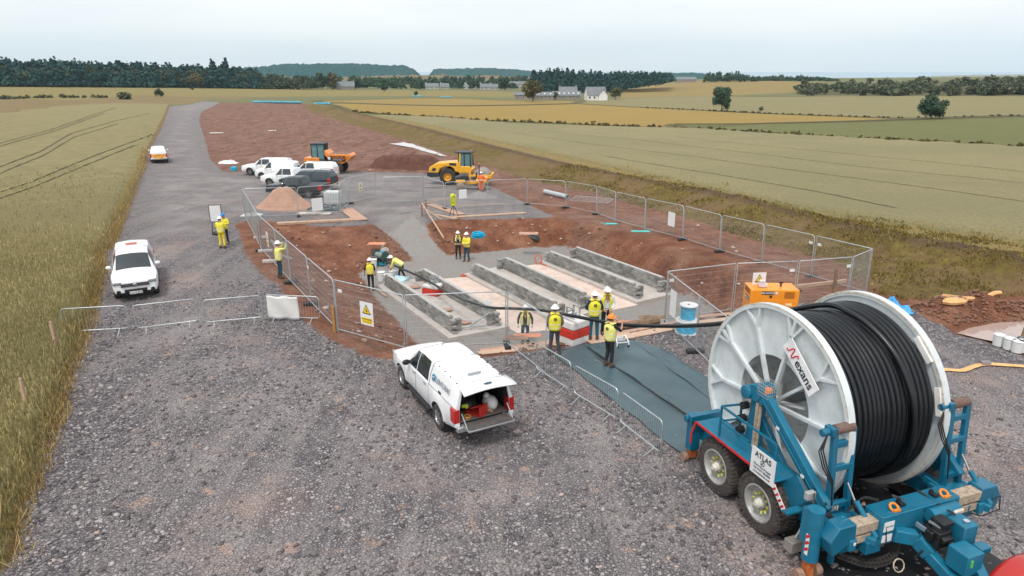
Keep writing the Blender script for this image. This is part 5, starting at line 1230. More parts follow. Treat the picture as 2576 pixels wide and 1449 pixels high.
    if open_back:
        # interior: liner, load, raised hatch, lowered tailgate
        m = MB(); x0, x1 = X(3.45), X(5.24); z0, z1, w_ = .70, 1.62, .80
        m.add([(x0, -w_, z0), (x0, w_, z0), (x1, w_, z0), (x1, -w_, z0), (x0, -w_ + .12, z1), (x0, w_ - .12, z1), (x1, w_ - .12, z1), (x1, -w_ + .12, z1)], [(0, 1, 2, 3), (7, 6, 5, 4), (0, 4, 5, 1), (1, 5, 6, 2), (3, 7, 4, 0)])
        m.build('bed_liner', M('dark_liner', (.02, .02, .022), .7), root)
        m = MB(); m.box(X(4.35), 0, .715, 1.75, 1.5, .02); m.build('bed_floor', M('bed_floor_dusty', (.17, .14, .12), .8, 0, .2, 4), root)
        m = MB()
        for sg in (1, -1): m.add([(X(5.26), sg * .90, .62), (X(5.26), sg * .76, .62), (X(5.26), sg * .76, 1.15), (X(5.26), sg * .68, 1.60), (X(5.26), sg * .70, 1.72), (X(5.26), sg * .86, 1.17)], [(0, 1, 2, 3, 4, 5)])
        m.add([(X(5.26), -.72, 1.60), (X(5.26), .72, 1.60), (X(5.26), .68, 1.70), (X(5.26), -.68, 1.70)], [(0, 1, 2, 3)])
        m.build('opening_frame', pm, root, solid=.05)
        ht = MB(); ht.grid(lambda a, b: Vector((X(5.16 + .54 * b), (-.74 + 1.48 * a) * (1 + .08 * b), 1.78 - .06 * b * b + .06 * math.sin(math.pi * a))), 8, 4)
        h_ = ht.build('raised_hatch', pm, root, smooth=True, solid=.035)
        MB().ball((X(5.50), 0, 1.865), (.05, .14, .012), 10, 5).build('hatch_handle', M('blue_handle', (.03, .08, .12), .3), h_)
        for y in (-.62, .62): MB().cyl((X(5.48), y, 1.74), (X(5.20), y, 1.30), .012, n=6).build('gas_strut', mBLACK, root)
        m = MB(); m.box(X(5.52), 0, .665, .50, 1.42, .05); tg = m.build('lowered_tailgate', mSILV, root, bevel=.01)
        m = MB(); m.box(X(5.52), 0, .694, .46, 1.36, .008)
        for i in range(22): m.box(X(5.52), -.62 + i * .059, .702, .40, .022, .012)
        m.build('ribbed_liner', M('dusty_black_liner', (.10, .09, .085), .8, 0, .25, 6), tg)
        for y in (-.70, .70): MB().bar((X(5.28), y, 1.0), (X(5.62), y * .99, .70), .03, .01).build('tailgate_stay', mSILV, root)
        for i, (x_, y_) in enumerate([(3.7, .55), (4.0, .55), (4.3, .55), (4.6, .55), (4.9, .55), (4.1, -.55), (4.5, -.55), (4.9, -.55)]): pass
        m = MB(); m.cyl((X(4.75), -.15, 1.86), (X(4.75), .25, 1.86), .035, n=10); m.build('roof_vent', mSILV, root, smooth=True)
        for sd_ in (1, -1):
            for xx in (3.7, 4.1, 4.5, 4.9): q = B.S(xx, 6.6, .01); MB().ball((q.x, q.y * sd_, q.z), (.035, .02, .02), 8, 5).build('canopy_bolt', mINK, root)
            MB().box(X(4.2), sd_ * (B.S(4.2, 3.7).y + .012), 1.22, .16, .02, .05).build('canopy_lock', mINK, root)
    if logo:
        q = B.S(3.72, 4.9, .02); q2 = B.S(4.6, 4.9, .02)
        th = math.atan2(B.S(4.2, 4.2).y - B.S(4.2, 5.8).y, B.S(4.2, 5.8).z - B.S(4.2, 4.2).z)
        up = Vector((0, -math.sin(th), math.cos(th))); nrm = Vector((0, math.cos(th), math.sin(th))); right = Vector((-1, 0, 0))
        Mx = Matrix((right, up, nrm)).transposed()
        text_mesh('GLENTURAS', .205, M('logo_grey', (.10, .13, .16), .5), root, q.lerp(q2, .62) + nrm * .012, Mx, 'lettering', .002, sx=.98)
        m = MB(); m.cyl(q + nrm * .006 + Vector((.06, 0, 0)), q + nrm * .014 + Vector((.06, 0, 0)), .10, n=18); m.build('logo_disc', M('logo_blue', (.03, .22, .36), .5), root)
        m = MB(); m.bar(q + nrm * .017 + Vector((.15, 0, 0)) - up * .03, q + nrm * .017 + Vector((-.03, 0, 0)) + up * .045, .02, .004, nrm); m.build('logo_wave', mWHITE, root)
    return root
def place_vehicle(front, rear, h=0.0):
    """front / rear: photo pixels of wheel contacts on one side -> midpoint and heading"""
    return front, rear
# centre pickup (open back): left wheels contacts
f_, r_2 = at(1013, 973, 0), at(1107, 1080, 0); d_ = (f_ - r_2); rz_ = math.atan2(d_.y, d_.x); mid_ = (f_ + r_2) / 2
side = Vector((math.sin(rz_), -math.cos(rz_), 0)); off_ = L0 = (5.33 / 2 - (.98 + 4.065) / 2)
PC = mid_ + side * .82 - Vector((math.cos(rz_), math.sin(rz_), 0)) * off_ * VS
VC = vehicle('pickup_truck', 'white pickup with raised canopy hatch and lowered tailgate in the foreground', PC, rz_, open_back=True, logo=True)
# left pickup facing the camera
rzl = R(-62); PL = at(347, 752, 0) + Vector((-math.cos(rzl), -math.sin(rzl), 0)) * 2.15
vehicle('pickup_truck', 'white canopied pickup facing the camera beside the wheat', PL, rzl, plate='CU18 SXZ', beacon=True)
pv = gp(402, 411); rz_f = R(116)
vehicle('pickup_truck', 'white pickup with orange and yellow rear chevrons far up the track', pv + Vector((math.cos(rz_f), math.sin(rz_f), 0)) * 2.3, rz_f, chevron=True)
def parked(u, v, rz, **k):
    """u,v: contact of the near (left-side) rear or front wheel given by key"""
    pass
RZP = R(176)
def from_wheel(u, v, rz, sx, shape='pickup', ysgn=1):
    """place so that the wheel contact (sx metres from the front bumper, side ysgn) is under the pixel"""
    p = gp(u, v); L_ = KEY[shape]['L']; fx = Vector((math.cos(rz), math.sin(rz), 0)); lf = Vector((-math.sin(rz), math.cos(rz), 0))
    return p - fx * (L_ / 2 - sx) * VS - lf * (ysgn * .80) * VS
q = from_wheel(778, 499, R(170), 4.065); vehicle('pickup_truck', 'dark open bed pickup parked nearest the sand heap', q, R(170), 'black', canopy=False)
q = from_wheel(803, 480, R(168), 4.065); vehicle('pickup_truck', 'dark teal pickup with glazed canopy and roof rails', q, R(168), 'teal', side_glass=True, rails=True)
q = from_wheel(672, 472, R(170), .98); vehicle('pickup_truck', 'white car behind the two dark pickups, nose by the sand heap', q + Vector((.1, .6, 0)), R(170), 'white', canopy=False)
q = from_wheel(812, 453, R(172), 4.065); vehicle('pickup_truck', 'white canopied pickup parked just in front of the orange dumper', q, R(172), 'white', canopy=True)
q = from_wheel(660, 450, R(172), .88, 'van'); vehicle('small_van', 'white van with yellow bonnet marking between the white pickups', q, R(172), 'white', 'van', bonnet_yellow=True, cat='van')
q = from_wheel(631, 441, R(174), .98); vehicle('pickup_truck', 'white canopied pickup at the far left end of the parked row', q, R(174), 'white', canopy=True)
# load of the open pickup
def inC(x, y, z): return VC.matrix_basis @ Vector((5.33 / 2 - x, y, z))
bpy.context.view_layer.update()
VC.matrix_basis
def loadp(m, name, mat, x, y, z, label, cat, rz=0, smooth=True):
    p = Vector(PC) + Matrix.Rotation(rz_, 3, 'Z') @ (Vector((5.33 / 2 - x, y, z)) * VS); return tag(m.build(name, mat, loc=p, rz=rz_ + rz, smooth=smooth), label, cat)
m = MB(); m.ball((0, 0, .16), (.26, .20, .20), 12, 8); m.ball((.1, .05, .30), (.12, .1, .12), 8, 6); loadp(m, 'white_bag', M('white_plastic_bag', (.66, .67, .66), .4, 0, .08, 6, .5, 12), 4.85, -.38, .72, 'crumpled white bag in the back of the open pickup', 'bag')
m = MB(); m.box(0, 0, .03, .5, .34, .04); m.box(-.22, 0, .16, .04, .34, .26); m.box(.22, 0, .16, .04, .34, .26); m.bar((-.2, -.15, .25), (.2, .15, .12), .04); loadp(m, 'red_tool_frame', M('red_plastic', (.55, .03, .02), .4), 4.95, .10, .72, 'red plastic tool frame in the back of the open pickup', 'tool', .5, False)
m = MB(); m.ball((0, 0, .14), (.35, .25, .16), 12, 8); m.ball((.2, .1, .2), (.2, .15, .12), 8, 6); loadp(m, 'hi_vis_jacket', M('hivis_cloth', (.66, .70, .04), .8, 0, .15, 4), 4.55, .35, .80, 'yellow jacket heaped in the back of the open pickup', 'jacket')
m = MB(); m.ball((0, 0, .2), (.4, .35, .22), 12, 8); loadp(m, 'dark_bag', mBLACK, 4.5, .3, .72, 'dark bag under the yellow jacket in the open pickup', 'bag')
m = MB(); m.cyl((-.12, 0, .07), (.12, 0, .07), .06, n=10); loadp(m, 'cardboard_tube', mWOOD, 5.05, -.22, .72, 'brown tube in front of the white bag in the pickup', 'tube', .6)
m = MB(); m.tube([(-.1, 0, .03), (-.05, .08, .03), (.06, .08, .03), (.1, 0, .03), (.05, -.07, .03), (-.05, -.07, .03)], .018, 6, True); loadp(m, 'orange_strap', M('orange_strap_m', (.75, .30, .03), .6), 5.05, .42, .72, 'orange strap loop on the tailgate side of the open pickup', 'strap')

# ------------------------------------------------------------------ dumper, rollers
mORG = M('machine_orange', (.75, .22, .015), .4, 0, .06, 3, coat=.3, dirt=.3, dcol=(.35, .2, .13)); mMYEL = M('machine_yellow', (.80, .40, .015), .4, 0, .05, 3, coat=.3, dirt=.25, dcol=(.35, .22, .13))
mMDK = M('machine_dark', (.02, .03, .034), .5)
def bigwheel(parent, x, y, r, w_, rimm, name='wheel', lugs=18):
    sg = 1 if y > 0 else -1
    m = MB(); m.lathe([(r * .5, -w_ / 2), (r * .85, -w_ / 2), (r * .97, -w_ * .36), (r * .97, w_ * .36), (r * .85, w_ / 2), (r * .5, w_ / 2)], (x, y, r), (0, 1, 0), 30, True)
    for i in range(lugs):
        a = 2 * math.pi * i / lugs
        for s_ in (-1, 1):
            a2 = a + (math.pi / lugs if s_ > 0 else 0); c, s2 = math.cos(a2), math.sin(a2); c3, s3 = math.cos(a2 + .22), math.sin(a2 + .22)
            m.bar((x + c * r * .985, y, r + s2 * r * .985), (x + c3 * r * .97, y + s_ * w_ * .48, r + s3 * r * .97), r * .075, r * .06, (c, 0, s2))
    t = m.build(name, mTYRE, parent, smooth=True)
    m = MB(); m.lathe([(r * .52, w_ * .42 * sg), (r * .46, w_ * .46 * sg), (r * .42, w_ * .2 * sg), (r * .18, w_ * .12 * sg), (r * .16, w_ * .32 * sg), (.001, w_ * .34 * sg)], (x, y, r), (0, 1, 0), 24)
    for i in range(8): a = i * math.pi / 4; m.cyl((x + math.cos(a) * r * .27, y + sg * w_ * .14, r + math.sin(a) * r * .27), (x + math.cos(a) * r * .27, y + sg * w_ * .24, r + math.sin(a) * r * .27), r * .035, n=6)
    m.build('rim', rimm, t, smooth=True); return t
p = gp(850, 437); rzd = R(-3); pd = p + Vector((-1.3, .9, 0))
D = thing('site_dumper', 'orange site dumper with dark cab behind the parked vehicles', 'dumper', pd, rzd)
for x, y in ((1.35, -.95), (1.35, .95), (-1.35, -.95), (-1.35, .95)): bigwheel(D, x, y, .62, .5, mMDK)
MB().box(-.2, 0, .75, 3.6, .8, .35).build('chassis', mMDK, D, bevel=.03)
MB().box(-1.35, 0, 1.25, 1.6, 1.5, .75).build('engine_cover', mORG, D, bevel=.06)
m = MB(); m.prism([(.7, 1.20), (1.7, .98), (2.45, 1.25), (2.95, 1.80), (2.75, 2.02), (.55, 2.05), (.15, 2.42), (.12, 2.0)], -1.0, 1.0, Matrix.Rotation(R(90), 4, 'X')); sk = m.build('skip', mORG, D, bevel=.03)
MB().box(1.55, 0, 1.93, 2.0, 1.8, .25).build('skip_interior', M('skip_soil', (.2, .12, .09), .9), D)
m = MB(); m.box(1.45, -1.02, 1.55, 1.75, .02, .56); bd = m.build('black_panel', mMDK, sk); MB().bar((1.2, -1.06, 1.0), (2.6, -1.06, 1.80), .10, .04).build('skip_rib', mORG, sk)
text_mesh('ARDMORE', .24, M('sign_orange_text', (.75, .2, .03), .5), sk, (1.5, -1.035, 1.66), (R(90), 0, 0), ext=.003); text_mesh('01324 805 500', .14, mWHITE, sk, (1.4, -1.035, 1.46), (R(90), 0, 0), ext=.003)
MB().box(.62, -1.035, 1.62, .24, .02, .26).build('logo_square', mWHITE, sk)
m = MB(); cx_, cw, cz0, cz1 = -.75, .55, 1.35, 3.0
for x in (-1.35, -.72, -.02):
    for y in (-.6, .6): m.bar((x, y, cz0 - .2), (x + (.05 if x > -.5 else 0), y * .95, cz1), .09)
m.box(-.68, 0, 3.02, 1.5, 1.35, .10); m.box(-.68, 0, 1.3, 1.4, 1.3, .3); m.build('cab_frame', mMDK, D, bevel=.01)
m = MB(); m.box(-1.03, -.585, 2.2, .54, .02, 1.5); m.box(-.36, -.585, 2.2, .60, .02, 1.5); m.box(-1.03, .585, 2.2, .54, .02, 1.5); m.box(-.36, .585, 2.2, .60, .02, 1.5); m.box(-1.37, 0, 2.2, .02, 1.1, 1.5)
m.build('cab_glass', M('cab_glass', (.10, .20, .21), .08, alpha=1), D)
m = MB(); m.box(-.75, 0, 1.65, .5, .5, .12); m.box(-.98, 0, 1.95, .12, .5, .6); m.build('seat', mMDK, D, bevel=.04)
MB().cyl((-1.3, -.4, 3.05), (-1.3, -.4, 3.2), .06, n=10).build('beacon', M('amber_lamp', (.8, .25, .05), .3), D)
MB().box(-1.7, -.77, 1.25, .32, .02, .16).build('label_plate', mWHITE, D)
# big single drum roller
pr_ = gp(1128, 466); RR = thing('soil_roller', 'big yellow roller with dark cab parked beside the soil heap', 'road roller', pr_ + Vector((1.2, .9, 0)), R(-6))
for y in (-.8, .8): bigwheel(RR, -1.15, y, .78, .62, mMYEL)
m = MB(); m.lathe([(.001, -.95), (.72, -.95), (.75, -.93), (.75, .93), (.72, .95), (.001, .95)], (1.95, 0, .75), (0, 1, 0), 40); m.build('drum', M('worn_steel_drum', (.33, .27, .23), .5, .5, .15, 3), RR, smooth=True)
m = MB(); m.box(1.95, -1.02, .85, 2.1, .12, .35); m.box(1.95, 1.02, .85, 2.1, .12, .35); m.box(2.95, 0, .85, .14, 1.9, .35); m.box(.95, 0, .95, .14, 1.9, .45); m.build('drum_frame', mMYEL, RR, bevel=.03)
m = MB(); m.prism([(-3.05, 1.15), (-2.9, 1.65), (-2.3, 2.0), (-.9, 2.15), (-.1, 2.15), (-.1, 1.25), (-.45, 1.2), (-.6, 1.55), (-.9, 1.72), (-1.4, 1.74), (-1.9, 1.5), (-2.05, 1.1)], -.85, .85, Matrix.Rotation(R(90), 4, 'X')); hd = m.build('bonnet', mMYEL, RR, bevel=.07)
m = MB(); m.prism([(-3.2, .85), (-3.1, 1.18), (-2.0, 1.12), (-2.0, .75), (-2.8, .7)], -.85, .85, Matrix.Rotation(R(90), 4, 'X')); m.build('counterweight', mMDK, RR, bevel=.04)
m = MB(); m.prism([(-1.0, 1.86), (-.35, 1.80), (-.35, 2.05), (-1.0, 2.08)], -.87, .87, Matrix.Rotation(R(90), 4, 'X')); m.prism([(-2.75, 1.3), (-2.35, 1.3), (-2.25, 1.55), (-2.55, 1.6)], -.87, .87, Matrix.Rotation(R(90), 4, 'X')); m.box(-2.99, 0, 1.42, .06, .9, .3); m.build('vents', mMDK, hd)
m = MB(); m.prism([(-.2, 1.15), (1.0, 1.15), (1.25, 1.5), (.95, 1.75), (-.2, 1.8)], -.82, .82, Matrix.Rotation(R(90), 4, 'X')); m.build('cab_base', mMYEL, RR, bevel=.05)
m = MB()
for x, x2 in ((-.15, -.1), (.42, .42), (1.05, .95)):
    for y in (-.76, .76): m.bar((x, y, 1.5), (x2, y * .95, 2.98), .09)
m.box(.38, 0, 3.02, 1.65, 1.65, .10); m.build('cab_frame', mMDK, RR, bevel=.01)
m = MB(); m.add([(-.12, -.80, 1.7), (.04, -.80, 1.7), (.10, -.76, 2.98), (-.02, -.76, 2.98)], [(0, 1, 2, 3)]); m.build('cab_pillar', mMYEL, RR, solid=.06)
m = MB()
for y in (-.75, .75): m.box(.14, y * .99, 2.3, .5, .015, 1.25); m.box(.70, y * .99, 2.3, .5, .015, 1.25)
m.box(-.13, 0, 2.35, .015, 1.4, 1.2); m.box(1.0, 0, 2.3, .015, 1.4, 1.3); m.build('cab_glass', MATS['cab_glass'], RR)
m = MB(); m.box(.3, 0, 1.95, .5, .5, .12); m.box(.05, 0, 2.3, .12, .5, .6); m.build('seat', mMDK, RR, bevel=.04)
MB().cyl((.9, .4, 3.05), (.9, .4, 3.2), .05, n=8).build('beacon', MATS['amber_lamp'], RR)
# small tandem roller in front
p = gp(1172, 478); TR = thing('tandem_roller', 'small yellow tandem roller with folded frame in front of the big roller', 'road roller', p + Vector((.45, .4, 0)), R(4))
for x in (-.95, .95):
    m = MB(); m.lathe([(.001, -.55), (.33, -.55), (.36, -.53), (.36, .53), (.33, .55), (.001, .55)], (x, 0, .36), (0, 1, 0), 28); m.build('drum', MATS['worn_steel_drum'], TR, smooth=True)
m = MB(); m.box(-.95, 0, .80, .85, 1.1, .28); m.box(.9, 0, .78, 1.0, 1.1, .32); m.box(0, 0, .62, 1.1, .5, .3); m.build('body', mMYEL, TR, bevel=.05)
m = MB(); m.prism([(-1.5, .7), (-1.4, 1.15), (-.8, 1.35), (-.25, 1.3), (-.15, .9), (-.6, .85)], -.5, .5, Matrix.Rotation(R(90), 4, 'X')); m.build('dark_cover', mMDK, TR, bevel=.08)
m = MB(); m.box(.25, 0, 1.05, .5, .55, .14); m.box(.5, 0, 1.3, .12, .5, .45); m.build('seat', mMDK, TR, bevel=.04)
m = MB(); m.tube([(.75, -.45, .95), (.75, -.45, 2.25), (.75, -.38, 2.3)], .04, 8); m.tube([(.75, .45, .95), (.75, .45, 2.1), (.75, .38, 2.15)], .04, 8); m.bar((.72, -.45, 1.2), (.72, .45, 1.2), .06); m.build('roll_bar', mMDK, TR, smooth=True)
MB().ball((.75, -.4, 2.35), .07, 8, 6).build('beacon', MATS['amber_lamp'], TR, smooth=True)
m = MB(); m.box(1.35, 0, .95, .35, 1.0, .35); m.build('front_tank', mORG, TR, bevel=.05)
# ------------------------------------------------------------------ cable drum trailer (local x across, y rearwards, z up)
TH = R(20); TO = Vector((5.63, 13.45, 0))
mBLUE = M('trailer_blue', (.002, .125, .215), .38, 0, .10, 2.5, coat=.25, dirt=.22, dcol=(.035, .10, .13))
mBLUE2 = M('trailer_blue_worn', (.003, .145, .245), .45, 0, .14, 5, dirt=.35, dcol=(.06, .12, .14))
mREEL = M('drum_white_paint', (.60, .65, .66), .45, 0, .05, 1.2, coat=.15, dirt=.34, dcol=(.40, .38, .33))
mREELE = M('drum_rim_worn', (.62, .58, .50), .6, 0, .12, 4, dirt=.6, dcol=(.28, .19, .13))
mCABLE = M('cable_sheath', (.005, .007, .009), .33, 0, .15, 8, spec=.5)
mHOSE = M('hydraulic_hose', (.012, .012, .013), .45)
mRIMG = M('wheel_rim_grey', (.36, .36, .35), .5, .2, .12, 5, dirt=.4, dcol=(.25, .2, .16))
mWEAR = M('worn_runner', (.48, .38, .28), .6, .2, .2, 6, dirt=.6, dcol=(.12, .07, .05))
mRUST = M('rusty_orange_steel', (.50, .13, .03), .7, .1, .3, 7, dirt=.5, dcol=(.15, .07, .04))
W = Matrix.Translation(TO) @ Matrix.Rotation(TH, 4, 'Z')
def catmull(P, n=10):
    out_ = []; P = [P[0] * 2 - P[1]] + P + [P[-1] * 2 - P[-2]]
    for i in range(1, len(P) - 2):
        for k in range(n):
            t = k / n; a, b, c, d_ = P[i - 1], P[i], P[i + 1], P[i + 2]
            out_.append(.5 * ((2 * b) + (c - a) * t + (2 * a - 5 * b + 4 * c - d_) * t * t + (3 * b - a - 3 * c + d_) * t ** 3))
    out_.append(P[-2]); return out_
TRL = thing('drum_trailer', 'blue twin axle cable drum trailer with jacks standing on the gravel', 'trailer', TO, TH)
def tb(nm_, mb, mat=None, parent=None, **k): return mb.build(nm_, mat or mBLUE, parent or TRL, **k)
def tube_tyre(x, y, r, w_):
    sg = -1; m = MB(); m.lathe([(r * .62, -w_ / 2), (r * .80, -w_ * .52), (r * .93, -w_ * .47), (r * .97, -w_ * .30), (r * .97, w_ * .30), (r * .93, w_ * .47), (r * .80, w_ * .52), (r * .62, w_ / 2)], (x, y, r), (1, 0, 0), 48, True)
    n = 44
    for i in range(n):
        a = 2 * math.pi * i / n; 
        for s_ in (-1, 1):
            a0 = a + (math.pi / n if s_ > 0 else 0); a1 = a0 + .10
            p0 = (x, y + math.cos(a0) * r * .985, r + math.sin(a0) * r * .985); p1 = (x + s_ * w_ * .43, y + math.cos(a1) * r * .985, r + math.sin(a1) * r * .985); p2 = (x + s_ * w_ * .51, y + math.cos(a1) * r * .88, r + math.sin(a1) * r * .88)
            m.bar(p0, p1, r * .075, r * .05, (0, math.cos(a0), math.sin(a0))); m.bar(p1, p2, r * .07, r * .05, (s_, 0, 0))
    t = tb('wheel', m, M('trailer_tyre', (.045, .040, .037), .9, 0, .25, 6, .4, 40, dirt=.6, dcol=(.17, .13, .105)), smooth=True)
    m = MB(); xo = x - w_ / 2; m.lathe([(r * .64, .03), (r * .62, -.01), (r * .57, -.012), (r * .53, .04), (r * .50, .12), (r * .22, .16), (r * .20, .05), (.001, .045)], (xo, y, r), (1, 0, 0), 40); rm = tb('rim', m, mRIMG, t, smooth=True)
    m = MB(); m.cyl((xo + .10, y, r), (xo - .02, y, r), r * .16, r * .14, 20); m.cyl((xo - .02, y, r), (xo - .06, y, r), r * .10, r * .08, 16); tb('hub', m, M('hub_cream', (.62, .60, .52), .5), t, smooth=True)
    for i in range(10): a = i * math.pi / 5; q = (y + math.cos(a) * r * .29, r + math.sin(a) * r * .29); tb('wheel_nut', MB().cyl((xo + .15, *q), (xo + .07, *q), .026, n=6).bar((xo + .07, *q), (xo + .06, q[0] + math.cos(a) * .05, q[1] + math.sin(a) * .05), .035, .012), M('nut_indicator_yellow', (.50, .49, .14), .5), t)
for sx, xw in ((0, -.70), (1, 3.25)):
    for y in (.42, -1.03):
        if sx == 0: tube_tyre(xw, y, .655, .48)
        else:
            m = MB(); m.lathe([(.4, -.24), (.62, -.24), (.655, -.18), (.655, .18), (.62, .24), (.4, .24)], (xw, y, .655), (1, 0, 0), 32, True); tb('wheel', m, MATS['trailer_tyre'], smooth=True)
# side frames: mudguard decks with red edge, longitudinal beams
for sx in (0, 1):
    fx = (lambda x: x) if sx == 0 else (lambda x: 2.57 - x)
    def bx(nm_, x0, x1, y0, y1, z0, z1, mat=None, bev=.008, parent=None): 
        a, b = fx(x0), fx(x1); m = MB(); m.box((a + b) / 2, (y0 + y1) / 2, (z0 + z1) / 2, abs(b - a), y1 - y0, z1 - z0); return tb(nm_, m, mat, parent, bevel=bev)
    bx('side_beam', -.42, -.14, -2.75, 1.75, .55, .90)
    bx('mudguard', -1.0, -.32, -1.46, 1.16, 1.41, 1.44, mBLUE2)
    m = MB(); m.bar((fx(-.66), -1.46, 1.425), (fx(-.66), -1.84, 1.07), .68, .03, (0, .7, .7)); m.box(fx(-.80), -1.90, 1.04, .5, .16, .04); tb('mudguard_slope', m, mBLUE2); m = MB(); m.bar((fx(-.66), 1.16, 1.425), (fx(-.66), 1.30, 1.05), .68, .03, (0, -.7, .7)); tb('mudguard_slope', m, mBLUE2)
    m = MB(); P_ = [(1.30, .80), (1.30, 1.05), (1.16, 1.425), (-1.46, 1.425), (-1.84, 1.07), (-1.86, .98)]
    for a, b in zip(P_[:-1], P_[1:]): m.bar((fx(-1.01), a[0], a[1]), (fx(-1.01), b[0], b[1]), .05, .022, (1, 0, 0))
    tb('red_edging', m, M('trailer_red', (.50, .02, .02), .5, 0, .15, 6))
    m = MB(); m.box(fx(-.36), -.15, 1.16, .03, 2.5, .5); tb('inner_guard', m)
    # tower with A struts and bearing
    m = MB()
    m.bar((fx(-.38), -.10, .85), (fx(-.38), -.10, 2.55), .26, .20); m.bar((fx(-.38), .16, .9), (fx(-.38), .02, 2.5), .12, .10)
    tb('tower', m, bevel=.01)
    m = MB(); m.bar((fx(-.47), -.38, 2.72), (fx(-.44), -2.32, 1.22), .24, .16, (1, 0, 0)); m.bar((fx(-.575), -.42, 2.66), (fx(-.55), -2.30, 1.24), .03, .02, (1, 0, 0)); tb('front_strut', m, mBLUE2, bevel=.012)
    m = MB(); m.bar((fx(-.33), -.12, 2.1), (fx(-.30), -1.45, .85), .20, .12, (1, 0, 0)); tb('lower_strut', m, bevel=.01)
    m = MB(); m.bar((fx(-.50), -.22, 1.1), (fx(-.50), -.22, 2.55), .08, .06); m.bar((fx(-.52), -.32, 1.2), (fx(-.52), -.32, 2.45), .05, .04); tb('screw_jack', m, mWEAR)
    m = MB(); m.cyl((fx(-.55), -.10, 2.68), (fx(-.12), -.10, 2.68), .19, n=20); m.box(fx(-.36), -.12, 2.62, .34, .52, .26); m.cyl((fx(-.62), .10, 2.62), (fx(-.25), .10, 2.62), .15, n=18); m.cyl((fx(-.63), .10, 2.62), (fx(-.60), .10, 2.62), .10, n=14); tb('bearing_block', m, mBLUE2, bevel=.015)
    if sx == 0:
        for z, y in ((2.25, .18), (1.92, .22), (1.62, .24)): tb('work_lamp', MB().cyl((fx(-.58), y, z), (fx(-.44), y, z), .085, n=14), mBLACK, smooth=True)
        m = MB(); m.cyl((fx(-.40), -.36, 2.76), (fx(-.40), -.36, 2.88), .09, .07, 14); bc = tb('beacon', m, MATS['amber_lamp'])
        m = MB()
        for i in range(7):
            for j in (0, 1):
                c = -.15 + i * .05
                m.cyl((fx(-.40 + c), -.53 if j else -.19, 2.72), (fx(-.40 + c), -.53 if j else -.19, 3.0), .005, n=3, cap=False); m.cyl((fx(-.55 if j else -.25), -.36 + c * 1.1, 2.72), (fx(-.55 if j else -.25), -.36 + c * 1.1, 3.0), .005, n=3, cap=False)
        for z in (2.72, 2.79, 2.86, 2.93, 3.0): m.tube([(fx(-.55), -.53, z), (fx(-.25), -.53, z), (fx(-.25), -.19, z), (fx(-.55), -.19, z)], .005, 3, True)
        tb('wire_guard', m, mGALV, bc)
        # hand rail on the deck
        m = MB(); r_ = .022
        for y in (.42, .10): m.bar((-.92 if y > .2 else -.45, y if y > .2 else .35, 1.44), (-.92 if y > .2 else -.45, y if y > .2 else .35, 2.18), .04)
        m.bar((-.92, .42, 2.18), (-.92, -1.35, 2.18), .04); m.bar((-.92, .42, 1.82), (-.92, -.55, 1.82), .035); m.bar((-.92, -1.35, 1.44), (-.92, -1.35, 2.18), .04); m.bar((-.92, .42, 2.18), (-.45, .35, 2.18), .04); m.bar((-.92, .42, 1.82), (-.45, .35, 1.82), .035)
        tb('hand_rail', m)
        # sign board ATLAS
        sb = MB().box(-1.03, -1.14, 1.62, .015, .70, .58).build('sign_board', mWHITE, TRL)
        Ms = Matrix(((0, 0, -1), (-1, 0, 0), (0, 1, 0)))
        for t_, sz, z, b_ in (('ATLAS', .165, 1.79, .003), ('Winch Hire & Supply', .060, 1.57, .001), ('Tel: 01271 866836', .066, 1.49, .001), ('www.atlaswinch.co.uk', .055, 1.41, .001)): text_mesh(t_, sz, mINK, sb, (-1.042, -1.14, z), Ms, 'lettering', .001, bold=b_)
        m = MB(); m.lathe([(.045, 0), (.062, 0)], (-1.042, -1.14, 1.67), (1, 0, 0), 14); m.bar((-1.043, -1.10, 1.62), (-1.043, -1.17, 1.71), .03, .004, (1, 0, 0)); m.build('emblem', M('emblem_teal', (.08, .16, .2), .6), sb)
        m = MB()
        for i in range(4): m.bar((-1.035, -1.52 - i * .085, 1.36 - i * .08), (-1.035, -1.55 - i * .085, 1.33 - i * .08), .10, .012, (1, 0, 0))
        tb('red_stripes', m, MATS['trailer_red']); tb('marker_board', MB().bar((-1.028, -1.48, 1.40), (-1.028, -1.83, 1.06), .12, .01, (1, 0, 0)), mWHITE)
        for y, z in ((-.95, 2.29), (-1.75, 1.66)): tb('small_label', MB().box(-.595, y, z, .01, .09, .06), mWHITE)
    # front jack leg
    if sx == 0:
        xj = fx(-.92)
        m = MB(); m.cyl((xj, -2.52, .42), (xj, -2.52, 1.50), .155, n=18); m.box(xj, -2.42, 1.1, .24, .22, .7); jl = tb('front_jack', m, mBLUE2, smooth=True)
        m = MB(); m.box(xj, -2.52, .28, .17, .17, .46); tb('jack_foot', m, mRUST, jl, bevel=.02)
        pass
        for s_ in (-.21, .21): tb('jack_roller', MB().cyl((xj + s_ - .07, -2.52, .11), (xj + s_ + .07, -2.52, .11), .115, n=16), M('roller_rust', (.28, .17, .12), .8, .1, .3, 8), jl)
        if sx == 0:
            m = MB(); m.box(xj - .158, -2.56, .80, .006, .08, .44); pl_ = tb('marker_board', m, mWHITE, jl)
            for i in range(3): tb('red_stripe', MB().bar((xj - .163, -2.52, .66 + i * .14), (xj - .163, -2.60, .74 + i * .14), .055, .004, (1, 0, 0)), MATS['trailer_red'], pl_)
    # rear jack
    xr = fx(-.60); m = MB(); m.box(xr, 1.78, .78, .26, .22, .95); m.box(fx(-.35), 1.70, 1.2, .9, .16, .16); m.cyl((fx(-.85), 1.80, 1.16), (fx(-.55), 1.80, 1.16), .09, n=12); rj = tb('rear_jack', m, mBLUE, bevel=.012)
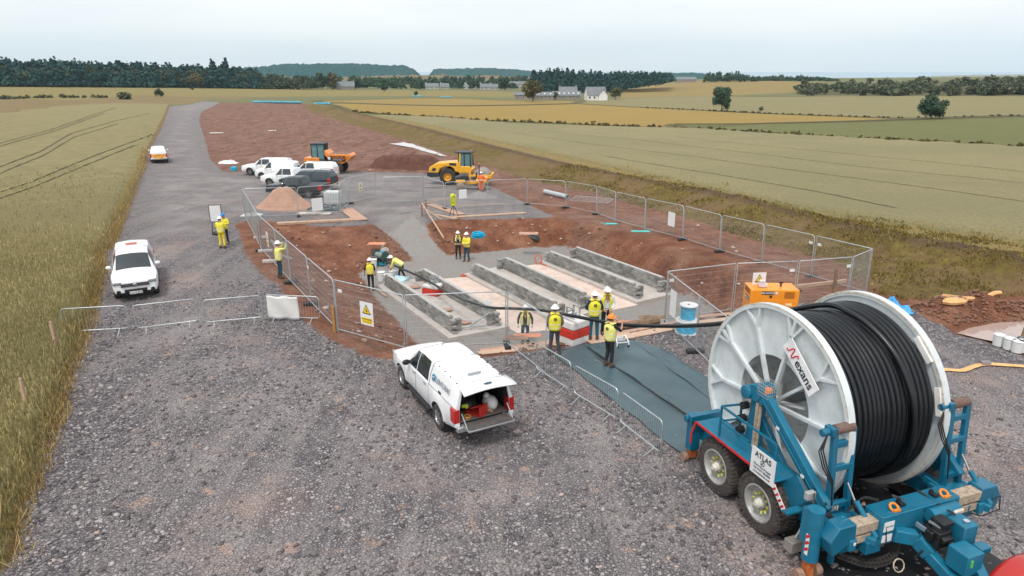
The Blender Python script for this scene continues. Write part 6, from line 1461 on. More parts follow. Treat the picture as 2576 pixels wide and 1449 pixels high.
    tb('jack_foot', MB().box(xr, 1.78, .22, .18, .16, .26), mRUST, rj)
    pass
    for s_ in (-.2, .2): tb('jack_roller', MB().cyl((xr + s_ - .06, 1.78, .11), (xr + s_ + .06, 1.78, .11), .11, n=14), MATS['roller_rust'], rj)
    # guide mast with powered roller
    xm = -.10 if sx == 0 else 2.90
    s_ = 1 if sx == 0 else 1
    mt = MB()
    for dx in (-.22, .22): mt.bar((xm + dx, -2.26, .84), (xm + dx, -2.10, 2.80), .105, .11)
    for z in (1.25, 2.02, 2.5): mt.bar((xm - .22, -2.27 + (z - 1.02) * .1, z), (xm + .22, -2.27 + (z - 1.02) * .1, z), .10, .12)
    mt.box(xm - .30, -2.08, 2.80, .12, .22, .16); mt.cyl((xm - .52, -2.08, 2.79), (xm - .34, -2.08, 2.79), .075, n=12); mast = tb('guide_mast', mt, mBLUE, bevel=.01)
    m = MB(); m.cyl((xm - .22, -2.08, 2.80), (xm + .22, -2.08, 2.80), .10, n=18); tb('mast_roller', m, M('rusty_roller', (.16, .10, .08), .8, .1, .3, 9), mast, smooth=True)
    m = MB(); m.cyl((xm + .05, -2.32, 1.75), (xm + .12, -2.52, 1.40), .022, n=8); tb('ram_rod', m, mCHR, mast, smooth=True)
    m = MB(); m.cyl((xm + .12, -2.52, 1.45), (xm + .26, -2.95, .92), .052, n=12); tb('ram', m, mBLUE2, mast, smooth=True)
    m = MB()
    for k, o_ in enumerate((0, .05, .1)): m.tube([(xm - .42, -2.12, 2.75), (xm - .55 - o_, -2.2, 2.5), (xm - .5 - o_, -2.3, 2.2), (xm - .36, -2.35, 1.9 - o_), (xm - .33, -2.40, 1.3)], .014, 6)
    m.tube([(xm + .28, -2.9, .95), (xm + .42, -3.0, 1.1), (xm + .46, -3.02, .8), (xm + .2, -2.9, .62), (xm, -2.8, .66)], .014, 6)
    tb('hoses', m, mHOSE, mast, smooth=True)
    m = MB(); m.box(xm, -2.28, .94, .78, .42, .14); m.bar((xm - .1, -2.4, .90), (xm + .22, -3.0, .86), .16, .14); m.bar((xm - .30, -1.9, 1.0), (xm - .25, -2.9, .90), .05, .14); m.bar((xm + .30, -1.9, 1.0), (xm + .35, -2.8, .90), .05, .14); tb('mast_base', m, mBLUE2, bevel=.01)
    # end housings of the sliding beam
    xe_ = fx(-.62); m = MB(); m.prism([(fx(a_), b_) for a_, b_ in ((-.90, 1.02), (-.73, 1.30), (-.33, 1.30), (-.30, .95), (-.52, .84), (-.79, .70))], 2.60, 2.92, Matrix.Rotation(R(90), 4, 'X')); tb('end_housing', m, mBLUE, bevel=.02, fixn=True)
    m = MB(); m.box(fx(-.37), -2.80, .86, .16, .30, .24); tb('valve_box', m, mBLUE2, bevel=.02)
    if sx == 0: tb('label', MB().box(fx(-.35), -2.955, .90, .05, .01, .06), mWHITE)
    tb('stand_leg', MB().bar((fx(-.30), -2.45, .1), (fx(-.30), -2.45, .62), .09), mBLUE)
# sliding runner beams (bare worn steel) and cross beam box
m = MB(); m.box(1.28, -2.78, 1.14, 3.3, .26, .20); m.box(1.28, -2.78, .90, 3.3, .22, .16); tb('sliding_beam', m, mWEAR, bevel=.01)
m = MB(); m.box(1.19, -2.78, 1.04, 1.96, .42, .62); tb('cross_beam', m, mBLUE2, bevel=.015)
m = MB(); m.box(1.19, -2.78, 1.355, 1.92, .38, .012); tb('beam_top_plate', m, mBLUE)
m = MB(); m.box(.12, -2.86, .72, .36, .24, .26); tb('gusset', m, mBLUE, bevel=.01)
for x, z in ((.50, 1.13), (.50, .87)): tb('data_plate', MB().box(x - .12, -3.0, z, .24, .012, .20 if z > 1 else .15), mWHITE)
text_mesh('TRN 054', .055, mINK, TRL, (.38, -3.008, 1.13), (R(90), 0, 0), 'lettering', .001)
for x in (.60, 1.88):
    m = MB(); m.tube([(x + .085 * math.cos(t * math.pi / 5), -2.86 + .085 * math.sin(t * math.pi / 5) * .8, 1.40 + .05 * math.sin(t * math.pi / 5)) for t in range(10)], .024, 8, True); m.box(x, -2.93, 1.375, .15, .05, .05); tb('lifting_eye', m, M('lifting_orange', (.80, .25, .02), .45), smooth=True)
for x in (.84, 1.68): tb('lamp', MB().box(x, -2.80, 1.39, .10, .14, .05).cyl((x, -2.74, 1.36), (x, -2.74, 1.46), .04, n=10), mBLACK)
tb('rear_beam', MB().box(1.28, 1.72, .82, 3.4, .26, .28), mBLUE, bevel=.01)
tb('front_lower_beam', MB().box(1.28, -2.2, .52, 3.1, .18, .2), mBLUE)
# power pack: engine, fuel tank, silencer, battery box
m = MB(); m.cyl((1.25, -3.10, 1.22), (1.95, -3.10, 1.22), .13, n=18); tb('air_tank', m, mBLUE2, smooth=True)
m = MB(); m.box(1.24, -3.32, .95, .34, .34, .34); m.cyl((1.24, -3.32, 1.10), (1.24, -3.32, 1.20), .15, .13, 18); m.box(1.28, -3.34, 1.25, .28, .28, .10); m.box(1.04, -3.30, 1.0, .10, .20, .2); m.cyl((1.12, -3.50, .98), (1.36, -3.50, .98), .07, n=12); eng = tb('engine', m, M('engine_black', (.012, .012, .013), .4, .1, .3, 12), bevel=.02)
m = MB(); m.bar((1.10, -3.22, 1.22), (1.16, -3.42, 1.20), .035); m.cyl((1.36, -3.50, .9), (1.42, -3.56, .82), .03, n=8); m.box(1.0, -3.16, 1.08, .04, .2, .08); tb('engine_fittings', m, mSILV, eng)
m = MB(); m.box(1.68, -3.44, 1.0, .34, .40, .50); tk = tb('fuel_tank', m, mBLUE2, bevel=.03); tb('filler_cap', MB().cyl((1.66, -3.52, 1.24), (1.66, -3.52, 1.30), .055, n=14), mCHR, tk); tb('white_bottle', MB().box(1.85, -3.18, 1.24, .26, .14, .10), M('cream_plastic', (.55, .50, .42), .5), tk, bevel=.03)
m = MB(); m.box(1.32, -3.84, .80, .40, .40, .42); bb = tb('battery_box', m, mBLUE2, bevel=.015); tb('toggle_latch', MB().box(1.22, -4.05, .86, .05, .02, .14), M('latch_green', (.1, .45, .12), .4), bb)
tb('small_box', MB().box(1.72, -3.84, .92, .26, .20, .12), mBLUE, bevel=.02)
m = MB()
for k in range(5): m.tube([(1.2 + .04 * k, -3.2, .85), (1.1 - .06 * k, -3.35, .7), (1.0 - .05 * k, -3.3, .55), (1.1, -3.1, .5 + .04 * k)], .012, 5)
for k in range(4): m.tube([(-.62 + .03 * k, -2.45, 1.3), (-.55 + .03 * k, -2.62 - .02 * k, 1.1), (-.52, -2.66, .8), (-.45 + .05 * k, -2.6, .5)], .014, 5)
tb('hose_bundle', m, mHOSE, smooth=True)
tb('hose_connectors', MB().box(-.56, -2.52, 1.42, .03, .03, .10).box(-.50, -2.52, 1.42, .03, .03, .10).box(-.44, -2.52, 1.42, .03, .03, .10), mCHR)
# draw bar: goose neck from the cross beam to the hitch
m = MB()
pts = [(.55, -2.98, .92), (.92, -3.16, .86), (1.06, -3.38, .62), (1.16, -3.74, .40), (1.28, -4.4, .36), (1.38, -5.2, .40)]
for a, b in zip(pts[:-1], pts[1:]): m.bar(a, b, .20, .26 if a[1] > -3.3 else .20)
m.bar((2.0, -3.0, .95), (1.35, -4.4, .42), .18, .22); tb('draw_bar', m, mBLUE2, bevel=.02)
tb('yellow_label', MB().bar((1.18, -3.90, .488), (1.24, -4.15, .482), .07, .004), M('label_yellow', (.75, .58, .2), .5)); tb('white_label', MB().bar((.99, -3.27, .86), (1.03, -3.36, .77), .10, .004, (0, -.7, .7)), mWHITE)
# cable chain loop under the beam
m = MB()
for i in range(26):
    t = i / 25; 
    if t < .55: q = Vector((-.25 + .95 * t / .55, -2.50 - .45 * math.sin(math.pi / 2 * t / .55), .34 - .12 * math.sin(math.pi * t / .55)))
    else: a = (t - .55) / .45 * math.pi * .75; q = Vector((.70 + .20 * math.sin(a), -2.95 + .1 * math.sin(a), .56 - .22 * math.cos(a)))
    if i: 
        m.bar(pq + Vector((0, .05, .04)), q + Vector((0, .05, .04)), .02, .03); m.bar(pq + Vector((0, -.05, .04)), q + Vector((0, -.05, .04)), .02, .03); m.bar(pq + Vector((0, .05, -.05)), q + Vector((0, .05, -.05)), .02, .03); m.bar(pq + Vector((0, -.05, -.05)), q + Vector((0, -.05, -.05)), .02, .03); m.box(q.x, q.y, q.z, .03, .14, .13)
    pq = q
tb('cable_chain', m, M('chain_plastic', (.05, .045, .04), .6))
m = MB(); m.tube([(.5 + .13 * math.cos(t * .63), -3.25 + .05 * math.sin(t * .63), .42 + .11 * math.sin(t * .63)) for t in range(10)], .012, 5, True); tb('coiled_hose', m, M('pale_hose', (.45, .38, .28), .6), smooth=True)
tb('wheel_chock', MB().box(-.80, -2.0, .32, .32, .22, .24).bar((-.80, -2.0, .45), (-.5, -1.9, .7), .04), M('chock_steel', (.33, .30, .27), .5, .4), bevel=.01)
# dark ground sheet below the trailer
m = MB()
for k, (a, b, c) in enumerate((((-.62, -2.40, 1.46), (-.35, -2.15, 1.25), (-.30, -1.2, .98)), ((-.88, -2.4, 1.45), (-.70, -2.2, 1.62), (-.52, -2.0, 1.50)), ((.9, -2.55, 1.38), (1.2, -2.95, 1.30), (1.5, -3.2, 1.05)), ((1.5, -2.6, 1.38), (1.55, -2.95, 1.34), (1.6, -3.35, 1.30)), ((-.2, -2.55, 1.28), (.2, -2.5, 1.45), (.5, -2.6, 1.40)))):
    for o_ in (0, .035): m.tube(catmull([Vector(q_) + Vector((o_, o_, 0)) for q_ in (a, b, c)], 6), .013, 5)
tb('hydraulic_lines', m, mHOSE, smooth=True)
tb('control_box', MB().box(-.78, -2.18, 1.55, .20, .10, .16), M('box_grey', (.35, .36, .35), .5), bevel=.01)
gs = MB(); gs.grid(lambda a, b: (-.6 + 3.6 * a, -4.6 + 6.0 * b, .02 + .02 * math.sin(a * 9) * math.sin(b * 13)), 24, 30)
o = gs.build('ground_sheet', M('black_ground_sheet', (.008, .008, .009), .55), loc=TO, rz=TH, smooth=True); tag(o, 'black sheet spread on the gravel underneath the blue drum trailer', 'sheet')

# ------------------------------------------------------------------ cable reel
RC = Vector((0, 0, 2.30)); RR_ = 2.20; RW = 2.57
REEL = thing('cable_reel', 'huge white steel reel of black power cable carried by the blue trailer', 'cable reel', TO, TH)
def ringplate(x0, x1, r0, r1, n=96): return MB().lathe([(r0, x0), (r1, x0), (r1, x1), (r0, x1)], RC, (1, 0, 0), n, True)
for sx in (0, 1):
    x0 = 0 if sx == 0 else RW; s_ = 1 if sx == 0 else -1
    fl_ = ringplate(x0 + .075 * s_, x0 + .10 * s_, 1.06, 2.14).build('flange', mREEL, REEL, smooth=True)
    ringplate(x0 - .02 * s_, x0 + .135 * s_, 2.10, 2.20).build('rim', mREEL, fl_, smooth=True)
    ringplate(x0 + .135 * s_, x0 + .142 * s_, 2.15, 2.195).build('worn_rim_edge', mREELE, fl_, smooth=True)
    ringplate(x0 - .022 * s_, x0 - .020 * s_, 2.17, 2.198).build('worn_rim_edge', mREELE, fl_, smooth=True)
    for i in range(10):
        a = R(-6 + 36 * i + (0 if sx == 0 else 9)); c, s2 = math.cos(a), math.sin(a)
        def q(r, da=0, dx=0.03): return RC + Vector((x0 + dx * s_, math.cos(a + da) * r, math.sin(a + da) * r))
        m = MB(); m.bar(q(.16), q(1.75), .065, .09, (1, 0, 0)); m.bar(q(1.66), q(2.12, .11), .055, .08, (1, 0, 0)); m.bar(q(1.66), q(2.12, -.11), .055, .08, (1, 0, 0))
        if i % 2: m.bar(q(1.70), q(2.12), .07, .09, (1, 0, 0))
        m.build('spoke', mREEL, fl_)
    m = MB(); m.cyl(RC + Vector((x0 - .06 * s_, 0, 0)), RC + Vector((x0 + .12 * s_, 0, 0)), .22, n=24); m.build('hub', mREEL, fl_, smooth=True)
MB().lathe([(1.05, .09), (1.05, RW - .09)], RC, (1, 0, 0), 64).build('inner_drum', M('drum_inside', (.60, .61, .60), .6, 0, .15, 2, dirt=.5, dcol=(.2, .15, .12)), REEL, smooth=True)
m = MB(); m.cyl(RC + Vector((-.45, 0, 0)), RC + Vector((RW + .45, 0, 0)), .11, n=18); m.build('axle', M('axle_steel', (.3, .31, .31), .4, .6), REEL, smooth=True)
m = MB()
for i in range(5): a = R(72 * i + 20); m.bar(RC + Vector((.2, 0, 0)), RC + Vector((.2, math.cos(a) * .9, math.sin(a) * .9)), .04, .14, (1, 0, 0))
m.build('inner_brace', MATS['drum_inside'], REEL)
nwrap, rad = 18, .066
m = MB()
for i in range(nwrap):
    x = .145 + rad + i * (RW - .29 - 2 * rad) / (nwrap - 1); Rr = 1.83 + (.004 * math.sin(i * 2.1))
    m.tube([RC + Vector((x + .02 * math.sin(2 * math.pi * k / 72 + i), Rr * math.cos(2 * math.pi * k / 72), Rr * math.sin(2 * math.pi * k / 72))) for k in range(72)], rad * .98, 9, True)
m.build('cable_windings', mCABLE, REEL, smooth=True)
MB().lathe([(1.80, .14), (1.80, RW - .14)], RC, (1, 0, 0), 64).build('cable_core', mBLACK, REEL, smooth=True)
m = MB()
for i in range(4):
    x = RW - .16 - rad - i * 2.06 * rad; Rr = 1.93
    m.tube([RC + Vector((x, Rr * math.cos(2 * math.pi * k / 72), Rr * math.sin(2 * math.pi * k / 72))) for k in range(72)], rad * .98, 9, True)
m.build('top_windings', mCABLE, REEL, smooth=True)
for y, z in ((-1.35, 1.37), (-1.86, .52)):
    a = math.atan2(z, y); q = RC + Vector((RW - .16, math.cos(a) * 2.08, math.sin(a) * 2.08)); m = MB(); m.box(0, 0, 0, .06, .58, .12, Matrix.Rotation(a - math.pi / 2, 3, 'X')); m.v = [tuple(Vector(p_) + q) for p_ in m.v]; m.build('wooden_batten', M('white_batten', (.72, .72, .68), .7), REEL)
# maker's banner across the near flange
Mb = Matrix(((0, 0, -1), (-1, 0, 0), (0, 1, 0)))
ba = R(-41); ctr = RC + Vector((-.075, -.80, 1.20))
bn = MB(); bn.box(0, 0, 0, .02, 1.16, .34, Matrix.Rotation(-ba, 3, 'X') @ Matrix.Identity(3)); bn.v = [tuple(Vector(p_) + ctr) for p_ in bn.v]; bnr = bn.build('banner', M('banner_white', (.80, .80, .80), .4), REEL)
Mr = Matrix.Rotation(-ba, 3, 'X') @ Mb
def bpos(u_, v_): return ctr + Mr @ Vector((u_, v_, .014))
text_mesh('exans', .275, M('banner_dark', (.02, .03, .05), .5), bnr, bpos(.17, -.01), Mr, 'lettering', .002, bold=.004)
S_ = [(-.62, -.07), (-.58, -.10), (-.54, -.08), (-.52, .0), (-.49, .10), (-.45, .13), (-.42, .08), (-.40, -.02), (-.37, -.10), (-.33, -.11), (-.31, -.04), (-.29, .06), (-.25, .12), (-.21, .10), (-.20, .07)]
m = MB(); m.tube([bpos(x * .78, y * .85) for x, y in S_], .014, 6); m.build('red_flourish', M('banner_red', (.60, .01, .03), .5), bnr, smooth=True)
for t_, z, y, s_ in (('ASFM2454', -.62, .62, .10), ('<<<', -.80, .60, .10), ('ORDER', -.96, .58, .08)): text_mesh(t_, s_, mINK, REEL, RC + Vector((.055, y + .02, z - .25)), Mr, 'stencil', .001, bold=.002)

# ------------------------------------------------------------------ the running cable
xr_ = 1.62
top = [W @ (RC + Vector((xr_ + .10 * i, 2.02 * math.cos(R(t)), 2.02 * math.sin(R(t))))) for i, t in ((1.2, 30 - 60), (.9, 0), (.6, 35), (.2, 62))]
top = [W @ (RC + Vector((xr_ + (.5 - .1 * i) * .6, 2.02 * math.cos(R(t)), 2.02 * math.sin(R(t))))) for i, t in enumerate((200, 180, 160, 140, 125, 110, 98))]
man = at(1568, 817, 1.42); 
path = top + [W @ (RC + Vector((xr_ - .08, .25, 2.0)))] + [at(2010, 776, 4.07), at(1836, 811, 3.2), at(1700, 820, 2.05), man, at(1500, 806, 1.25), at(1432, 793, 1.12), at(1360, 780, .62), at(1290, 776, .1), at(1230, 773, -.30), at(1170, 755, -.62), at(1120, 732, -.95), at(1088, 713, -1.12), at(1050, 693, -1.15), at(1010, 676, -1.2), at(985, 664, -1.35), at(968, 654, -1.6)]
cb = MB(); CP = catmull(path, 8); cb.tube(CP, .062, 10); tag(cb.build('power_cable', mCABLE, smooth=True), 'thick black cable running from the reel over both painted blocks into the pit', 'cable')
# rubber mats beneath
mMAT = M('rubber_mat', (.050, .090, .105), .42, 0, .22, .8, .2, 4, dirt=.45, dcol=(.11, .14, .145))
def mat_sheet(c0, c1, c2, c3, name, label, z, seed):
    P = [at(*c, 0) for c in (c0, c1, c2, c3)]; m = MB()
    def F(a, b):
        p = P[0].lerp(P[1], a).lerp(P[3].lerp(P[2], a), b); w_ = .012 * math.sin(b * 23 + a * 4 + seed) + .025 * mnoise.noise(Vector((p.x * .8, p.y * .8, seed))) + (.035 * math.exp(-((a - .02) / .03) ** 2) if seed > 1 else 0)
        e_ = .06 * mnoise.noise(Vector((p.x * 1.3, p.y * 1.3, 3))) ; return (p.x + e_, p.y + e_ * .5, z + .02 + w_)
    m.grid(F, 30, 60); return tag(m.build(name, mMAT, smooth=True, solid=.006), label, 'rubber mat', 'rubber mats')
mat_sheet((1466, 869), (1392, 893), (1722, 1152), (1880, 1120), 'rubber_mat', 'grey blue rubber mat on the side of the crowd barriers', .03, 0)
mat_sheet((1592, 861), (1464, 868), (1850, 1130), (1960, 1090), 'rubber_mat', 'middle grey blue rubber mat under the person lifting the cable', .045, 2)
mat_sheet((1662, 880), (1590, 861), (1880, 1080), (1930, 1060), 'rubber_mat', 'narrow grey blue rubber mat on the side of the blue rope drums', .06, 4)
m = MB(); m.tube([at(*q_, 0.10) for q_ in ((1478, 872), (1505, 892), (1530, 913), (1549, 925), (1580, 945), (1640, 985), (1700, 1025), (1770, 1075))], [.012, .03, .022, .008, .015, .02, .025, .03], 6); tag(m.build('fold_strip', mBLACK, smooth=True), 'black rolled edge strip between the rubber mats', 'strip')
# ------------------------------------------------------------------ people
mSKIN = M('skin', (.46, .25, .18), .55, 0, .05, 6); mHELM = M('white_helmet', (.82, .82, .80), .3, 0, .02, coat=.3); mHELO = M('orange_helmet', (.85, .25, .03), .35); mHELB = M('blue_helmet', (.02, .25, .6), .35)
mHV = M('hivis_yellow', (.74, .66, .045), .75, 0, .10, 5, .3, 14); mHVP = M('hivis_yellow_pale', (.76, .72, .20), .75, 0, .10, 5, .3, 14); mREF = M('reflective_tape', (.66, .66, .56), .35, 0, .05)
mTRD = M('dark_trousers', (.018, .019, .022), .85, 0, .25, 6, .4, 18); mJEAN = M('jeans', (.02, .055, .085), .85, 0, .25, 6, .4, 18); mTEAL = M('teal_jeans', (.015, .09, .13), .85, 0, .25, 6, .4, 18); mTRG = M('grey_trousers', (.05, .06, .07), .85, 0, .25, 6, .4, 18)
mBT = M('work_boots', (.10, .06, .04), .8); mTOPD = M('dark_top', (.012, .012, .014), .85, 0, .2, 6); mTOPG = M('khaki_top', (.14, .12, .10), .85, 0, .2, 6); mTOPB = M('navy_top', (.012, .03, .05), .85, 0, .2, 6); mSHW = M('white_shirt', (.62, .66, .70), .8, 0, .06, 6)
mHVO = M('hivis_orange', (.85, .14, .02), .7, 0, .1, 5, .3, 14); mHVT = M('hivis_yellow_trousers', (.80, .62, .02), .75, 0, .12, 5, .3, 14); mGLW = M('work_glove', (.6, .55, .4), .8); mGLR = M('red_glove', (.55, .03, .03), .8); mHAIR = M('hair', (.03, .02, .015), .8)
def skin(name, chains, mat, parent, lv=1, root=0):
    vs, es, rs = [], [], []; ix = {}
    for ch in chains:
        prev = None
        for co, r in ch:
            k = tuple(round(c, 4) for c in co)
            if k not in ix: ix[k] = len(vs); vs.append(k); rs.append(r)
            i = ix[k]
            if prev is not None and prev != i and (prev, i) not in es and (i, prev) not in es: es.append((prev, i))
            prev = i
    me = bpy.data.meshes.new(name); me.from_pydata(vs, es, []); me.materials.append(mat); o = bpy.data.objects.new(name, me); COL.objects.link(o); o.parent = parent
    md = o.modifiers.new('skin', 'SKIN'); md.use_smooth_shade = True
    if not me.skin_vertices: me.skin_vertices.new() if hasattr(me.skin_vertices, 'new') else None
    sv = me.skin_vertices[0].data
    for i, r in enumerate(rs): sv[i].radius = (r if isinstance(r, tuple) else (r, r)); sv[i].use_root = (i == root)
    if lv: s_ = o.modifiers.new('sub', 'SUBSURF'); s_.levels = lv; s_.render_levels = lv
    return o
def V3(*a): return Vector(a)
POSE0 = dict(pelvis=(0, 0, .95), waist=(0, 0, 1.10), chest=(0, 0, 1.34), neck=(0, 0, 1.50), head=(0, .02, 1.64), lsh=(-.185, 0, 1.43), rsh=(.185, 0, 1.43), lel=(-.25, -.02, 1.15), rel=(.25, -.02, 1.15), lwr=(-.25, .08, .90), rwr=(.25, .08, .90),
             lhip=(-.095, 0, .90), rhip=(.095, 0, .90), lkn=(-.11, .03, .50), rkn=(.11, .03, .50), lan=(-.12, -.02, .09), ran=(.12, -.02, .09))
def person(label, P, yaw_, pose=None, scale=1.0, top=mTOPD, trousers=mTRD, vest=None, jacket=None, helmet=mHELM, gloves=None, open_front=False, facing=1, logo=False, boots=mBT, ear=False, sleeves=True, hoop=False, name='person'):
    j = {k: Vector(v) for k, v in {**POSE0, **(pose or {})}.items()}
    root = thing('person', label, 'person', P, yaw_, 'people working on the site'); root.scale = (scale,) * 3
    up = (j['chest'] - j['waist']).normalized(); hd = j['head']; nk = j['neck']
    gl = gloves or mSKIN
    ch = [[(j['pelvis'], .10), (j['waist'], .10), (j['chest'], .12), (nk, .055), (hd - Vector((0, 0, .045)), .062), (hd + Vector((0, 0, .045)), .080), (hd + Vector((0, 0, .10)), .055)],
          [(hd - Vector((0, 0, .045)), .062), (hd + Vector((0, .085, -.01)), .022)]]
    for s in 'lr':
        ch.append([(j['chest'], .12), (j[s + 'sh'], .055), (j[s + 'el'], .040), (j[s + 'wr'], .028)])
        ch.append([(j['pelvis'], .10), (j[s + 'hip'], .085), (j[s + 'kn'], .055), (j[s + 'an'], .038), (j[s + 'an'] + Vector((0, .13, -.045)), .035)])
    skin('body', ch, mSKIN, root, 1)
    # hands: palm and five fingers
    for s in 'lr':
        w_ = j[s + 'wr']; d_ = (w_ - j[s + 'el']).normalized(); sd_ = -1 if s == 'l' else 1
        side_ = d_.cross(Vector((0, 1, .3))).normalized()
        if side_.length < .5: side_ = Vector((1, 0, 0))
        nrm = side_.cross(d_).normalized(); palm = w_ + d_ * .07; hc = [[(w_ - d_ * .01, .026), (w_ + d_ * .035, .030), (palm, .032)]]
        for k, (off, ln) in enumerate(((-.028, .075), (-.010, .085), (.010, .08), (.027, .062))):
            b = palm + side_ * off; hc.append([(palm, .032), (b + d_ * .02, .0095), (b + d_ * (.02 + ln * .5) - nrm * .008 * k, .009), (b + d_ * (.01 + ln * .85) - nrm * (.03 + .004 * k), .008)])
        tb_ = w_ + d_ * .035; hc.append([(tb_, .030), (tb_ + side_ * .04 * -1 - nrm * .01, .0105), (tb_ + side_ * -.055 + d_ * .045 - nrm * .02, .009)])
        skin('hand', hc, gl, root, 1)
    up_m = jacket or top
    ch = [[(j['waist'] - up * .06, (.15, .11)), (j['waist'], (.15, .115)), (j['chest'], (.165, .12)), (nk - Vector((0, 0, .04)), .075)]]
    for s in 'lr': ch.append([(j['chest'], (.165, .12)), (j[s + 'sh'], .073), (j[s + 'el'], .055), (j[s + 'el'].lerp(j[s + 'wr'], .95 if sleeves else .12), .042 if sleeves else .052)])
    skin('jacket' if jacket else 'top', ch, up_m, root, 1, 1)
    ch = [[(j['pelvis'] + up * .08, (.145, .11)), (j['pelvis'], (.15, .115))]]
    for s in 'lr': ch.append([(j['pelvis'], (.15, .115)), (j[s + 'hip'] - Vector((0, 0, .03)), .095), (j[s + 'kn'], .070), (j[s + 'an'].lerp(j[s + 'kn'], .10), .060)])
    tr = skin('trousers', ch, trousers, root, 1, 0)
    for s in 'lr':
        a = j[s + 'an']; m = MB(); m.ball(a + Vector((0, .05, -.045)), (.052, .145, .055), 12, 7); m.cyl(a + Vector((0, -.02, -.05)), a + Vector((0, -.01, .08)), .055, .058, 10); m.build('boot', boots, root, smooth=True)
    # torso garments as shells around the spine
    def shell(nm_, mat, k, z0, z1, openf=False, bands=True):
        m = MB(); A, B = j['pelvis'], j['chest'] + (nk - j['chest']) * .75; n = 20
        fr = (j['rsh'] - j['lsh']).normalized(); upv = (B - A).normalized(); fw = upv.cross(fr).normalized() * -1
        if fw.y < 0 and abs(fw.y) > .2: fw = -fw
        def F(a, b):
            t = z0 + (z1 - z0) * b; c = A.lerp(B, t); a_ = (math.pi * (.14 if openf else 0) + a * (2 * math.pi - (math.pi * .28 if openf else 0)))
            wx = .185 * (1 + .10 * math.sin(t * 3)) * k * (1 if t < .85 else 1 - (t - .85) * 2.2); wy = .135 * k * (1 if t < .8 else 1 - (t - .8) * 1.6)
            f_ = 1 + .05 * math.sin(a_ * 5 + t * 6) * (1 - t)
            return c + fr * math.sin(a_) * wx * f_ + fw * math.cos(a_) * wy * f_
        m.grid(F, n, 9); o = m.build(nm_, mat, root, smooth=True, solid=.012)
        if bands:
            for t0 in (.10, .33):
                m = MB(); m.grid(lambda a, b: (lambda c0, c: c0 + (c - c0) * 1.045)(A.lerp(B, t0 + .07 * b), F(a, (t0 + .07 * b - z0) / (z1 - z0))), n, 1); m.build('reflective_band', mREF, o, smooth=True)
        return o
    if vest:
        v_ = shell('vest', vest, 1.06, -.06, 1.04, open_front)
        for s in 'lr':
            m = MB(); a = j[s + 'sh'] + Vector((0, 0, .0)); c = nk.lerp(a, .45); m.box(c.x, c.y, c.z + .045, .13, .22, .03, Matrix.Rotation((-1 if s == 'r' else 1) * -.35, 3, 'Y')); m.build('shoulder_strap', vest, v_, bevel=.01)
        if logo:
            A, B = j['pelvis'], nk; c = A.lerp(B, .72); m = MB(); m.lathe([(.035, 0), (.055, 0), (.055, .006), (.035, .006)], c + Vector((0, -.165, 0)), (0, -1, 0), 14, True); m.bar(c + Vector((-.04, -.172, -.012)), c + Vector((.04, -.172, .012)), .02, .004, (0, -1, 0)); m.build('round_emblem', mINK, v_)
    if jacket: shell('jacket_body', jacket, 1.04, -.12, .98, False)
    # helmet
    Mh = Matrix.Rotation(0, 3, 'X'); c = hd + Vector((0, .0, .045))
    if helmet:
        m = MB(); m.ball(c, (.112, .135, .125), 16, 7, None, 0.0); m.lathe([(.112, -.004), (.145, -.008), (.145, .004), (.112, .010)], c, (0, 0, 1), 16, True); m.box(c.x, c.y + .15, c.z - .004, .16, .10, .012); h_ = m.build('helmet', helmet, root, smooth=True)
        MB().box(c.x, c.y, c.z + .120, .03, .20, .018).build('helmet_ridge', helmet, h_, bevel=.006)
    for s in (-1, 1): 
        m = MB(); m.ball(hd + Vector((s * .086, .0, -.01)), (.014, .026, .034), 8, 5); m.build('ear', mSKIN if not ear else mBLACK, root, smooth=True)
        m = MB(); m.ball(hd + Vector((s * .030, .078, .012)), (.011, .008, .008), 8, 5); m.build('eye', mINK, root, smooth=True)
    MB().box(hd.x, hd.y + .078, hd.z - .055, .042, .012, .010).build('mouth', M('lips', (.30, .12, .10), .6), root)
    m = MB(); m.ball(hd + Vector((0, -.025, .005)), (.088, .075, .075), 12, 6); m.build('hair', mHAIR, root, smooth=True)
    return root
def at_feet(u, v, z=0.0, surf=False): return at(u, v, z) if not surf else on(u, v)
def face(P, deg=0):  # yaw so that local +Y points away from the camera, then turned
    return math.atan2(-P.x, P.y) + R(deg)
# up the track: two people by the board
q = gp(561, 625); person('person in yellow jacket and yellow trousers with a black harness, standing on the track', q, face(q, -25), dict(lel=(-.27, .05, 1.18), lwr=(-.12, .25, 1.15), rwr=(.12, .25, 1.12), rel=(.26, .05, 1.16)), 1.0, jacket=mHV, trousers=mHVT, boots=mBT)
q = gp(566, 615) + Vector((.05, .1, 0)); q2 = q; person('person in blue helmet half hidden behind the person in yellow trousers', q, face(q, 150), dict(lel=(-.30, .05, 1.2), lwr=(-.12, .25, 1.2)), 1.0, jacket=mHV, trousers=mTRD, helmet=mHELB)
q = gp(706, 700); person('person in yellow jacket and jeans raising both arms at the left fence', q, face(q, -70), dict(lel=(-.20, .28, 1.42), rel=(.22, .28, 1.42), lwr=(-.10, .34, 1.72), rwr=(.14, .36, 1.70)), 1.0, jacket=mHVP, trousers=mJEAN, gloves=mTOPD)
q = at(934, 730, FLOOR); person('person in yellow vest walking in the pit beside the first trench, seen from behind', q, face(q, -8), dict(lkn=(-.11, .10, .50), lan=(-.12, .16, .10), ran=(.12, -.14, .10), rkn=(.11, .0, .5), lel=(-.28, -.05, 1.16), lwr=(-.30, .02, .92)), 1.0, top=mTOPD, vest=mHV, sleeves=False)
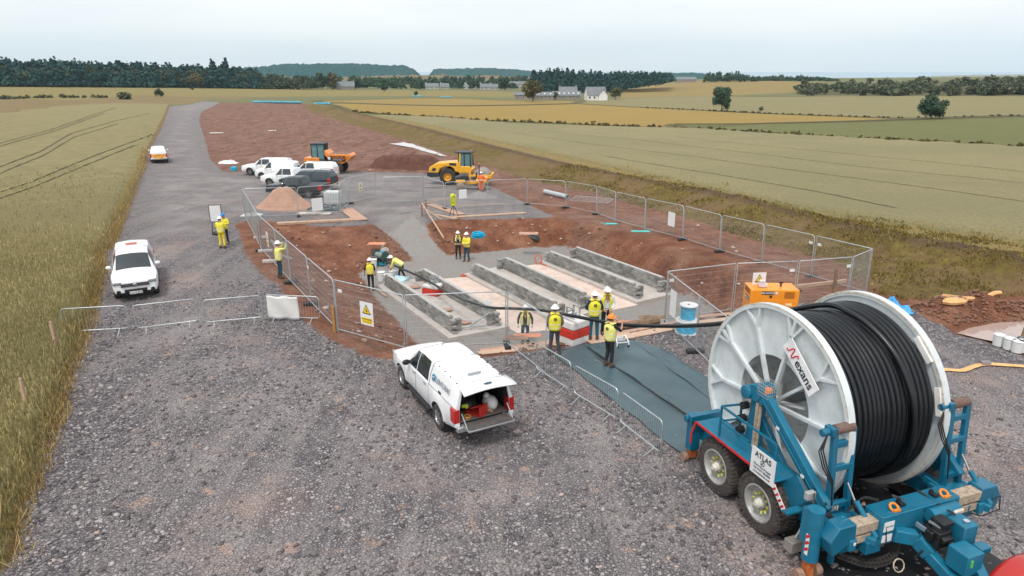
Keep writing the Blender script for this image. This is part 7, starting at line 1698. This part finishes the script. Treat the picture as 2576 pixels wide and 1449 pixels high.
q = at(1013, 706, FLOOR); person('person bending forward with red gloves beside the white buckets', q, face(q, 75), dict(waist=(0, .12, 1.05), chest=(0, .36, 1.18), neck=(0, .50, 1.27), head=(0, .62, 1.30), lsh=(-.17, .42, 1.22), rsh=(.17, .42, 1.22), lel=(-.20, .52, .95), rel=(.20, .52, .95), lwr=(-.12, .62, .72), rwr=(.12, .62, .72), lan=(-.12, .14, .09), lkn=(-.12, .16, .50), ran=(.12, -.18, .09)), 1.0, jacket=mHVP, gloves=mGLR)
q = at(1153, 651, FLOOR); person('person in black with open yellow vest, hands folded, at the far slope foot', q, face(q, 180), dict(lel=(-.25, .05, 1.16), rel=(.25, .05, 1.16), lwr=(-.05, .22, 1.05), rwr=(.05, .22, 1.05)), 1.0, top=mTOPD, vest=mHVP, open_front=True)
q = at(1175, 657, FLOOR); person('person in yellow jacket and dark jeans at the foot of the far slope', q, face(q, 150), dict(lel=(-.24, .08, 1.18), rel=(.26, .05, 1.16), lwr=(.0, .24, 1.12), rwr=(.03, .24, 1.05), ran=(.16, .05, .09)), 1.03, jacket=mHV, trousers=mJEAN)
q = at(1321, 866, FLOOR); person('person in black with open yellow vest facing the camera below the near fence', q, face(q, 176), dict(lel=(-.30, -.02, 1.16), rel=(.30, -.02, 1.16), lwr=(-.30, .05, .92), rwr=(.30, .05, .92)), 1.0, top=mTOPD, vest=mHVP, trousers=mJEAN, open_front=True, gloves=mGLW)
q = at(1394, 893, .03); person('person in yellow vest with round emblem left of the larger block, seen from behind', q, face(q, 6), dict(lel=(-.27, .0, 1.16), lwr=(-.20, .14, .98), rel=(.27, .0, 1.16), rwr=(.20, .14, .98), lan=(-.17, -.02, .09), ran=(.17, -.02, .09)), 1.0, top=mTOPG, vest=mHV, trousers=mTRG, logo=True)
q = at(1493, 856, .03); person('person in yellow vest and teal jeans right of the larger block, seen from behind', q, face(q, 8), dict(lel=(-.30, .03, 1.18), rel=(.28, .02, 1.18), lwr=(-.15, .2, 1.05), rwr=(.15, .2, 1.05)), 1.02, top=mTOPB, vest=mHV, trousers=mTEAL, logo=True)
q = at(1523, 842, .03); person('person in white shirt and open yellow vest looking down, facing the camera', q, face(q, 188), dict(head=(0, .05, 1.63), lel=(-.27, .0, 1.16), rel=(.27, .0, 1.16), lwr=(-.15, .16, 1.0), rwr=(.12, .2, 1.02)), 1.03, top=mSHW, vest=mHV, open_front=True, trousers=mTRD)
q = at(1531, 921, .06); person('person in orange helmet and yellow vest holding up the black cable on the mat', q, face(q, -38), dict(lel=(-.16, .22, 1.28), rel=(.30, .16, 1.26), lwr=(-.10, .42, 1.44), rwr=(.14, .44, 1.42), rsh=(.185, .03, 1.43), lkn=(-.09, .06, .5), rkn=(.10, .02, .5)), 1.0, top=mTOPD, vest=mHVP, helmet=mHELO, logo=True, sleeves=False)
q = gp(1211, 483); person('person in orange high visibility suit beside the small roller', q, face(q, 10), dict(lel=(-.30, .0, 1.18), rel=(.30, .0, 1.18), lwr=(-.16, .2, 1.12), rwr=(.16, .2, 1.12)), 1.0, jacket=mHVO, trousers=mHVO)
# ------------------------------------------------------------------ loose items
def coil(u, v, z, r, n, tr, mat, label, name='rope_coil', cat='rope', flat=.4, seed=1):
    p = at(u, v, z) if z is not None else on(u, v); rr = random.Random(seed); m = MB(); P = []
    for i in range(n * 10): a = i * .63; q = r * (.6 + .4 * mnoise.noise(Vector((i * .31, seed, 0)))); P.append((q * math.cos(a), q * math.sin(a) * .75, tr + i / (n * 10) * r * flat + rr.uniform(0, .03)))
    m.tube(P, tr, 5); return tag(m.build(name, mat, loc=p, smooth=True), label, cat)
mBR = M('light_blue_rope', (.0, .36, .58), .5, 0, .25, 6)
coil(1203, 600, -1.1, .60, 9, .045, mBR, 'large coil of light blue rope on the far slope beside the two people', flat=.55, seed=2)
coil(966, 640, -1.5, .38, 6, .04, mBR, 'coil of light blue rope hanging above the winch', seed=3)
coil(898, 668, FLOOR, .32, 5, .04, mBR, 'coil of light blue rope left of the white bucket in the pit', seed=4)
coil(960, 668, FLOOR, .40, 5, .03, M('teal_rope', (.0, .22, .28), .5), 'tangle of teal rope in front of the winch', seed=6)
coil(1168, 697, FLOOR, .26, 4, .03, M('red_hose', (.5, .12, .06), .5), 'orange red hose coil at the far end of the middle screed floor', 'hose_coil', 'hose', seed=5)
q = at(1354, 664, FLOOR + .05); m = MB(); m.tube([(.22 * math.cos(t * .52), 0, .30 + .26 * math.sin(t * .52)) for t in range(12)], .035, 6, True); m.tube([(.1, 0, .06), (.5, -.5, .04), (.9, -.8, .04)], .03, 5); tag(m.build('hose_loop', MATS['red_hose'], loc=q, smooth=True), 'upright loop of red hose at the far end of the second screed floor', 'hose')
# winch at the pit corner
q = at(958, 665, FLOOR); wn_ = thing('winch', 'small dark cable winch with drum at the far left corner of the pit', 'winch', q, R(-30))
MB().box(0, 0, .25, .9, .6, .08).build('base_frame', mMDK, wn_); MB().cyl((-.3, 0, .55), (.3, 0, .55), .22, n=18).build('winch_drum', M('winch_grey', (.22, .24, .23), .5, .4, .3, 8), wn_, smooth=True)
m = MB()
for x in (-.35, .35): m.lathe([(.001, x - .02), (.33, x - .02), (.33, x + .02), (.001, x + .02)], (0, 0, .55), (1, 0, 0), 20)
m.build('winch_flange', M('winch_green', (.04, .10, .09), .5), wn_); m = MB(); m.ball((0, .45, .75), (.32, .26, .24), 10, 7); m.cyl((-.1, .4, .9), (-.1, .4, 1.15), .08, n=10); m.build('motor', M('winch_motor', (.30, .29, .25), .6, 0, .3, 6), wn_, smooth=True)
# buckets
def bucket(P, r, h, label, mat=None, rz=0, group='white buckets'):
    root = thing('bucket', label, 'bucket', P, rz, group); m = MB(); m.lathe([(.001, 0), (r * .88, 0), (r, h * .97), (r * 1.05, h * .97), (r * 1.05, h), (r * .96, h * 1.02), (.001, h * 1.02)], (0, 0, 0), (0, 0, 1), 24); m.build('tub', mat or M('white_plastic', (.72, .73, .72), .4, 0, .04, 3, dirt=.2, dcol=(.5, .42, .38)), root, smooth=True)
    m = MB(); m.tube([(-r, 0, h * .95), (-r * .9, .05, h * 1.18), (0, .09, h * 1.32), (r * .9, .05, h * 1.18), (r, 0, h * .95)], .009, 5); m.build('handle', mSILV, root, smooth=True); return root
for u, v, l in ((2510, 868, 'left white bucket at the edge of the muddy pool'), (2536, 877, 'middle white bucket at the edge of the muddy pool'), (2557, 885, 'nearest white bucket at the edge of the muddy pool'), (2572, 884, 'rightmost white bucket at the edge of the muddy pool, cut by the frame')): bucket(at(u, v, 0), .19, .40, l)
for u, v, l in ((960, 705, 'white bucket nearest the person walking in the pit'), (976, 712, 'white bucket at the far left end of the first trench wall'), (940, 672, 'white bucket behind the person walking in the pit'), (990, 702, 'white bucket under the running cable')): bucket(at(u, v, FLOOR), .22, .50, l)
m = MB(); m.box(0, 0, .18, 1.1, .7, .34); tag(m.build('blue_white_crate', M('pale_blue_plastic', (.45, .68, .74), .5, 0, .3, 2), loc=at(1002, 712, FLOOR), rz=R(-20), bevel=.08), 'pale blue and white plastic tub beside the buckets', 'tub')
m = MB(); m.box(0, 0, .12, .9, .5, .22); tag(m.build('blue_bag', mBR, loc=at(985, 700, FLOOR), rz=R(10), bevel=.1), 'bright blue bag lying among the buckets', 'bag')
for u, v, u2, v2, l in ((958, 722, 978, 738, 'thin plank leaning at the outer side of the first trench wall'), (948, 728, 972, 746, 'second thin plank beside the first trench wall')): stick(at(u, v, FLOOR + .1), at(u2, v2, FLOOR + .08), .08, 'plank', mWOOD, l, 'plank')
# blue rope drums
def rope_drum(u, v, r, h, label, z=0.0):
    p = at(u, v, z); root = thing('rope_drum', label, 'rope drum', p, 0, 'drums of light blue rope'); n = 9; m = MB()
    for i in range(n): zz = .04 + (h - .08) * (i + .5) / n; m.lathe([(r * .78, zz - h / n * .45), (r * .82, zz), (r * .78, zz + h / n * .45)], (0, 0, 0), (0, 0, 1), 24)
    m.build('rope', mBR, root, smooth=True)
    m = MB(); m.lathe([(.001, h - .035), (r, h - .035), (r, h), (.001, h)], (0, 0, 0), (0, 0, 1), 28); m.build('drum_end', mWHITE, root); MB().lathe([(.001, 0), (r, 0), (r, .035), (.001, .035)], (0, 0, 0), (0, 0, 1), 28).build('drum_end', mWHITE, root); MB().cyl((0, 0, h), (0, 0, h + .008), r * .14, n=12).build("centre_hole", mINK, root); return root
p1 = rope_drum(1726, 836, .42, .50, 'lower, wider drum of light blue rope'); 
d2 = rope_drum(1729, 806, .33, .58, 'upper, narrower drum of light blue rope standing on the lower one', .50); d2.location = p1.location + Vector((.02, .02, .505))
# cable guide roller (white tubular frame) near the boards
q = at(1560, 868, .05); cr_ = thing('cable_guide', 'small white tubular cable roller standing on the rubber mat', 'cable roller', q, R(15)); m = MB()
for x in (-.22, .22): m.tube([(x, -.25, 0), (x, -.22, .18), (x * .8, .0, .34), (x, .22, .18), (x, .25, 0)], .022, 6)
for y in (-.22, 0, .22): m.bar((-.22, y, .18 if y else .33), (.22, y, .18 if y else .33), .03)
m.build('tube_frame', mWHITE, cr_, smooth=True); MB().cyl((-.18, 0, .16), (.18, 0, .16), .07, n=14).build('roller', mSILV, cr_, smooth=True)
for x in (-.2, .2): MB().cyl((x - .03, -.25, .04), (x + .03, -.25, .04), .04, n=10).build('wheel', mBLACK, cr_)
# generator
q = at(1938, 800, 0); GN = thing('generator', 'orange generator cabinet with black maker plates behind the big reel', 'generator', q + Vector((0.1, .5, 0)), R(-3)); gm = M('generator_orange', (.85, .28, .01), .4, 0, .05, 2, coat=.2, dirt=.12, dcol=(.4, .2, .08))
MB().box(0, 0, .62, 1.85, 1.0, 1.05).build('cabinet', gm, GN, bevel=.03); MB().box(0, 0, .06, 1.9, .9, .12).build('base_frame', mMDK, GN)
for x, w_ in ((-.32, .46),): 
    pb = MB().box(x + .05, -.506, 1.02, w_, .012, .13).build('maker_plate', mINK, GN); text_mesh('SELWOOD', .105, mWHITE, pb, (x + .05, -.516, 1.02), (R(90), 0, 0), 'lettering', .001, bold=.002)
pb = MB().box(-.931, -.1, .72, .012, .50, .13).build('maker_plate', mINK, GN); text_mesh('SELWOOD', .105, mWHITE, pb, (-.941, -.1, .72), Matrix(((0, 0, -1), (-1, 0, 0), (0, 1, 0))), 'lettering', .001, bold=.002)
for i in range(6): MB().box(.55, -.508, .84 + i * .045, .38, .016, .018).build('louvre', M('louvre_dark', (.35, .12, .01), .5), GN); MB().box(-.932, -.05, .95 + i * .035, .016, .7, .014).build('louvre', MATS['louvre_dark'], GN)
MB().box(.62, -.508, .55, .5, .012, .34).build('door', gm, GN, bevel=.004); MB().box(.55, -.518, .57, .26, .008, .09).build('label_plate', M('label_cream', (.85, .6, .3), .5), GN); MB().box(.05, -.508, 1.02, .08, .012, .09).build('small_plate', mWHITE, GN); MB().box(-.05, -.508, .55, .46, .012, .4).build('door', gm, GN, bevel=.004)
MB().lathe([(.035, 0), (.06, 0), (.06, .03), (.035, .03)], (.0, -.05, 1.19), (0, 1, 0), 14, True).build('lifting_ring', mYEL, GN); MB().cyl((.35, 0, 1.14), (.35, 0, 1.30), .035, n=10).bar((.27, 0, 1.30), (.43, 0, 1.30), .05).build('exhaust', mINK, GN); MB().cyl((-.16, -.512, .88), (-.16, -.53, .88), .05, n=14).build('black_knob', mINK, GN)
m = MB(); m.box(0, 0, .08, .34, .22, .14); m.box(-.03, 0, .20, .22, .2, .16); tag(m.build('pale_box', M('pale_lilac_card', (.62, .55, .54), .7), loc=GN.location + Vector((-.40, -.1, 1.15)), bevel=.02), 'pale open box standing on top of the generator', 'box')
# caged water tank
q = gp(835, 520); TK = thing('water_tank', 'white water tank in a galvanised cage behind the left fence', 'water tank', q + Vector((0, .5, 0)), R(-2)); MB().box(0, 0, .62, 1.12, .95, .95).build('tank', M('tank_plastic', (.68, .70, .68), .4, 0, .05, 2), TK, bevel=.06); m = MB()
for i in range(7): x = -.58 + i * .193; m.bar((x, -.5, .12), (x, -.5, 1.14), .022); m.bar((x, .5, .12), (x, .5, 1.14), .022)
for i in range(6): z = .14 + i * .2; m.bar((-.58, -.51, z), (.58, -.51, z), .022); m.bar((-.59, -.5, z), (-.59, .5, z), .022); m.bar((.59, -.5, z), (.59, .5, z), .022)
m.build('cage', mGALV, TK); MB().box(0, 0, .06, 1.15, 1.0, .12).build('pallet', mWOOD, TK)
def crumple(u, v, z, rx, ry, h, mat, label, name='tarpaulin', cat='sheet', seed=1, nu=36):
    p = on(u, v) if z is None else at(u, v, z); m = MB()
    def F(a, b): x, y = (a - .5) * 2, (b - .5) * 2; e = max(0, 1 - max(abs(x), abs(y)) ** 3); n_ = mnoise.noise(Vector((x * 2.2, y * 2.2, seed))) + .6 * mnoise.noise(Vector((x * 5, y * 5, seed))); return (x * rx * (1 + .12 * n_), y * ry * (1 + .12 * mnoise.noise(Vector((y * 3, x * 3, seed + 4)))), .03 + max(0, h * e * (.55 + .6 * n_)))
    m.grid(F, nu, nu); return tag(m.build(name, mat, loc=p, smooth=True, solid=.01), label, cat)
crumple(822, 527, None, 1.25, .6, .45, mPOLY, 'heap of dark grey sheeting in front of the caged water tank', seed=2)
crumple(790, 538, None, 1.2, .35, .12, M('pale_sacking', (.5, .45, .4), .8), 'pale sacking strewn along the fence right of the sand heap', seed=3)
crumple(633, 543, None, .7, .4, .25, M('pale_sacking2', (.52, .52, .52), .6), 'grey white plastic at the left foot of the sand heap', seed=4)
crumple(575, 412, None, 1.0, .45, .50, M('white_bulk_bag', (.70, .70, .68), .6), 'crumpled white bulk bag beside the parked vehicles', 'bulk_bag', 'bag', 5)
q = gp(589, 430); MB(); tag(MB().box(0, 0, .22, .55, .5, .42).build('blue_box', mBR, loc=q, rz=R(8), bevel=.05), 'small bright blue box in front of the first white pickup', 'box')
crumple(1328, 846, -.05, .50, .16, .08, mORTARP, 'orange brown sheet on the boards below the near fence', seed=6)
crumple(1298, 852, -.05, .45, .18, .10, M('brown_sheet', (.28, .17, .12), .8), 'muddy brown sheet left of the orange sheet on the boards', seed=7)
crumple(1578, 815, -.1, .5, .25, .10, mORTARP, 'orange sheet on the boards beside the person holding the cable', seed=8)
crumple(948, 614, -1.0, .55, .30, .08, mORTARP, 'orange sheet lying on the left slope above the winch', seed=9)
crumple(1330, 588, -.6, .60, .35, .06, mPLY, 'reddish board lying on the far slope beside the pipes', 'board', 'board', 10)
for u, v, l, sd_ in ((1530, 564, 'scrap of turquoise sheet at the foot of the bund fence, left of two', 11), (1612, 583, 'scrap of turquoise sheet at the foot of the bund fence, right of two', 12)): crumple(u, v, None, .6, .2, .06, M('turquoise_sheet', (.08, .42, .40), .5), l, seed=sd_)
crumple(2242, 776, 0, .5, .8, .45, M('sky_blue_sheet', (.05, .32, .62), .5), 'sky blue sheet bundle showing behind the far flange of the reel', seed=13)
crumple(2575, 865, 0, .3, .35, .30, M('blue_bag_m', (.01, .12, .25), .6), 'dark blue bag behind the white buckets at the right edge', 'bag', 'bag', 14)
crumple(1640, 800, -.1, .5, .15, .08, mOLDWOOD, 'dark muddy strip of matting behind the running cable', 'matting', 'matting', 15)
stick(at(1560, 822, .1), at(1655, 806, .0), .16, 'round_log', mOLDWOOD, 'brown round timber lying on the boards behind the running cable', 'timber', False)
m = MB(); 
for i, (x, z) in enumerate(((0, .1), (.2, .1), (.1, .27))): m.cyl((x, -.4, z), (x, .5, z), .10, n=12)
q = on(1341, 604); tag(m.build('pipe_offcuts', M('dark_grey_pipe', (.06, .07, .07), .5), loc=q + Z3 * .05, rz=R(30), smooth=True), 'bundle of dark grey pipe offcuts on the far slope', 'pipe')
# ropes across the far right slope
for i, (pts, l) in enumerate((([(1350, 602), (1400, 588), (1450, 575), (1500, 566), (1530, 562)], 'brown rope running up the slope from the pipe offcuts'), ([(1455, 608), (1480, 590), (1540, 577), (1580, 572)], 'brown rope down the right slope from the turquoise sheet'))):
    P = [on(*q) + Z3 * .05 for q in pts]; c0 = P[0].copy(); m = MB(); m.tube([q - c0 for q in P], .02, 5); tag(m.build('rope', M('brown_rope', (.28, .18, .12), .9), loc=c0), l, 'rope')
# grey pipe beyond the fence
A, B_ = on(1370, 488) + Z3 * .22, on(1428, 502) + Z3 * .22; c0 = A.lerp(B_, .5); m = MB(); d_ = (B_ - A).normalized(); m.lathe([(.20, -(B_ - A).length / 2), (.20, (B_ - A).length / 2), (.17, (B_ - A).length / 2), (.17, -(B_ - A).length / 2)], (0, 0, 0), d_, 20, True); tag(m.build('drain_pipe', M('grey_pipe', (.42, .46, .50), .4, 0, .08, 2), loc=c0, smooth=True), 'large grey plastic pipe lying beyond the bund fence', 'pipe')
# blue framed tray near roller
q = gp(1093, 470); m = MB(); m.box(0, 0, .04, 1.9, .9, .05); o = tag(m.build('blue_tray', M('tray_blue', (.01, .09, .16), .3), loc=q, rz=R(-8)), 'shallow dark blue tray with wooden edge behind the roller wheel', 'tray')
m = MB(); m.tube([(-.98, -.48, .06), (.98, -.48, .06), (.98, .48, .06), (-.98, .48, .06)], .04, 5, True); m.build('edge', mPLY, o)
# tripod sign (yellow black) and road sign board
q = at(1141, 543, -.2); TS = thing('tripod_sign', 'yellow and black chevron flag box on a black tripod at the ramp', 'sign', q, R(2)); m = MB(); m.box(0, 0, 1.08, .36, .10, .72); bx_ = m.build('flag_box', M('sign_lemon', (.75, .78, .03), .6), TS, bevel=.02)
m = MB()
for i in range(6):
    z = .78 + i * .095
    for s_ in (-1, 1): m.bar((s_ * .17, -.056, z), (0, -.056, z + .09), .032, .004, (0, -1, 0))
m.build('black_chevrons', mINK, bx_); m = MB(); m.box(.08, -.058, 1.36, .08, .006, .10); m.build('black_patch', mINK, bx_); MB().ball((-.04, 0, 1.47), (.12, .07, .06), 10, 6).build('cap', MATS['sign_lemon'], bx_, smooth=True)
for a, b in ((-.30, -.15), (.34, -.1), (.0, .35)): MB().bar((0, 0, .80), (a, b, 0), .035).build('leg', mINK, TS)
q = gp(549, 590); RS = thing('sign_board', 'white board with black frame standing on the track behind the two people', 'sign', q, R(14)); MB().box(0, 0, 1.30, .62, .04, .95).build('panel', mWHITE, RS); m = MB(); m.tube([(-.33, 0, .80), (.33, 0, .80), (.33, 0, 1.80), (-.33, 0, 1.80)], .025, 6, True); m.build('frame', mINK, RS)
for x in (-.25, .25): MB().bar((x, 0, .8), (x * 1.2, -.15, 0), .04).build('leg', mINK, RS)
m = MB(); m.ball((0, -.1, .12), (.3, .22, .12), 10, 6); m.build('sand_weight', mBLACK, RS, smooth=True)
# hoses on the right
def flat_hose(pts, w_, label, mat, z=.04, name='flat_hose'):
    P = catmull([at(*q, z) for q in pts], 8); c0 = P[0].copy(); m = MB(); m.tube([q - c0 for q in P], [w_ * (1 + .25 * mnoise.noise(Vector((i * .35, w_ * 9, 0)))) for i in range(len(P))], 6); m.v = [(x, y, z_ * .35 + .01) for x, y, z_ in m.v]; return tag(m.build(name, mat, loc=c0, smooth=True), label, 'hose')
mHO = M('layflat_orange', (.68, .38, .16), .7, 0, .15, 4)
flat_hose([(2340, 930), (2380, 930), (2420, 932), (2450, 922), (2480, 916), (2520, 918), (2576, 922), (2640, 930)], .10, 'pale orange flat hose lying on the gravel at the right', mHO)
tag(MB().cyl((-.16, 0, .07), (.16, 0, .07), .10, n=12).build('hose_coupling', M('coupling_grey', (.25, .22, .22), .6, .3), loc=at(2476, 919, .0), rz=R(8), smooth=True), 'grey coupling joining the flat hose on the gravel', 'coupling')
for pts, l in (([(2372, 750), (2400, 754), (2430, 757), (2470, 756), (2500, 744), (2515, 742)], 'long flat hose below the right end of the bund'), ([(2375, 762), (2400, 760), (2425, 764), (2395, 768), (2372, 765)], 'loop of flat hose left of the muddy pool')):
    P = [on(*q) + Z3 * .10 for q in pts]; c0 = P[0].copy(); m = MB(); m.tube([q - c0 for q in catmull(P, 6)], .10, 6); tag(m.build('flat_hose', mHO, loc=c0, smooth=True), l, 'hose')
# red front mudguard and tyre of the towing tractor, mostly outside the frame
TG = thing('tractor', 'towing tractor showing only a red mudguard and tyre at the bottom right corner', 'tractor', W @ Vector((2.10, -4.50, -.30)), TH); m = MB()
def FG(a, b): t = R(12 + 156 * a); return (.80 * math.cos(t), -.10 + .40 * b, .42 + .80 * math.sin(t))
m.grid(FG, 24, 6); m.build('mudguard', M('tractor_red', (.42, .015, .010), .3, 0, .08, 2, coat=.5), TG, smooth=True, solid=.04)
m = MB(); m.grid(lambda a, b: (.82 * math.cos(R(12 + 156 * a)), -.32 + .22 * b, .40 + .81 * math.sin(R(12 + 156 * a))), 24, 2); m.build('rubber_lip', mRUB, TG, smooth=True, solid=.03)
m = MB(); m.lathe([(.4, -.2), (.58, -.2), (.62, -.12), (.62, .12), (.58, .2), (.4, .2)], (0, .0, .62), (0, 1, 0), 36, True); m.build('wheel', mTYRE, TG, smooth=True); MB().lathe([(.001, .0), (.38, -.10), (.40, -.12)], (0, -.1, .62), (0, 1, 0), 24).build('rim', M('tractor_rim', (.01, .16, .24), .4), TG, smooth=True)
# haze: pale air round the whole scene, below the sky and over the sea
hz = MB().box(0, 2900, 90, 12000, 6200, 270).build('haze', bpy.data.materials.new('haze')); tag(hz, kind='stuff'); hm = hz.data.materials[0]; hm.use_nodes = True; hn = hm.node_tree; hn.nodes.clear()
ho = hn.nodes.new('ShaderNodeOutputMaterial'); pv_ = hn.nodes.new('ShaderNodeVolumePrincipled'); pv_.inputs['Color'].default_value = (.62, .86, 1, 1); pv_.inputs['Density'].default_value = .00008; pv_.inputs['Anisotropy'].default_value = .0
hn.links.new(pv_.outputs[0], ho.inputs['Volume'])
